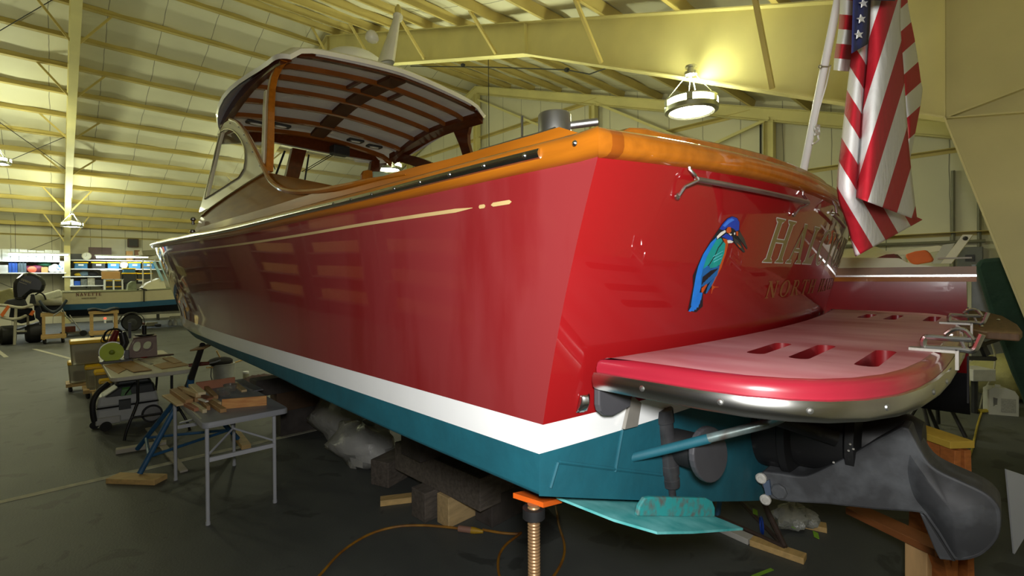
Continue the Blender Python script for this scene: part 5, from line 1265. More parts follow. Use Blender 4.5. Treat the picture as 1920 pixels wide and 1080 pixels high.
# --- keel blocking
def timber(a, b, wd, th, lb, m_=oldwood): return solo(stickw(a, b, wd, th, 'timber_block', m_, bevel=.006), lb, 'timber', 'timbers blocking up the keel')
timber((2.16, 3.42, .12), (3.0, 3.46, .12), .19, .24, 'grey weathered timber on the floor, second from the front of the stack')
timber((2.25, 3.20, .12), (3.0, 3.23, .12), .15, .24, 'fresh pale timber on the floor at the front of the keel stack', mat('fresh_timber', (196, 168, 120), .7, var=.15, stretch=(1, 6, 6), bump=.1))
timber((2.50, 2.99, .12), (3.1, 3.02, .12), .20, .24, 'dark timber on the floor just behind the pale one in the stack', mat('dark_timber', (70, 64, 60), .85, var=.3, bump=.3))
timber((2.40, 2.78, .365), (2.36, 3.95, .365), .22, .25, 'long weathered timber lying along the keel on the floor timbers')
timber((2.66, 2.9, .365), (2.66, 3.9, .365), .2, .25, 'second long timber hidden beside the first under the keel')
timber((2.14, 3.5, .60), (2.9, 3.5, .60), .3, .22, 'dark cross timber on top of the long ones under the keel', mat('dark_timber', (70, 64, 60)))
timber((2.2, 3.45, .815), (2.7, 3.45, .815), .25, .205, 'top timber of the stack carrying the keel', mat('dark_timber', (70, 64, 60)))
timber((2.24, 4.22, .12), (3.05, 4.5, .12), .22, .24, 'square weathered timber with a cracked end in front of the plastic bundle')
timber((2.05, 6.55, .16), (2.9, 6.55, .16), .3, .32, 'dark timber on the floor in the forward keel stack', mat('dark_timber', (70, 64, 60)))
timber((2.0, 6.5, .44), (2.8, 6.5, .44), .26, .24, 'brown cross timber in the forward keel stack', mat('brown_timber', (88, 66, 46), .8, var=.25, bump=.25))
timber((1.75, 6.45, .66), (2.75, 6.5, .66), .24, .2, 'long dark timber jutting out of the forward keel stack', mat('dark_timber', (70, 64, 60)))
timber((2.1, 6.45, .845), (2.7, 6.45, .845), .24, .17, 'topmost timber under the keel in the forward stack', mat('brown_timber', (88, 66, 46)))
solo(stickw(atZ(713, 940, .025), atZ(788, 931, .025), .10, .05, 'wood_block', pine), 'short pine plank on the floor in front of the keel timbers', 'wood block')
# plastic-wrapped bundle
plm = mat('white_plastic_sheet', (196, 196, 192), .35, var=.1, trans=.25, bump=.8, scale=4, bscale=9)
mb = MB()
for cx_, cy_, cz_, rx_, ry_, rz_ in ((2.62, 5.9, .24, .32, .55, .30), (2.45, 5.0, .17, .30, .5, .22)):
    rows = []
    for i in range(13):
        t = math.pi*i/12; rows.append([])
        for k in range(28):
            p = 2*math.pi*k/28; w_ = 1+.09*math.sin(3*p+i)+.06*math.sin(7*p+2.3*i)+.05*math.sin(5*t+p*2)
            rows[-1].append(V((cx_+rx_*w_*math.sin(t)*math.cos(p), cy_+ry_*w_*math.sin(t)*math.sin(p), max(.003, cz_+rz_*w_*math.cos(t)))))
    mb.grid(rows, closed=True)
solo(mb.build('plastic_bundle', plm), 'bundle wrapped in crumpled white plastic sheet under the boat', 'bundle')
# extension cord
yc = mat('grubby_yellow_cord', (166, 118, 26), .55, var=.3, scale=9, col2=(120, 72, 22))
cordt = thing('extension_cord', 'grubby yellow extension cord snaking over the floor to a plug joint', 'extension cord', atZ(800, 980))
z = .011
p1 = [atZ(x, y, z) for x, y in ((560, 1120), (600, 1078), (640, 1035), (690, 1003), (740, 988), (790, 985), (835, 988), (862, 991))]
MB().tube(smooth_path(p1, 6), .0095, 8).build('cord', yc, cordt)
p2_ = [atZ(x, y, z+.01) for x, y in ((905, 993), (940, 999), (970, 1001), (977, 999), (968, 1006), (948, 1022), (935, 1045), (936, 1078), (955, 1120), (1000, 1130), (1035, 1085), (1055, 1050), (1058, 1020), (1048, 985), (1042, 950))]
MB().tube(smooth_path(p2_, 6), .0095, 8).build('cord', yc, cordt)
a, b = atZ(860, 991, .022), atZ(884, 994, .022); MB().tube([a, b], .024, 12).build('socket', mat('pinkish_socket', (150, 112, 96), .5), cordt)
a, b = atZ(884, 994, .022), atZ(906, 997, .022)
MB().tube([a, a+(b-a)*.3, b], [.026, .024, .012], 12).build('plug', mat('yellow_plug', (170, 132, 30), .5), cordt)
# screw jack stand under the port quarter
jt = bp(.09, -1.40, -.69); js = thing('boat_stand', 'screw jack stand with an orange top plate under the stern corner', 'boat stand', (jt.x, jt.y, 0))
thr = mat('rusty_threaded_rod', (150, 118, 84), .4, metal=.5, var=.2, scale=14)
prof = []
for i in range(110): prof += [(.0165, i*.010), (.0195, i*.010+.004), (.0195, i*.010+.006)]
MB().lathe((jt.x, jt.y, jt.z-1.1), prof, n=14).build('threaded_rod', thr, js)
MB().lathe((jt.x, jt.y, jt.z-.045), [(.035, 0), (.035, .03), (.001, .03)], n=12).build('swivel', black, js)
oc = jt+V((.05, .03, -.012)); MB().obox(oc, V((.055, .01, -.014)), V((-.01, .055, 0)), UP*.008).build('top_plate', mat('orange_plate', (216, 96, 24), .45), js)
for k in range(3):
    a = R(100+120*k); MB().tube([(jt.x, jt.y, .45), (jt.x+.36*math.cos(a), jt.y+.36*math.sin(a), 0.02)], .022, 10).build('leg', mat('orange_plate', (226, 104, 24)), js)
MB().tube([(jt.x, jt.y, .3), (jt.x, jt.y, .62)], .03, 12).build('sleeve', mat('orange_plate', (226, 104, 24)), js)
# --- stand, boards and litter under the jet
T_z = lambda x, y, z=0.: atZ(x, y, z)
brn = mat('rusty_brown_steel', (62, 48, 42), .6, var=.3, scale=12)
ap = T_z(1412, 985, 0); ap = V((ap.x+.28, ap.y+.30, .62))
s2 = thing('boat_stand', 'rusty brown and blue steel stand beneath the water jet', 'boat stand', (ap.x, ap.y, 0))
f1, f2 = T_z(1345, 968, .05), T_z(1472, 1026, .05); f3 = V((ap.x+.35, ap.y+.25, .02))
for nm, a, b, m_ in (('leg', f1, ap, bl_m), ('leg', f2, ap, brn), ('leg', f3, ap, bl_m)): MB().tube([a, b], .020, 8).build(nm, m_, s2)
for a, b in ((f1, f2), (f2, f3), (f3, f1)): MB().tube([a, b], .016, 8).build('tie_bar', brn, s2)
MB().tube([ap-UP*.2, ap+UP*.25], .026, 10).build('sleeve', bl_m, s2); MB().tube([ap+UP*.2, V((ap.x, ap.y, .88))], .017, 8).build('screw_post', brn, s2)
a, b = T_z(1345, 985, .022), T_z(1408, 1013, .022); solo(stickw(a, b, .09, .044, 'wood_board', mat('white_board_paint', (190, 188, 180), .6)), 'white-painted board on the floor under the rusty stand', 'board')
a, b = T_z(1409, 1013.5, .022), T_z(1510, 1048, .022); solo(stickw(a, b, .09, .044, 'wood_board', pine), 'raw pine board on the floor continuing past the rusty stand', 'board')
a, b = T_z(1480, 975, .02), T_z(1550, 990, .02); solo(stickw(a, b, .10, .04, 'wood_board', pine), 'short pine board end poking out behind the plastic tangle', 'board')
cc = T_z(1480, 990, .0); film = mat('crumpled_clear_film', (176, 178, 168), .25, var=.2, trans=.4, bump=.9, scale=8, bscale=18)
mb = MB()
for dx_2, dy_2, r_ in ((0, 0, .10), (.12, -.08, .08), (.22, .02, .07)):
    rows = []
    for i in range(11):
        t = math.pi*i/10; rows.append([cc+V((dx_2, dy_2, 0))+V((r_*1.2*(1+.2*math.sin(5*q+i))*math.sin(t)*math.cos(q), r_*1.2*(1+.2*math.sin(5*q+i))*math.sin(t)*math.sin(q), max(.002, r_*.8+r_*.9*math.cos(t)*(1+.2*math.sin(3*q))))) for q in [2*math.pi*k/22 for k in range(22)]])
    mb.grid(rows, closed=True)
tg = mb.build('plastic_film_tangle', film); solo(tg, 'tangle of crumpled clear plastic film with tape on the floor', 'plastic film')
WM[tg.name] = Matrix.Identity(4)
gtp = mat('green_tape', (128, 176, 52), .5); btp = mat('blue_tape', (22, 60, 150), .5)
c1 = T_z(1428, 985, .07); MB().tube([c1+V((.055*math.cos(t), .03*math.cos(t), .06*math.sin(t))) for t in [k*math.pi/8 for k in range(16)]], .008, 6, closed=True).build('blue_tape_loop', btp, tg)
for q in ((1416, 960), (1488, 985), (1530, 1003)): 
    c2 = T_z(*q, .06); MB().obox(c2, V((.03, .012, .006)), V((-.008, .014, .006)), V((0, -.002, .002))).build('green_tape_strip', gtp, tg)
c2 = T_z(1430, 1074, .003); solo(MB().obox(c2, V((.09, -.03, 0)), V((.004, .012, 0)), V((0, 0, .0015))).build('masking_tape_strip', gtp), 'strip of green masking tape lying on the floor', 'tape')
# --- sawhorses below and behind the jet
def sawhorse(a, b, zt, lb, topm, legm, spread=.06, post=None):
    A = V((a.x, a.y, zt)); B = V((b.x, b.y, zt)); d = (B-A).normalized(); n = V((-d.y, d.x, 0))
    t = thing('sawhorse', lb, 'sawhorse', ((A.x+B.x)/2, (A.y+B.y)/2, 0), 'wooden sawhorses by the stern')
    MB().bar(A-UP*.02, B-UP*.02, .15, .04).build('top_plank', topm, t, bevel=.003); MB().bar(A-UP*.09+d*.06, B-UP*.09-d*.06, .045, .10).build('beam', legm, t, bevel=.003)
    for f in (.62, .93):
        P_ = A+(B-A)*f
        for s_ in (-1, 1): MB().bar(P_-UP*.05+n*s_*.03, V((P_.x, P_.y, .005))+n*s_*spread, .09, .04, up=n).build('leg', legm, t, bevel=.003)
        MB().bar(P_-UP*.28-n*.05, P_-UP*.28+n*.05, .09, .02, up=UP).build('gusset', legm, t)
    return t
ced0 = 0
ytop = mat('yellow_painted_plank', (190, 158, 60), .6, var=.15); ced = mat('orange_brown_lumber', (166, 98, 46), .6, var=.2, stretch=(3, 3, 8))
sawhorse(T_z(1640, 772, 1.04), T_z(1805, 828, 1.04), 1.04, 'sawhorse with a yellow painted top behind the jet bucket', ytop, ced)
pa, pb = T_z(1745, 1022, .56), T_z(1600, 954, .56); d_ = (pb-pa).normalized(); n_ = V((-d_.y, d_.x, 0))
prop = thing('wooden_prop', 'rough wooden prop with a brown cap plank right under the jet bucket', 'prop', ((pa.x+pb.x)/2, (pa.y+pb.y)/2, 0))
MB().bar(pa-d_*.06, pb, .13, .04).build('cap_plank', mat('brown_plank', (128, 76, 36), .6, var=.2), prop, bevel=.003)
kp = mat('knotty_pine', (196, 158, 108), .6, var=.2, scale=3, stretch=(6, 6, 1))
pc = pa+d_*.06; MB().bar(V((pc.x, pc.y, .005)), V((pc.x, pc.y, .535)), .11, .04, up=n_).build('post', kp, prop, bevel=.003)
pc = pa-d_*.02; MB().bar(pc-UP*.03+n_*.0, V((pc.x, pc.y, .005))+rt*.22+fw*.1, .10, .04, up=n_).build('brace_leg', ced, prop, bevel=.003)
# --- right edge things
pw = [atD(1887, 880, 3.42), atD(1935, 896, 3.42), atD(1935, 985, 3.42), atD(1902, 1040, 3.42)]
solo(MB().prism(pw, fw*.012).build('white_board', mat('white_panel_board', (196, 200, 206), .5, var=.02)), 'white pointed board leaning at the right edge of the picture', 'board')
jc = T_z(1876, 776); jug = thing('jug', 'white plastic jug with a moulded handle on the floor at right', 'jug', jc)
jw = mat('white_jug_plastic', (212, 212, 204), .4, var=.03); k = jc.dot(fw)/906
jr_ = (rt*.92-fw*.38).normalized(); jn = (fw*.92+rt*.38).normalized()
hw, hh = 21*k, 51*k
o2 = [(-hw, 0), (hw, 0), (hw, hh*.72), (hw*.75, hh*.9), (hw*.2, hh), (-hw*.7, hh), (-hw, hh*.9)]
i2 = [(-hw*.72, hh*.30), (-hw*.45, hh*.36), (-hw*.42, hh*.6), (-hw*.72, hh*.64)]
b = bmesh.new()
for lp in (o2, i2):
    vs = [b.verts.new((p[0], p[1], 0)) for p in lp]
    for i in range(len(vs)): b.edges.new((vs[i-1], vs[i]))
bmesh.ops.triangle_fill(b, use_beauty=True, edges=b.edges[:]); b.verts.index_update()
mb = MB(); mb.add([jc+jr_*v.co.x+UP*v.co.y+jn*.0 for v in b.verts], [[v.index for v in f.verts] for f in b.faces]); b.free()
mb.build('jug_body', jw, jug, solid=.17)
MB().prism([jc+jr_*x+UP*y-jn*.087 for x, y in ((-hw*.2, hh*.12), (hw*.8, hh*.12), (hw*.8, hh*.62), (-hw*.2, hh*.62))], -jn*.002).build('label', mat('grey_label', (176, 176, 170), .5, var=.2, scale=60), jug)
MB().lathe(jc+UP*hh+jr_*(-hw*.2), [(.03, 0), (.03, .03), (.001, .03)], n=14).build('cap', jw, jug)
cc = T_z(1790, 760); kc = cc.dot(fw)/906; cw = mat('cream_canister', (196, 192, 150), .5, var=.06)
can = thing('canister', 'tall ribbed cream canister standing behind the swim platform', 'canister', cc)
MB().lathe(cc, [(15*kc, 0), (15*kc, 3*kc), (13.5*kc, 4*kc)]+[(13.5*kc+(.4*kc if i % 3 == 0 else 0), (4+i*5)*kc) for i in range(14)]+[(13.5*kc, 76*kc), (5*kc, 80*kc), (5*kc, 90*kc), (.001, 90*kc)], n=24).build('canister_body', cw, can)
MB().lathe(cc, [(17*kc, 0), (17*kc, 4*kc), (14*kc, 5*kc)], n=24).build('base_ring', dark, can)
bc = atD(1827, 700, cc.dot(fw)-.4); kb = bc.dot(fw)/906
wbx = thing('white_box', 'small white wooden box beside the cream canister', 'box', (bc.x, bc.y, 0))
MB().obox(bc, rt*21*kb, fw*.15, UP*11*kb).build('box_body', mat('white_box_paint', (206, 206, 200), .5), wbx, bevel=.01)
MB().tube([bc-UP*10*kb, V((bc.x, bc.y, 0))], .04, 8).build('stand_leg', dark, wbx)
bc = atD(1895, 665, cc.dot(fw)+.3); mb = MB(); rows = []
for i in range(13):
    t = math.pi*i/12; rows.append([V((bc.x, bc.y, bc.z*.52))+rt*(.62*math.sin(t)*math.cos(q)*(1+.1*math.sin(4*q+i)))+fw*(.4*math.sin(t)*math.sin(q))+UP*((bc.z*.52-.01)*math.cos(t)) for q in [2*math.pi*k/22 for k in range(22)]])
mb.grid(rows, closed=True); solo(mb.build('wrapped_engine', mat('yellowed_plastic_wrap', (176, 172, 118), .4, var=.15, bump=.7, scale=5)), 'bulky thing wrapped in yellowed plastic beside the green tarp', 'wrapped bundle')
a = T_z(1836, 772, .02); solo(MB().tube(smooth_path([a, a+V((.1, -.15, .03)), T_z(1826, 770, .02)], 4), .02, 8).tube(smooth_path([T_z(1840, 774, .01), T_z(1832, 800, .01), T_z(1822, 845, .01), T_z(1810, 870, .01)], 4), .011, 8).build('yellow_hose', mat('yellow_hose', (182, 162, 50), .5)), 'yellow hose with a fitting trailing over the floor by the white jug', 'hose')
solo(MB().tube(smooth_path([atD(1858, 640, 7.0), atD(1866, 670, 7.0), atD(1860, 705, 7.0), atD(1845, 735, 7.0), atZ(1838, 765, .01)], 5), .012, 8).build('pale_hose', mat('pale_hose', (170, 166, 140), .5)), 'pale thin hose hanging down beside the white box', 'hose')
gtm = mat('dark_green_tarp', (22, 52, 38), .85, var=.25, bump=.5, scale=3)
poly = [(1828, 500), (1836, 486), (1880, 482), (1990, 560), (1990, 862), (1950, 862), (1914, 740), (1896, 700), (1862, 610)]
mb = MB(); mb.prism([atX(x, y, 7.4) for x, y in poly], (.5, 0, 0)); solo(mb.build('green_tarp_cover', gtm, bevel=.04), 'dark green tarp cover leaning behind the tapered column', 'tarp')
poly = [atX(x, y, 11.7) for x, y in ((1822, 495), (1882, 493))]
cbn = thing('steel_cabinet', 'grey steel cabinet against the gable wall', 'cabinet', (11.8, poly[0].y, 0))
MB().box((11.6, min(p.y for p in poly)-.3, 0.0), (12.1, max(p.y for p in poly), poly[0].z)).build('carcass', mat('grey_cabinet_steel', (112, 114, 116), .3, metal=.3), cbn, bevel=.01)
MB().box((11.585, min(p.y for p in poly)-.26, .1), (11.6, max(p.y for p in poly)-.04, poly[0].z-.06)).build('door', mat('grey_cabinet_steel', (112, 114, 116)), cbn)
# ================================================================== SECOND BOAT
X2 = 4.55
st0 = atX(1812, 505, X2); y0 = st0.y
b2 = thing('motorboat', 'smaller red boat with a wooden rail lying beyond the swim platform', 'boat', (5.5, 1.5, 0))
sd = V((1, .055, 0)); f2_ = V((-.055, 1, 0)); o2_ = V((X2, y0, 0))
def q2(f, w, z): return o2_+f2_*f+sd*w+UP*z
zr = 1.94
half_ = hb([(0, 0), (3, -.05), (5, .05), (6.5, .4), (7.6, .95), (8.2, 1.2)])
mb = MB()
rowsP = []
for z_, k in ((.92, .5), (1.15, .16), (1.3, .06), (1.6, .01), (zr, 0)):
    rowsP.append([q2(f-.02*(1.94-z_), half_(f)+k*(1-half_(f)/1.2)*1.0, z_+.03*max(0, f-3)) for f in [8.2*i/24 for i in range(25)]])
mb.grid(rowsP)
rowsS = [[q2(f-.02*(1.94-z_), 2.4-half_(f)-k*(1-half_(f)/1.2), z_+.03*max(0, f-3)) for f in [8.2*i/24 for i in range(25)]] for z_, k in ((.92, .5), (1.15, .16), (1.3, .06), (1.6, .01), (zr, 0))]
mb = MB()
for rw in (rowsP, rowsS): mb.grid(rw[:3], 1); mb.grid(rw[2:], 0)
mb.grid([rowsP[0], rowsS[0]], 1)
mb.build('hull', [mat('dark_red_gelcoat', (128, 10, 16), .25, var=.08, coat=.8), mat('dark_bottom_paint', (26, 26, 30), .7)], b2)
mb = MB(); mb.grid([[r[0] for r in rowsP], [r[0] for r in rowsS]]); mb.build('transom', mat('cream_transom', (196, 190, 168), .4), b2)
MB().prism([q2(-.012, .02, 1.1), q2(-.012, .10, 1.1), q2(-.012, .12, 1.72), q2(-.012, .06, 1.76)], f2_*.01).build('transom_pad', black, b2)
for nm, z0_, z1_, o_, m_ in (('rub_rail', zr, zr+.035, .02, varnish), ('stainless_strip', zr+.035, zr+.048, .03, chrome), ('upper_rail', zr+.048, zr+.105, .015, mat('aged_teak', (116, 76, 30), .45, var=.2, scale=5))):
    mb = MB(); fs = [-.05+8.2*i/24 for i in range(25)]
    mb.grid([[q2(f, half_(max(0, f))-o_, z0_+.03*max(0, f-3)) for f in fs], [q2(f, half_(max(0, f))-o_, z1_+.03*max(0, f-3)) for f in fs], [q2(f, half_(max(0, f))+.10, z1_+.03*max(0, f-3)) for f in fs]], smooth=False)
    mb.grid([[q2(-.05, -o_, z0_), q2(-.05, 2.4, z0_)], [q2(-.05, -o_, z1_), q2(-.05, 2.4, z1_)], [q2(.05, -o_, z1_), q2(.05, 2.4, z1_)]], smooth=False); mb.build(nm, m_, b2)
cq = [(1540, 482), (1600, 483), (1684, 484), (1692, 487), (1700, 492), (1712, 495.5), (1735, 497.5), (1760, 501), (1540, 504)]
mb = MB(); mb.prism([atX(x, y, X2+.16) for x, y in cq], (.05, 0, 0)); mb.build('cockpit_coaming', cream, b2)
mb = MB(); mb.prism([q2(.05, .1, zr+.02), q2(7, .6, zr+.15), q2(7, 1.8, zr+.15), q2(.05, 2.3, zr+.02)], UP*.02); mb.build('deck', cream, b2)
mb = MB(); mb.prism([atX(x, y, X2+1.3) for x, y in ((1560, 470), (1640, 462), (1660, 470), (1700, 480), (1700, 497), (1560, 497))], (.05, 0, 0)); mb.build('far_coaming', cream, b2)
mb = MB(); mb.prism([atX(x, y, X2+1.0) for x, y in ((1642, 484), (1662, 477), (1676, 476), (1684, 484), (1684, 495), (1642, 495))], (.2, 0, 0)); mb.build('seat_cushion', mat('maroon_cushion', (92, 30, 24), .7), b2)
pq = [(1742, 588), (1790, 581), (1830, 580), (1880, 592), (1908, 608), (1917, 620), (1912, 626), (1850, 622), (1752, 606)]
mb = MB(); mb.prism([atZ(x, y, 1.64) for x, y in pq], (0, 0, -.045)); p2o = mb.build('swim_platform', mat('weathered_teak_platform', (112, 84, 58), .6, var=.2, stretch=(1, 6, 1)), b2, bevel=.008)
MB().tube([atZ(1752, 607, 1.60), atZ(1852, 624, 1.60), atZ(1913, 628, 1.60)], .012, 8).build('platform_edge_rail', brushed, p2o)
for q in ((1872, 600), (1840, 612)): MB().sphere(atZ(*q, 1.645), .012, 8).build('platform_bolt', chrome, p2o)
MB().tube([atD(1885, 632, 3.2), atD(1838, 648, 3.9), atD(1790, 660, 4.4)], .014, 8).build('platform_brace', dark, b2)
MB().prism([atD(x, y, 4.2) for x, y in ((1806, 669), (1868, 669), (1870, 674), (1866, 677), (1806, 675))], fw*.04).prism([atD(x, y, 4.2) for x, y in ((1838, 641), (1846, 640), (1858, 664), (1850, 669))], fw*.04).build('platform_bracket', dark, b2)
for (x, y) in ((X2+.9, y0+1.4), (X2+1.5, y0+4.2), (X2+1.0, y0+6.4)): pass
for i, (f, w) in enumerate(((1.0, 1.2), (5.0, 1.2))):
    c = q2(f, w, .31); solo(MB().obox(c, sd*.5, f2_*.16, UP*.31).build('timber_block', mat('dark_timber', (70, 64, 60)), bevel=.01), 'dark timber block under the smaller red boat, %s' % ('near its stern' if i == 0 else 'towards its bow'), 'timber')
for i, (x, y) in enumerate(((1718, 800), (1752, 790))):
    c = atZ(x, y+20, 0); apx = V((c.x+.1, c.y, .66))
    t = thing('boat_stand', ('dark steel boat stand behind the yellow-topped sawhorse', 'dark steel boat stand in front of the cream canister')[i], 'boat stand', c)
    for k in range(3):
        a = R(90+120*k+30*i); MB().tube([apx, V((c.x+.1+.34*math.cos(a), c.y+.34*math.sin(a), .015))], .022, 8).build('leg', mat('dark_stand_steel', (44, 42, 40), .5), t)
    MB().tube([apx-UP*.1, apx+UP*.18], .024, 8).build('screw_post', mat('dark_stand_steel', (44, 42, 40)), t); MB().obox(apx+UP*.19, (.09, 0, 0), (0, .09, 0), (0, 0, .012)).build('pad', mat('plywood_pad', (140, 110, 70)), t)
om = mat('orange_cushion', (196, 92, 34), .7, var=.12, bump=.2)
pts = [atX(x, y, X2+.5) for x, y in ((1697, 477), (1716, 471), (1735, 468.5), (1742, 475), (1749, 486), (1746, 491), (1714, 496.5), (1706, 492), (1700, 485))]
lcu = MB().prism(pts, (.10, 0, 0)).build('life_cushion', om, bevel=.02); solo(lcu, 'orange flotation cushion leaning on the cockpit of the smaller red boat', 'cushion')
spm = mat('cream_spar', (204, 200, 164), .45, var=.04); spg = mat('grey_cream_plank', (160, 160, 142), .5)
mb = MB(); mb.prism([atX(x, y, X2+.7) for x, y in ((1764, 494), (1784, 494), (1824, 440), (1805, 440))], (.06, 0, 0)); sp1 = mb.build('spar', spm); solo(sp1, 'cream slanted spar with bolts rising from the smaller red boat', 'spar')
MB().sphere(atX(1810, 447, X2+.69), .018, 8).build('spar_bolt', dark, sp1); MB().obox(atX(1790, 484, X2+.66), (.02, .10, 0), (0, 0, .006), (.03, 0, 0)).build('spar_cleat', brushed, sp1)
mb = MB(); mb.prism([atX(x, y, X2+.9) for x, y in ((1746, 494), (1770, 494), (1790, 456), (1768, 459))], (.06, 0, 0)); solo(mb.build('spar', spg), 'grey-cream slanted plank just behind the orange cushion', 'spar')
mb = MB(); mb.prism([atX(x, y, X2+1.2) for x, y in ((1640, 476), (1760, 460), (1768, 464), (1770, 470), (1700, 478), (1640, 482))], (.06, 0, 0)); solo(mb.build('spar', spm), 'long cream board lying level behind the orange cushion', 'spar')
# ================================================================== FAR BOATS AND CARTS
YN2 = 23.4
def aY(x, y, Y=YN2): return atY(x, y, Y)
hl = aY(117, 548); zg = hl.z; zw_ = aY(117, 571).z; zb_ = aY(117, 582).z; zk = aY(117, 592).z
nv_ = thing('skiff', 'cream and blue skiff on a trailer in front of the shelves', 'boat', (hl.x+2.5, YN2+1, 0))
xs = [hl.x+5.9*i/20 for i in range(21)]
bw_ = lambda i: 0 if i < 11 else ((i-11)/9)**2*1.0
def srow(z_, ins, sgn): return [V((x, YN2+1+sgn*(1-ins-bw_(i)*.97), z_+.012*max(0, i-6))) for i, x in enumerate(xs)]
crg = mat('cream_skiff_side', (196, 188, 152), .4, var=.03); blu = mat('blue_skiff_bottom', (30, 84, 118), .5, var=.08); dkb = mat('dark_skiff_bottom', (26, 32, 42), .6)
mb = MB()
for sgn in (-1, 1):
    mb.grid([srow(zw_, 0.0, sgn), srow(zg, -.03, sgn)], 0); mb.grid([srow(zb_, .02, sgn), srow(zw_, 0, sgn)], 1); mb.grid([srow(zk-.05, .25, sgn), srow(zb_, .02, sgn)], 2)
ends = [(srow(zk-.05, .25, -1)[0], srow(zk-.05, .25, 1)[0], 2), (srow(zb_, .02, -1)[0], srow(zb_, .02, 1)[0], 1), (srow(zw_, 0, -1)[0], srow(zw_, 0, 1)[0], 0), (srow(zg, -.03, -1)[0], srow(zg, -.03, 1)[0], 0)]
for a, b in zip(ends[:-1], ends[1:]): mb.grid([[a[0], a[1]], [b[0], b[1]]], b[2] if b[2] != 0 else 0)
mb.grid([srow(zk-.05, .25, -1), srow(zk-.05, .25, 1)], 2); mb.grid([srow(zg-.06, -.0, -1), srow(zg-.06, 0, 1)], 0)
mb.build('hull', [crg, blu, dkb], nv_)
for sgn in (-1, 1): MB().tube([p+V((0, 0, .0)) for p in srow(zg, -.035, sgn)], .022, 8).build('gunwale_trim', mat('sage_gunwale', (134, 138, 110), .5), nv_)
maroon = mat('maroon_lettering', (104, 26, 36), .5); grl = mat('grey_lettering', (120, 110, 96), .5)
def word(text, x0, y0, x1, y1, nm, m_, gap):
    a = aY(x0, y1, YN2-.04); b = aY(x1, y1, YN2-.04); h_ = aY(x0, y0, YN2-.04).z-a.z; polys, TW = layout(text, gap); k = (b.x-a.x)/TW; mb = MB()
    for p in polys: mb.prism([(a.x+u*k, YN2-.036, a.z+v_*h_) for u, v_ in p], (0, .012, 0))
    return mb.build(nm, m_, nv_)
word('NAVETTE', 142, 549.6, 190.5, 555, 'name_lettering', maroon, .1); word('NORTH HAVEN', 153.5, 558, 180.5, 560.2, 'hailing_port_lettering', grl, .2)
mb = MB(); mb.prism([aY(x, y, YN2+.55) for x, y in ((263, 544), (266, 540.5), (276, 531.5), (299, 521.7), (306, 522.7), (312, 541), (312, 548), (263, 548))], (0, .9, 0)); mb.build('console', cream, nv_, bevel=.01)
wt2 = mat('white_tube', (206, 206, 196), .4)
for Y in (YN2+.55, YN2+1.4):
    mb = MB()
    for a, b in (((268, 536), (268, 484)), ((284, 528), (282, 490)), ((299, 521), (290, 486)), ((266, 484), (318, 484)), ((268, 500), (282, 500))): mb.tube([aY(*a, Y), aY(*b, Y)], .022, 6)
    mb.build('top_frame', wt2, nv_)
mb = MB(); mb.prism([aY(x, y, YN2+.4) for x, y in ((266, 470), (318, 466), (320, 474), (290, 479), (268, 478))], (0, 1.2, 0)); mb.build('canvas_top', mat('tan_canvas', (140, 136, 112), .8), nv_)
mb = MB()
for dx in (0, 11): mb.prism([aY(x+dx, y, YN2+.5) for x, y in ((286, 491), (291, 490), (308, 526), (303, 527))], (0, .02, 0))
mb.build('windscreen', mat('pale_blue_screen', (150, 190, 206), .2, metal=.2), nv_)
mb = MB(); mb.prism([aY(x, y, YN2+.3) for x, y in ((238, 546), (241, 532), (248, 527), (255, 528), (257, 546))], (0, .5, 0)); mb.build('stowed_cover', mat('sage_cloth', (116, 126, 104), .9, var=.3, bump=.3), nv_, bevel=.03)
MB().tube([aY(257, 543, YN2-.05), aY(265, 540.5, YN2-.06), aY(270, 543, YN2-.06), aY(270, 566, YN2-.04)], .022, 6).tube([aY(265, 541, YN2-.05), aY(276, 544, YN2-.05)], .03, 6).build('black_strap', black, nv_)
wc_ = aY(247, 597, YN2+.02); wr = (614-580)/2*(wc_.dot(fw))/906*.93; wc_.z = wr+.003
MB().lathe(wc_, [(wr*.4, -.09), (wr*.9, -.1), (wr, -.05), (wr, .1), (wr*.4, .1)], axis=(0, 1, 0), n=28).build('trailer_tyre', black, nv_)
MB().lathe(wc_-V((0, .085, 0)), [(.001, -.01), (wr*.28, -.02), (wr*.5, -.005), (wr*.55, .02)], axis=(0, 1, 0), n=20).build('trailer_hub', dark, nv_)
MB().grid([[wc_+V((wr*1.22*math.cos(R(a)), yy, wr*1.22*math.sin(R(a)))) for a in range(-5, 186, 10)] for yy in (-.13, .15)]).build('trailer_fender', mat('grey_fender', (98, 98, 92), .5), nv_, solid=.012)
mb = MB()
for Y in (YN2+.35, YN2+1.6): mb.bar((hl.x+.1, Y, zk-.08), (hl.x+5.2, Y, zk-.08), .06, .09)
mb.bar((hl.x+3.2, YN2+.5, .42), (hl.x+5.6, YN2+.6, .42), .08, .07); mb.bar((wc_.x, YN2, wr), (wc_.x, YN2+2, wr), .07, .07); mb.bar((hl.x+1.0, YN2+.35, zk-.1), (hl.x+1.0, YN2+1.6, zk-.1), .06, .06)
mb.build('trailer_frame', mat('galvanised_frame', (130, 128, 116), .5), nv_)
MB().bar((hl.x+5.5, YN2+1, 0), (hl.x+5.5, YN2+1, .5), .06, .06).build('trailer_jack', dark, nv_)
c = aY(197, 597, 21.4)
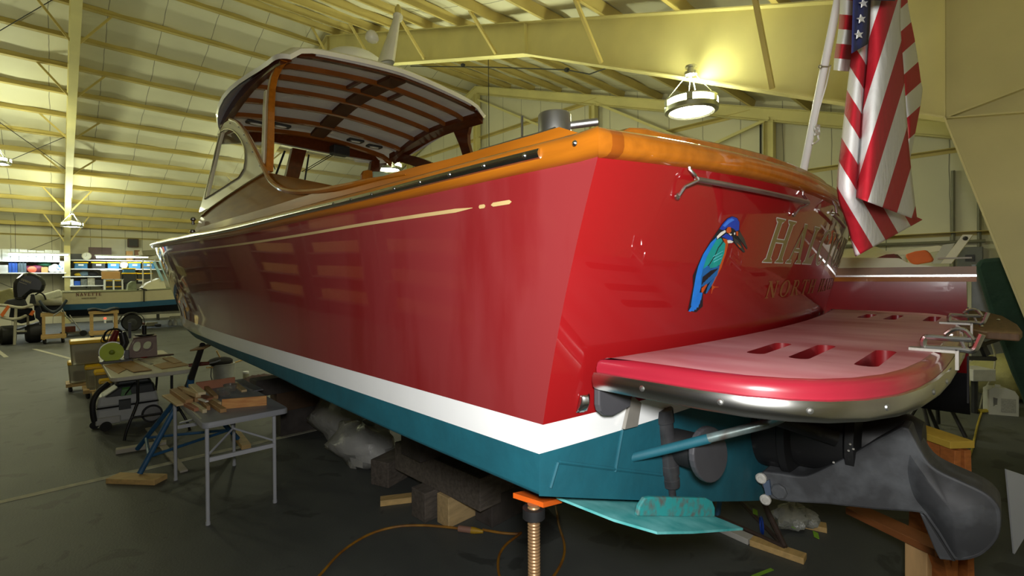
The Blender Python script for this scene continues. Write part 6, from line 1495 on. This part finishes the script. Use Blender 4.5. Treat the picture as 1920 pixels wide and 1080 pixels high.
# carts
def cart(x0, x1, yt, yb, Y, lb, cush, light_=False):
    a = atY(x0, yb, Y); b = atY(x1, yb, Y); zt = atY(x0, yt, Y).z; L = b.x-a.x
    t = thing('work_cart', lb, 'cart', ((a.x+b.x)/2, Y+.25, 0), 'small wooden rolling carts')
    for xx in (a.x, b.x-.07):
        for yy in (Y, Y+.45): MB().box((xx, yy, .14), (xx+.07, yy+.07, zt)).build('leg', pine, t)
    for z_ in (.16, zt-.1):
        for yy in (Y-.01, Y+.46): MB().box((a.x-.03, yy, z_), (b.x+.03, yy+.05, z_+.1)).build('rail', pine, t)
    MB().box((a.x, Y, .2), (b.x, Y+.5, .22)).build('shelf_board', plywood, t)
    for xx in (a.x+.05, b.x-.05):
        for yy in (Y+.05, Y+.42): MB().lathe((xx, yy, .068), [(.001, -.02), (.066, -.02), (.066, .02), (.001, .02)], axis=(1, .4, 0), n=16).build('caster', black, t)
    mb = MB(); rows = []
    for i in range(9):
        u = i/8; rows.append([V((a.x-.05+(L+.1)*u, Y-.05+.6*v_/6, zt+.03+cush(u)+.02*math.sin(v_*1.3+i))) for v_ in range(7)])
    mb.grid(rows); mb.build('padded_top', mat('dark_pad_cloth', (44, 52, 56), .9, var=.2, bump=.3), t, solid=.05)
    return t
cart(170, 221, 584, 622, 20.9, 'wooden rolling cart with a dark padded top in front of the trailer wheel', lambda u: .03*math.sin(u*9))
cr2 = cart(79, 122, 588, 628, 20.7, 'wooden rolling cradle cart beside the outboard trailer', lambda u: .35*(2*u-1)**2)
MB().tube([atY(100, 592, 20.6), atY(118, 580, 20.6), atY(122, 590, 20.6), atY(134, 603, 20.6)], .02, 6).build('handle', brushed, cr2)
hc = thing('hand_truck', 'low hand truck with a red box between the two wooden carts', 'hand truck', (atZ(138, 630).x, atZ(138, 630).y, 0))
c0 = atZ(138, 630); MB().box((c0.x-.35, c0.y-.2, .1), (c0.x+.28, c0.y+.2, .15)).build('deck', mat('grey_plank', (110, 104, 90), .7), hc)
MB().box((c0.x-.28, c0.y-.15, .16), (c0.x+.05, c0.y+.15, .34)).build('engine_block', mat('rusty_block', (110, 54, 36), .6, var=.3), hc)
for dx in (-.25, .25): MB().lathe((c0.x+dx, c0.y-.2, .1), [(.001, -.03), (.1, -.03), (.1, .03), (.001, .03)], axis=(0, 1, 0), n=18).build('wheel', black, hc)
MB().tube([(c0.x+.2, c0.y-.15, .15), (c0.x-.1, c0.y-.1, .75)], .016, 6).build('handle', brushed, hc)
lamp_r = solo(MB().sphere(atY(197, 597, 20.88), .035, 10).build('red_tail_light', mat('red_light', (255, 60, 40), .4, var=0, emis=4.)), 'small glowing red light on the padded wooden cart', 'light')
c = atZ(143, 603); solo(MB().box((c.x-.16, c.y-.1, 0), (c.x+.16, c.y+.1, .2)).build('pink_crate', mat('pink_plastic', (204, 56, 128), .5), bevel=.02), 'small pink crate on the floor under the skiff', 'crate')
for i, x in enumerate((319, 328)):
    c = atZ(x, 610); t = solo(MB().lathe(c, [(.08, 0), (.085, .02), (.085, .17), (.03, .25), (.03, .29), (.001, .29)], n=16).build('bottle', mat('white_jug_plastic', (212, 212, 204))), ('white bottle on the far floor, nearer the trailer', 'white bottle on the far floor, nearer the bow')[i], 'bottle', 'white bottles by the bow')
for i, (x, y, w_, h_) in enumerate(((264, 610, .3, .12), (284, 611, .4, .16), (296, 612, .2, .1))):
    c = atZ(x, y); solo(MB().box((c.x-w_/2, c.y-.15, 0), (c.x+w_/2, c.y+.15, h_)).build('parts_box', (mat('brown_contents', (116, 84, 60)), crg, dark)[i], bevel=.03), ('low brown box on the far floor right of the trailer wheel', 'pale low box on the far floor beside the bottles', 'small dark box on the far floor beside the bottles')[i], 'box')
# inflatable with outboard on its trailer
YO = 21.6; A_ = lambda x, y, Y=YO: atY(x, y, Y)
rib = thing('inflatable_boat', 'inflatable boat under a pale cover on a white tube trailer', 'boat', (A_(60, 600).x, YO+1, 0))
gy = mat('grey_tube_fabric', (170, 168, 148), .6); dkc = mat('dark_navy_cover', (30, 34, 44), .8, var=.2, bump=.2); whc = mat('pale_cover', (206, 208, 184), .8, var=.06, bump=.3)
pt0 = [A_(x, y, YO+.7) for x, y in ((60, 566), (80, 567), (116, 566))]
MB().tube([p+V((0, 0, 0)) for p in pt0], .12, 12).build('side_tube', gy, rib)
mb = MB(); mb.prism([A_(x, y, YO+.8) for x, y in ((64, 571), (114, 568), (114, 588), (100, 588), (64, 582))], (0, 1.2, 0)); mb.build('hull_bottom', dkc, rib)
mb = MB(); mb.prism([A_(x, y, YO+.7) for x, y in ((60, 565), (63, 551), (72, 550), (82, 552), (100, 547), (112, 543), (117, 548), (118, 556), (112, 558), (86, 564))], (0, 1.0, 0)); mb.build('boat_cover', whc, rib, bevel=.05)
mb = MB(); mb.prism([A_(x, y, YO+.8) for x, y in ((-40, 575), (-40, 552), (0, 546), (20, 540), (30, 552), (30, 575))], (0, 1.4, 0)); mb.build('fore_cover', mat('olive_cover', (150, 146, 96), .8, bump=.3), rib, bevel=.04)
MB().tube(smooth_path([A_(66, 553, YO+.6), A_(74, 549, YO+.6), A_(82, 553, YO+.6), A_(86, 562, YO+.6)], 4), .025, 6).build('grab_line', black, rib)
tm = mat('cream_pipe', (188, 184, 160), .5)
mb = MB().tube(smooth_path([A_(-10, 572, YO-.2), A_(12, 573, YO-.4), A_(40, 577, YO-.45), A_(60, 572, YO-.2)], 4), .045, 8); mb.tube(smooth_path([A_(2, 594, YO-.4), A_(20, 598, YO-.45), A_(36, 597, YO-.45), A_(48, 592, YO-.2)], 4), .045, 8)
mb.tube([A_(30, 576, YO-.44), V((A_(27, 644, YO-.44).x, YO-.44, .01))], .035, 8).tube([A_(20, 622, YO-.1), A_(56, 621, YO-.1)], .035, 8).tube([A_(52, 592, YO+.1), A_(53, 625, YO+.1)], .03, 8); mb.build('guard_frame', tm, rib)
for pq_ in ([(0, 590), (14, 572), (19, 575), (5, 595)], [(54, 590), (60, 582), (66, 583), (61, 592)]):
    MB().prism([A_(x, y, YO-.5) for x, y in pq_], (0, .06, 0)).build('orange_guard_sleeve', mat('orange_sleeve', (222, 112, 40), .6), rib)
for x, y in ((13, 622), (64, 619)):
    c = A_(x, y, YO); r_ = .29; c.z = r_; MB().lathe(c, [(.1, -.17), (r_*.8, -.19), (r_, -.12), (r_, .12), (r_*.8, .19), (.1, .17)], axis=(1, .15, 0), n=28).build('trailer_tyre', black, rib)
mb = MB(); mb.prism([A_(x, y, YO-.05) for x, y in ((66, 580), (74, 572), (80, 590), (84, 612), (80, 618), (72, 600), (66, 596))], (0, .3, 0)); mb.prism([A_(x, y, YO+.1) for x, y in ((20, 575), (60, 578), (66, 600), (40, 607), (16, 600))], (0, .3, 0)); mb.build('hanging_cover_flap', dkc, rib, bevel=.02)
mb = MB(); mb.bar(V((A_(10, 606).x, YO, .32)), V((A_(66, 606).x, YO, .32)), .07, .07); mb.bar(V((A_(24, 606).x, YO, .4)), V((A_(24, 606).x+.6, YO+3, .45)), .07, .07); mb.build('trailer_axle', dark, rib)
om2 = mat('black_cowling', (30, 32, 33), .25, var=.15, coat=.4)
ob = thing('outboard_motor', 'big black outboard motor tilted up on the inflatable', 'outboard motor', (A_(50, 545).x, YO, 1.2))
cow = [(24, 541), (25, 530), (30, 522), (42, 513), (55, 510.5), (66, 513), (77, 519), (84, 526), (86, 534), (83, 543), (79, 550), (60, 548), (50, 556), (45, 562), (36, 563), (26, 562)]
mb = MB(); mb.prism([A_(x, y, YO-.28) for x, y in cow], (0, .56, 0)); mb.build('cowling', om2, ob, bevel=.09)
MB().prism([A_(x, y, YO-.296) for x, y in ((50, 513), (62, 514), (74, 521), (73, 523.5), (62, 517.5), (52, 516))], (0, .02, 0)).build('air_intake', black, ob)
mb = MB(); mb.prism([A_(x, y, YO-.2) for x, y in ((26, 560), (46, 561), (52, 575), (40, 574), (20, 573), (6, 569), (14, 562))], (0, .4, 0)); mb.build('midsection', dark, ob, bevel=.03)
MB().tube([A_(46, 562, YO-.1), A_(53, 551, YO-.1)], .022, 8).build('tilt_ram', chrome, ob)
mb = MB(); mb.prism([A_(x, y, YO-.1) for x, y in ((55, 569), (58, 552), (64, 552), (68, 570))], (0, .3, 0)); mb.build('transom_bracket', dark, ob)
def sans(text, a, b, h_, Y, nm, m_, par):    # plain capitals along a slanted line
    cu_ = bpy.data.curves.new(nm, 'FONT'); cu_.body = text; o_ = bpy.data.objects.new('tmp_text', cu_); COL.objects.link(o_)
    bpy.context.view_layer.update(); me = bpy.data.meshes.new_from_object(o_.evaluated_get(bpy.context.evaluated_depsgraph_get())); bpy.data.objects.remove(o_)
    w_ = max(v.co.x for v in me.vertices); A = atY(*a, Y); B = atY(*b, Y); d = B-A; d.y = 0; n = V((-d.z, 0, d.x)).normalized()
    mb = MB(); mb.add([A+d*(v.co.x/w_)+n*(v.co.y/.7*h_) for v in me.vertices], [list(p.vertices) for p in me.polygons]); bpy.data.meshes.remove(me)
    return mb.build(nm, m_, par, solid=.004)
sans('YAMAHA', (38, 526), (57.5, 532), .075, YO-.31, 'maker_lettering', mat('gold_grey_lettering', (150, 142, 110), .5), ob)
MB().prism([A_(x, y, YO-.308) for x, y in ((36, 528), (50, 533), (50, 533.7), (36, 528.7))], (0, .01, 0)).build('pinstripe', mat('gold_grey_lettering', (150, 142, 110)), ob)
# ================================================================== SHELVES ON THE FAR WALL
YS = 29.0; S_ = lambda x, y, Y=YS: atY(x, y, Y)
shm = mat('white_shelf_board', (220, 222, 216), .5, var=.03)
def shelf(x0, x1, y, lb, dep=.7):
    a, b = S_(x0, y), S_(x1, y); t = thing('storage_shelf', lb, 'shelf', ((a.x+b.x)/2, YS+.4, a.z), 'white shelves along the far wall')
    MB().box((a.x, YS, a.z-.045), (b.x, YS+dep, a.z)).build('board', shm, t)
    n = max(2, int((b.x-a.x)/1.2))
    for i in range(n+1):
        x = a.x+.05+(b.x-a.x-.1)*i/n; MB().bar((x, YS+.06, a.z-.05), (x, YF-.02, a.z-.12), .03, .04).bar((x, YF-.03, a.z-.05), (x, YF-.03, a.z-.14), .03, .03).build('bracket', dark, t)
    return a.z
SW = YF-YS
zA = shelf(-60, 124, 487.5, 'upper white shelf loaded with file boxes, left of the column', SW); zB_ = shelf(-60, 124, 511, 'lower white shelf with crates and rolled towels, left of the column', SW)
zC = shelf(131, 318, 486.5, 'top white shelf behind the skiff, right of the column', SW); zD = shelf(131, 322, 503.5, 'second white shelf with a row of lidded totes', SW); zE_ = shelf(117, 206, 518, 'third white shelf behind the skiff', SW); zF_ = shelf(131, 196, 535.5, 'lowest white shelf just above the skiff', SW)
CNT = {}
def sbox(x0, y0, x1, y1, m_, lb, cat, name, zbase=None, group=None, dep=.5, bv=.012, Y=YS+.04):
    a, b = S_(x0, y1, Y), S_(x1, y0, Y); z0 = zbase if zbase is not None else a.z
    return solo(MB().box((a.x, Y, z0+.001), (b.x, Y+dep, b.z)).build(name, m_, bevel=bv), lb, cat, group)
fbx = mat('white_file_box', (226, 228, 222), .6, var=.03)
xsb = [-22, -9, 3.5, 20, 36, 52.5, 68.5, 84, 99, 113]
ordn = ['first', 'second', 'third', 'fourth', 'fifth', 'sixth', 'seventh', 'eighth', 'ninth']
for i in range(9):
    x0, x1 = xsb[i], xsb[i+1]-.9; zt = None
    lo = sbox(x0, 478.5, x1, 487, fbx, 'white file box in the bottom row on the upper shelf, %s from the wall end' % ordn[i], 'file box', 'file_box', zA, 'white file boxes on the upper shelf')
    a = S_(x0, 478.5, YS+.04); z1 = a.z
    sbox(x0, (466.5, 467, 467, 466.5, 467.5, 469, 470, 468.5, 469.5)[i], x1, 478.5, fbx, 'white file box in the top row on the upper shelf, %s from the wall end' % ordn[i], 'file box', 'file_box', z1+.002, 'white file boxes on the upper shelf')
sbox(-4, 497, 15, 511, mat('pale_board', (196, 196, 192), .6), 'pale blank box at the left end of the lower shelf', 'box', 'storage_box', zB_)
def crate(x0, y0, x1, y1, m_, lb):
    a, b = S_(x0, y1, YS+.05), S_(x1, y0, YS+.05); t = thing('plastic_crate', lb, 'crate', ((a.x+b.x)/2, YS+.3, zB_+.001)); z0 = zB_+.002
    MB().box((a.x, YS+.08, z0), (b.x, YS+.5, b.z)).build('crate_body', m_, t, bevel=.01)
    for f in (.05, .5, .95): x = a.x+(b.x-a.x)*f; MB().box((x-.03, YS+.05, z0), (x+.03, YS+.08, b.z)).build('rib', m_, t)
    MB().box((a.x-.02, YS+.05, b.z-.06), (b.x+.02, YS+.52, b.z)).build('rim', m_, t)
crate(17.5, 490.5, 32.5, 510, mat('blue_crate', (36, 78, 158), .4), 'blue plastic crate on the lower shelf'); crate(34, 491, 48, 510, mat('grey_green_crate', (74, 88, 94), .4), 'grey plastic crate beside the blue one on the lower shelf')
def lump(c, rx, ry, rz, m_, name, lb, cat, seed=0):
    rows = []
    for i in range(9):
        t = math.pi*i/8; rows.append([c+V((rx*math.sin(t)*math.cos(q)*(1+.12*math.sin(3*q+seed)), ry*math.sin(t)*math.sin(q), rz*math.cos(t)*(1+.1*math.sin(2*q+seed)))) for q in [2*math.pi*k/16 for k in range(16)]])
    return solo(MB().grid(rows, closed=True).build(name, m_), lb, cat)
def onsh(x, y, r_, zb, Y=YS+.3): p = S_(x, y, Y); p.z = zb+r_+.004; return p
lump(onsh(53, 503, .15, zB_), .19, .18, .15, mat('maroon_bag', (104, 36, 62), .7), 'maroon_bag', 'maroon bag on the lower shelf beside the grey crate', 'bag', 1)
lump(onsh(70, 503, .17, zB_), .22, .18, .17, mat('maroon_bag', (104, 36, 62)), 'maroon_bag', 'maroon bag on the lower shelf next to the cardboard box', 'bag', 2)
lump(onsh(60, 503, .13, zB_, YS+.1), .14, .09, .13, mat('orange_red_bag', (216, 96, 64), .7), 'orange_bag', 'orange and white bundle between the maroon bags', 'bag', 3)
sbox(77.5, 501, 90, 511, mat('cardboard', (186, 142, 84), .7, var=.05), 'small cardboard box on the lower shelf', 'box', 'cardboard_box', zB_)
p = S_(83, 497, YS+.3); p.z = S_(80, 501, YS+.04).z+.13; lump(p, .24, .18, .10, mat('green_bundle', (24, 88, 68), .7), 'green_bundle', 'dark green bundle on top of the cardboard box', 'bundle', 4)
wtw = mat('white_towel_roll', (224, 222, 206), .9, var=.04); btw = mat('blue_towel_roll', (100, 140, 178), .9)
for i, (x, y, m_, lb) in enumerate(((98, 507, wtw, 'white rolled towel at the bottom of the pile, nearest the cardboard box'), (107.5, 508, wtw, 'white rolled towel at the bottom middle of the pile'), (117.5, 509, wtw, 'white rolled towel at the bottom of the pile, against the column'), (96.5, 501.5, wtw, 'small white rolled towel in the second row, nearest the cardboard box'), (103, 500.5, wtw, 'white rolled towel second row, beside the blue one'), (112, 502, btw, 'blue rolled towel in the pile of white ones'), (120, 502.5, wtw, 'white rolled towel second row, against the column'), (118, 496, wtw, 'topmost white rolled towel of the pile'))):
    c = S_(x, y, YS+.02); r_ = .125 if i not in (3,) else .09
    c.z = max(c.z, zB_+r_+.004) if i < 3 else c.z
    o = MB().lathe(c, [(.001, 0), (r_*.9, -.005), (r_, .02), (r_, .45), (.001, .46)], axis=(0, 1, 0), n=20).build('towel_roll', m_); solo(o, lb, 'towel roll', 'rolled towels on the lower shelf')
ytl = mat('black_tote', (40, 42, 42), .4); btl = mat('blue_tote', (48, 104, 140), .4)
def ltote(x0, y0, x1, y1, m_, lb, zb=None, Y=YS+.04, lid=ylid, tagm=True):
    a, b = S_(x0, y1, Y), S_(x1, y0, Y); z0 = (zb if zb is not None else a.z)+.002; t = thing('lidded_tote', lb, 'storage tote', ((a.x+b.x)/2, Y+.25, z0), 'lidded totes on the far shelves')
    MB().box((a.x+.03, Y+.03, z0), (b.x-.03, Y+.47, b.z-.05)).build('bin_body', m_, t, bevel=.02); MB().box((a.x, Y, b.z-.05), (b.x, Y+.5, b.z)).build('lid', lid, t, bevel=.01)
    if tagm: MB().box(((a.x+b.x)/2-.09, Y+.02, (z0+b.z)/2-.02), ((a.x+b.x)/2+.09, Y+.03, (z0+b.z)/2+.05)).build('paper_label', shm, t)
    return b.z
for x0, x1, m_, lb in ((138, 165.5, btl, 'blue tote with a yellow lid at the column end of the second shelf'), (171, 199, ytl, 'black tote with a yellow lid and white label on the second shelf'), (200.5, 225, btl, 'blue tote with a yellow lid left of the white sack'), (240, 265.5, btl, 'blue tote with a yellow lid right of the white sack'), (268, 292, btl, 'last blue tote with a yellow lid on the second shelf')): ltote(x0, 491.5, x1, 503, m_, lb, zD)
lump(onsh(232.5, 498, .2, zD), .20, .2, .2, mat('white_sack', (214, 216, 214), .8), 'white_sack', 'white sack standing between blue totes on the second shelf', 'sack', 5)
sbox(132, 476, 156, 484.5, ytl, 'long black case on the top shelf beside the clock', 'case', 'equipment_case', zC); sbox(166, 464.5, 209, 486, mat('brown_panel', (92, 70, 64), .6), 'big brown panel standing on the top shelf behind the light', 'panel', 'brown_panel', zC, None, .06, .004, YS+.5)
c = S_(162.5, 480.5, YS-.0); c.z = max(c.z, zC+.17)
ck = thing('wall_clock', 'round white clock on the top shelf', 'clock', c)
MB().lathe(c, [(.001, 0), (.155, 0), (.17, -.02), (.17, .05), (.001, .05)], axis=(0, 1, 0), n=32).build('case', mat('pale_clock_case', (206, 204, 176), .5), ck)
MB().lathe(c-V((0, .004, 0)), [(.001, 0), (.14, 0)], axis=(0, 1, 0), n=32).build('dial', mat('clock_dial', (222, 222, 206), .5), ck)
MB().bar(c-V((0, .01, 0)), c+V((0, -.01, .11)), .012, .006).bar(c-V((0, .01, 0)), c+V((-.06, -.01, -.03)), .014, .006).build('hands', dark, ck)
sbox(237, 471, 249, 486, mat('cardboard', (186, 142, 84)), 'cardboard box on the top shelf behind the second light', 'box', 'cardboard_box', zC, None, .3, .006, YS+.3); sbox(253, 469, 262, 478, mat('brown_contents', (116, 84, 60)), 'small brown box high on the top shelf', 'box', 'cardboard_box', zC, None, .3, .006, YS+.3)
q = atY(249, 456, YF-.03); sp_o = thing('wall_speaker', 'small brown loudspeaker hung high on the far wall', 'speaker', (q.x, YF, q.z)); MB().box((q.x-.21, YF-.3, q.z-.2), (q.x+.21, YF-.02, q.z+.2)).build('cabinet', mat('brown_speaker', (74, 52, 42), .6), sp_o, bevel=.01); MB().box((q.x-.17, YF-.315, q.z-.16), (q.x+.17, YF-.30, q.z+.16)).build('grille', dark, sp_o)
# crates and boxes above the skiff
zb1 = S_(196, 523, YS-.4).z
wk = thing('storage_bench', 'white cube rack holding black drawers behind the skiff', 'rack', (S_(212, 540, YS-.4).x, YS-.2, 0))
a, b = S_(196, 545, YS-.4), S_(232, 523, YS-.4); YK = YS-.4
for x in (196.5, 213, 229.5): p = S_(x, 530, YK); MB().box((p.x-.03, YK, 0), (p.x+.03, YK+.35, b.z)).build('upright', shm, wk)
MB().box((a.x, YK, b.z-.03), (b.x, YK+.35, b.z)).build('top_board', shm, wk); MB().box((a.x, YK, b.z-.72), (b.x, YK+.35, b.z-.69)).build('shelf_board', shm, wk)
for x0 in (198.5, 214.5):
    for k in range(2):
        p, p2_2 = S_(x0, 530, YK), S_(x0+12.5, 530, YK); z1 = b.z-.06-.28*k; d = MB().box((p.x, YK+.01, z1-.23), (p2_2.x, YK+.33, z1)).build('drawer', ytl, wk, bevel=.01); MB().box((p.x, YK, z1-.03), (p2_2.x, YK+.012, z1)).build('drawer_lip', ylid, d)
sbox(191, 509.5, 225.5, 522.5, mat('cardboard', (186, 142, 84)), 'large cardboard box full of white cloth on the white rack', 'box', 'cardboard_box', b.z, None, .3, .006, YK+.01)
p = S_(206, 508, YK+.15); p.z = S_(191, 509.5, YK+.01).z+.07; lump(p, .33, .14, .08, mat('white_sack', (214, 216, 214)), 'white_cloth', 'white cloth heaped on the large cardboard box', 'cloth', 6)
t2 = thing('storage_table', 'dark worktable behind the skiff carrying stacked totes', 'table', (S_(252, 540, YK).x, YK+.3, 0)); a, b2_ = S_(233, 541, YK), S_(300, 541, YK); zt2 = S_(228, 531, YK).z
MB().box((a.x, YK, zt2-.04), (b2_.x, YK+.55, zt2)).build('tabletop', dark, t2)
for x in (a.x+.03, b2_.x-.09):
    for y in (YK+.02, YK+.45): MB().box((x, y, 0), (x+.06, y+.06, zt2-.04)).build('leg', dark, t2)
z1 = ltote(229.5, 511.5, 256, 530.8, ytl, 'tall black tote with a yellow lid on the dark worktable', zt2, YK, ylid, False); ltote(230, 502.8, 255, 511.5, btl, 'blue tote with a yellow lid on top of the tall black one', z1, YK, ylid, False)
z2 = ltote(256.5, 523, 271, 530.8, ytl, 'low black tote with a tan lid on the dark worktable', zt2, YK, mat('tan_lid', (200, 160, 80), .5)); ltote(257, 512, 286, 523, ytl, 'wide black tote with a yellow lid over the low one', z2, YK, ylid, False)
sbox(139, 527, 150.5, 534.5, mat('blue_bin', (26, 76, 160), .4), 'blue open bin on the lowest shelf', 'bin', 'blue_bin', zF_); sbox(132, 523, 138, 535, shm, 'white carton on the lowest shelf beside the column', 'carton', 'carton', zF_)
sbox(151.5, 523, 163, 534.5, mat('grey_clutter', (96, 100, 92), .7, var=.4, scale=12), 'grey open bin of fittings on the lowest shelf', 'bin', 'parts_bin', zF_); sbox(164, 521, 178, 534.5, mat('pale_clutter', (146, 144, 122), .7, var=.3, scale=12), 'pale open bin on the lowest shelf', 'bin', 'parts_bin', zF_); sbox(179, 525, 194, 534.5, ytl, 'black case on the lowest shelf', 'case', 'equipment_case', zF_)
lump(onsh(158, 515, .11, zE_), .20, .16, .11, mat('blue_grey_bag', (92, 116, 134), .8), 'blue_grey_bag', 'blue-grey bag on the third shelf', 'bag', 7); lump(onsh(147, 516, .07, zE_), .16, .12, .07, mat('yellow_bag', (196, 166, 40), .8), 'yellow_bag', 'yellow bundle on the third shelf', 'bundle', 8); lump(onsh(173, 516, .11, zE_), .20, .16, .11, mat('black_cloth', (28, 27, 27)), 'black_bag', 'black bag on the third shelf', 'bag', 9)
# fluorescent tubes hung over the shelf edges
fem = mat('fluorescent_tube', (226, 244, 255), .4, var=0, emis=13.)
def fluo(x0, x1, y, lb):
    a, b = S_(x0, y, YS-.35), S_(x1, y, YS-.35); t = thing('fluorescent_light', lb, 'light', ((a.x+b.x)/2, YS-.35, a.z), 'fluorescent lights above the shelves')
    for dy in (-.06, .06): MB().tube([a+V((0, dy, 0)), b+V((0, dy, 0))], .035, 10).build('tube', fem, t)
    MB().box((a.x-.05, YS-.47, a.z+.05), (b.x+.05, YS-.23, a.z+.11)).build('reflector', shm, t)
    for x in (a.x+.2, b.x-.2): MB().tube([(x, YS-.35, a.z+.1), (x, YS-.35, roofz(YS-.35)+.02)], .006, 6).build('hanger', cable, t)
    return a, b
FL = [fluo(16, 128, 477.3, 'long fluorescent light glowing in front of the white file boxes'), fluo(180.5, 277, 482.2, 'fluorescent light glowing over the totes behind the skiff')]
for k in range(2):
    t = thing('lumber_rack', ('tall lumber rack in the far corner of the aisle', 'tall lumber rack on the far wall next to the shelves')[k], 'rack', (-5.8+2.3*k, 29.4, 0), 'lumber racks on the opposite wall')
    for x in (-1.05, 1.05): MB().box((-5.8+2.3*k+x-.05, 28.9, 0), (-5.8+2.3*k+x+.05, 29.0, 4.0)).build('upright', dark, t); MB().box((-5.8+2.3*k+x-.05, 30.0, 0), (-5.8+2.3*k+x+.05, 30.1, 4.0)).build('upright', dark, t)
    for z_ in (.4, 1.2, 2.0, 2.8, 3.6): MB().box((-6.85+2.3*k, 28.95, z_), (-4.75+2.3*k, 30.05, z_+.05)).build('rack_shelf', oldwood, t); MB().box((-6.75+2.3*k, 29.0, z_+.055), (-4.85+2.3*k, 30.0, z_+.62)).build('stacked_goods', (mat('dark_goods', (58, 44, 38), .8, var=.5, scale=3), mat('brown_goods', (84, 58, 40), .8, var=.5, scale=3))[(k+int(z_*10)) % 2], t)
# lumber rack along the aisle wall, seen only in the gloss of the hull
for k in range(4):
    t = thing('lumber_rack', 'lumber rack against the opposite gable wall, bay %s' % ordn[k], 'rack', (XA+.6, 3+5*k, 0), 'lumber racks on the opposite wall')
    for y in (0, 4): MB().box((XA+.1, 3+5*k+y, 0), (XA+1.1, 3.1+5*k+y, 3.2)).build('upright', dark, t)
    for z_ in (.5, 1.3, 2.1, 2.9): MB().box((XA+.1, 3+5*k, z_), (XA+1.1, 7.1+5*k, z_+.06)).build('rack_shelf', oldwood, t); MB().box((XA+.2, 3.3+5*k, z_+.065), (XA+1.0, 6.6+5*k, z_+.4)).build('stacked_boards', plywood, t)
# ================================================================== LIGHT
def light(kind, name, loc, energy, color, size=.3, rot=None, **k):
    l = bpy.data.lights.new(name, kind); l.energy = energy; l.color = color
    if kind == 'AREA': l.shape = 'DISK'; l.size = size
    if kind == 'POINT': l.shadow_soft_size = size
    if kind == 'SPOT': l.shadow_soft_size = size; l.spot_size = R(k.get('ang', 120)); l.spot_blend = 1
    o = bpy.data.objects.new(name, l); COL.objects.link(o); o.location = V(loc)
    if rot is not None: o.rotation_mode = 'QUATERNION'; o.rotation_quaternion = V(rot).to_track_quat('-Z', 'Y')
    return o
warm = (.95, 1., .60)
for i, p in enumerate(LAMPS):      # light leaving through the clear tops of the pendants
    light('POINT', 'pendant_lamp_glow', (p.x, p.y, p.z+.30), 95 if i == 0 else 225, warm, .2)
# the photographer's flash held up behind the lens
fl_p = EYE+UP*.15-fw*.06+rt*.02
light('AREA', 'camera_flash', fl_p, 60, (1, .985, .96), .16, fwd+UP*(-.12)+rt*.10)
w = bpy.data.worlds.new('hall_air'); w.use_nodes = True; w.node_tree.nodes['Background'].inputs[0].default_value = (.8, .8, .6, 1); w.node_tree.nodes['Background'].inputs[1].default_value = .05
sc.world = w
sc.view_settings.view_transform = 'Standard'; sc.view_settings.look = 'None'; sc.view_settings.gamma = 1; sc.view_settings.use_curve_mapping = False
sc.view_settings.exposure = 0.0
for a, b in FL:
    l = light('AREA', 'fluorescent_glow', (a+b)/2+V((0, 0, -.06)), 24, (.82, .93, 1.), .2, (0, 0, -1)); l.data.shape = 'RECTANGLE'; l.data.size = (b-a).length; l.data.size_y = .15
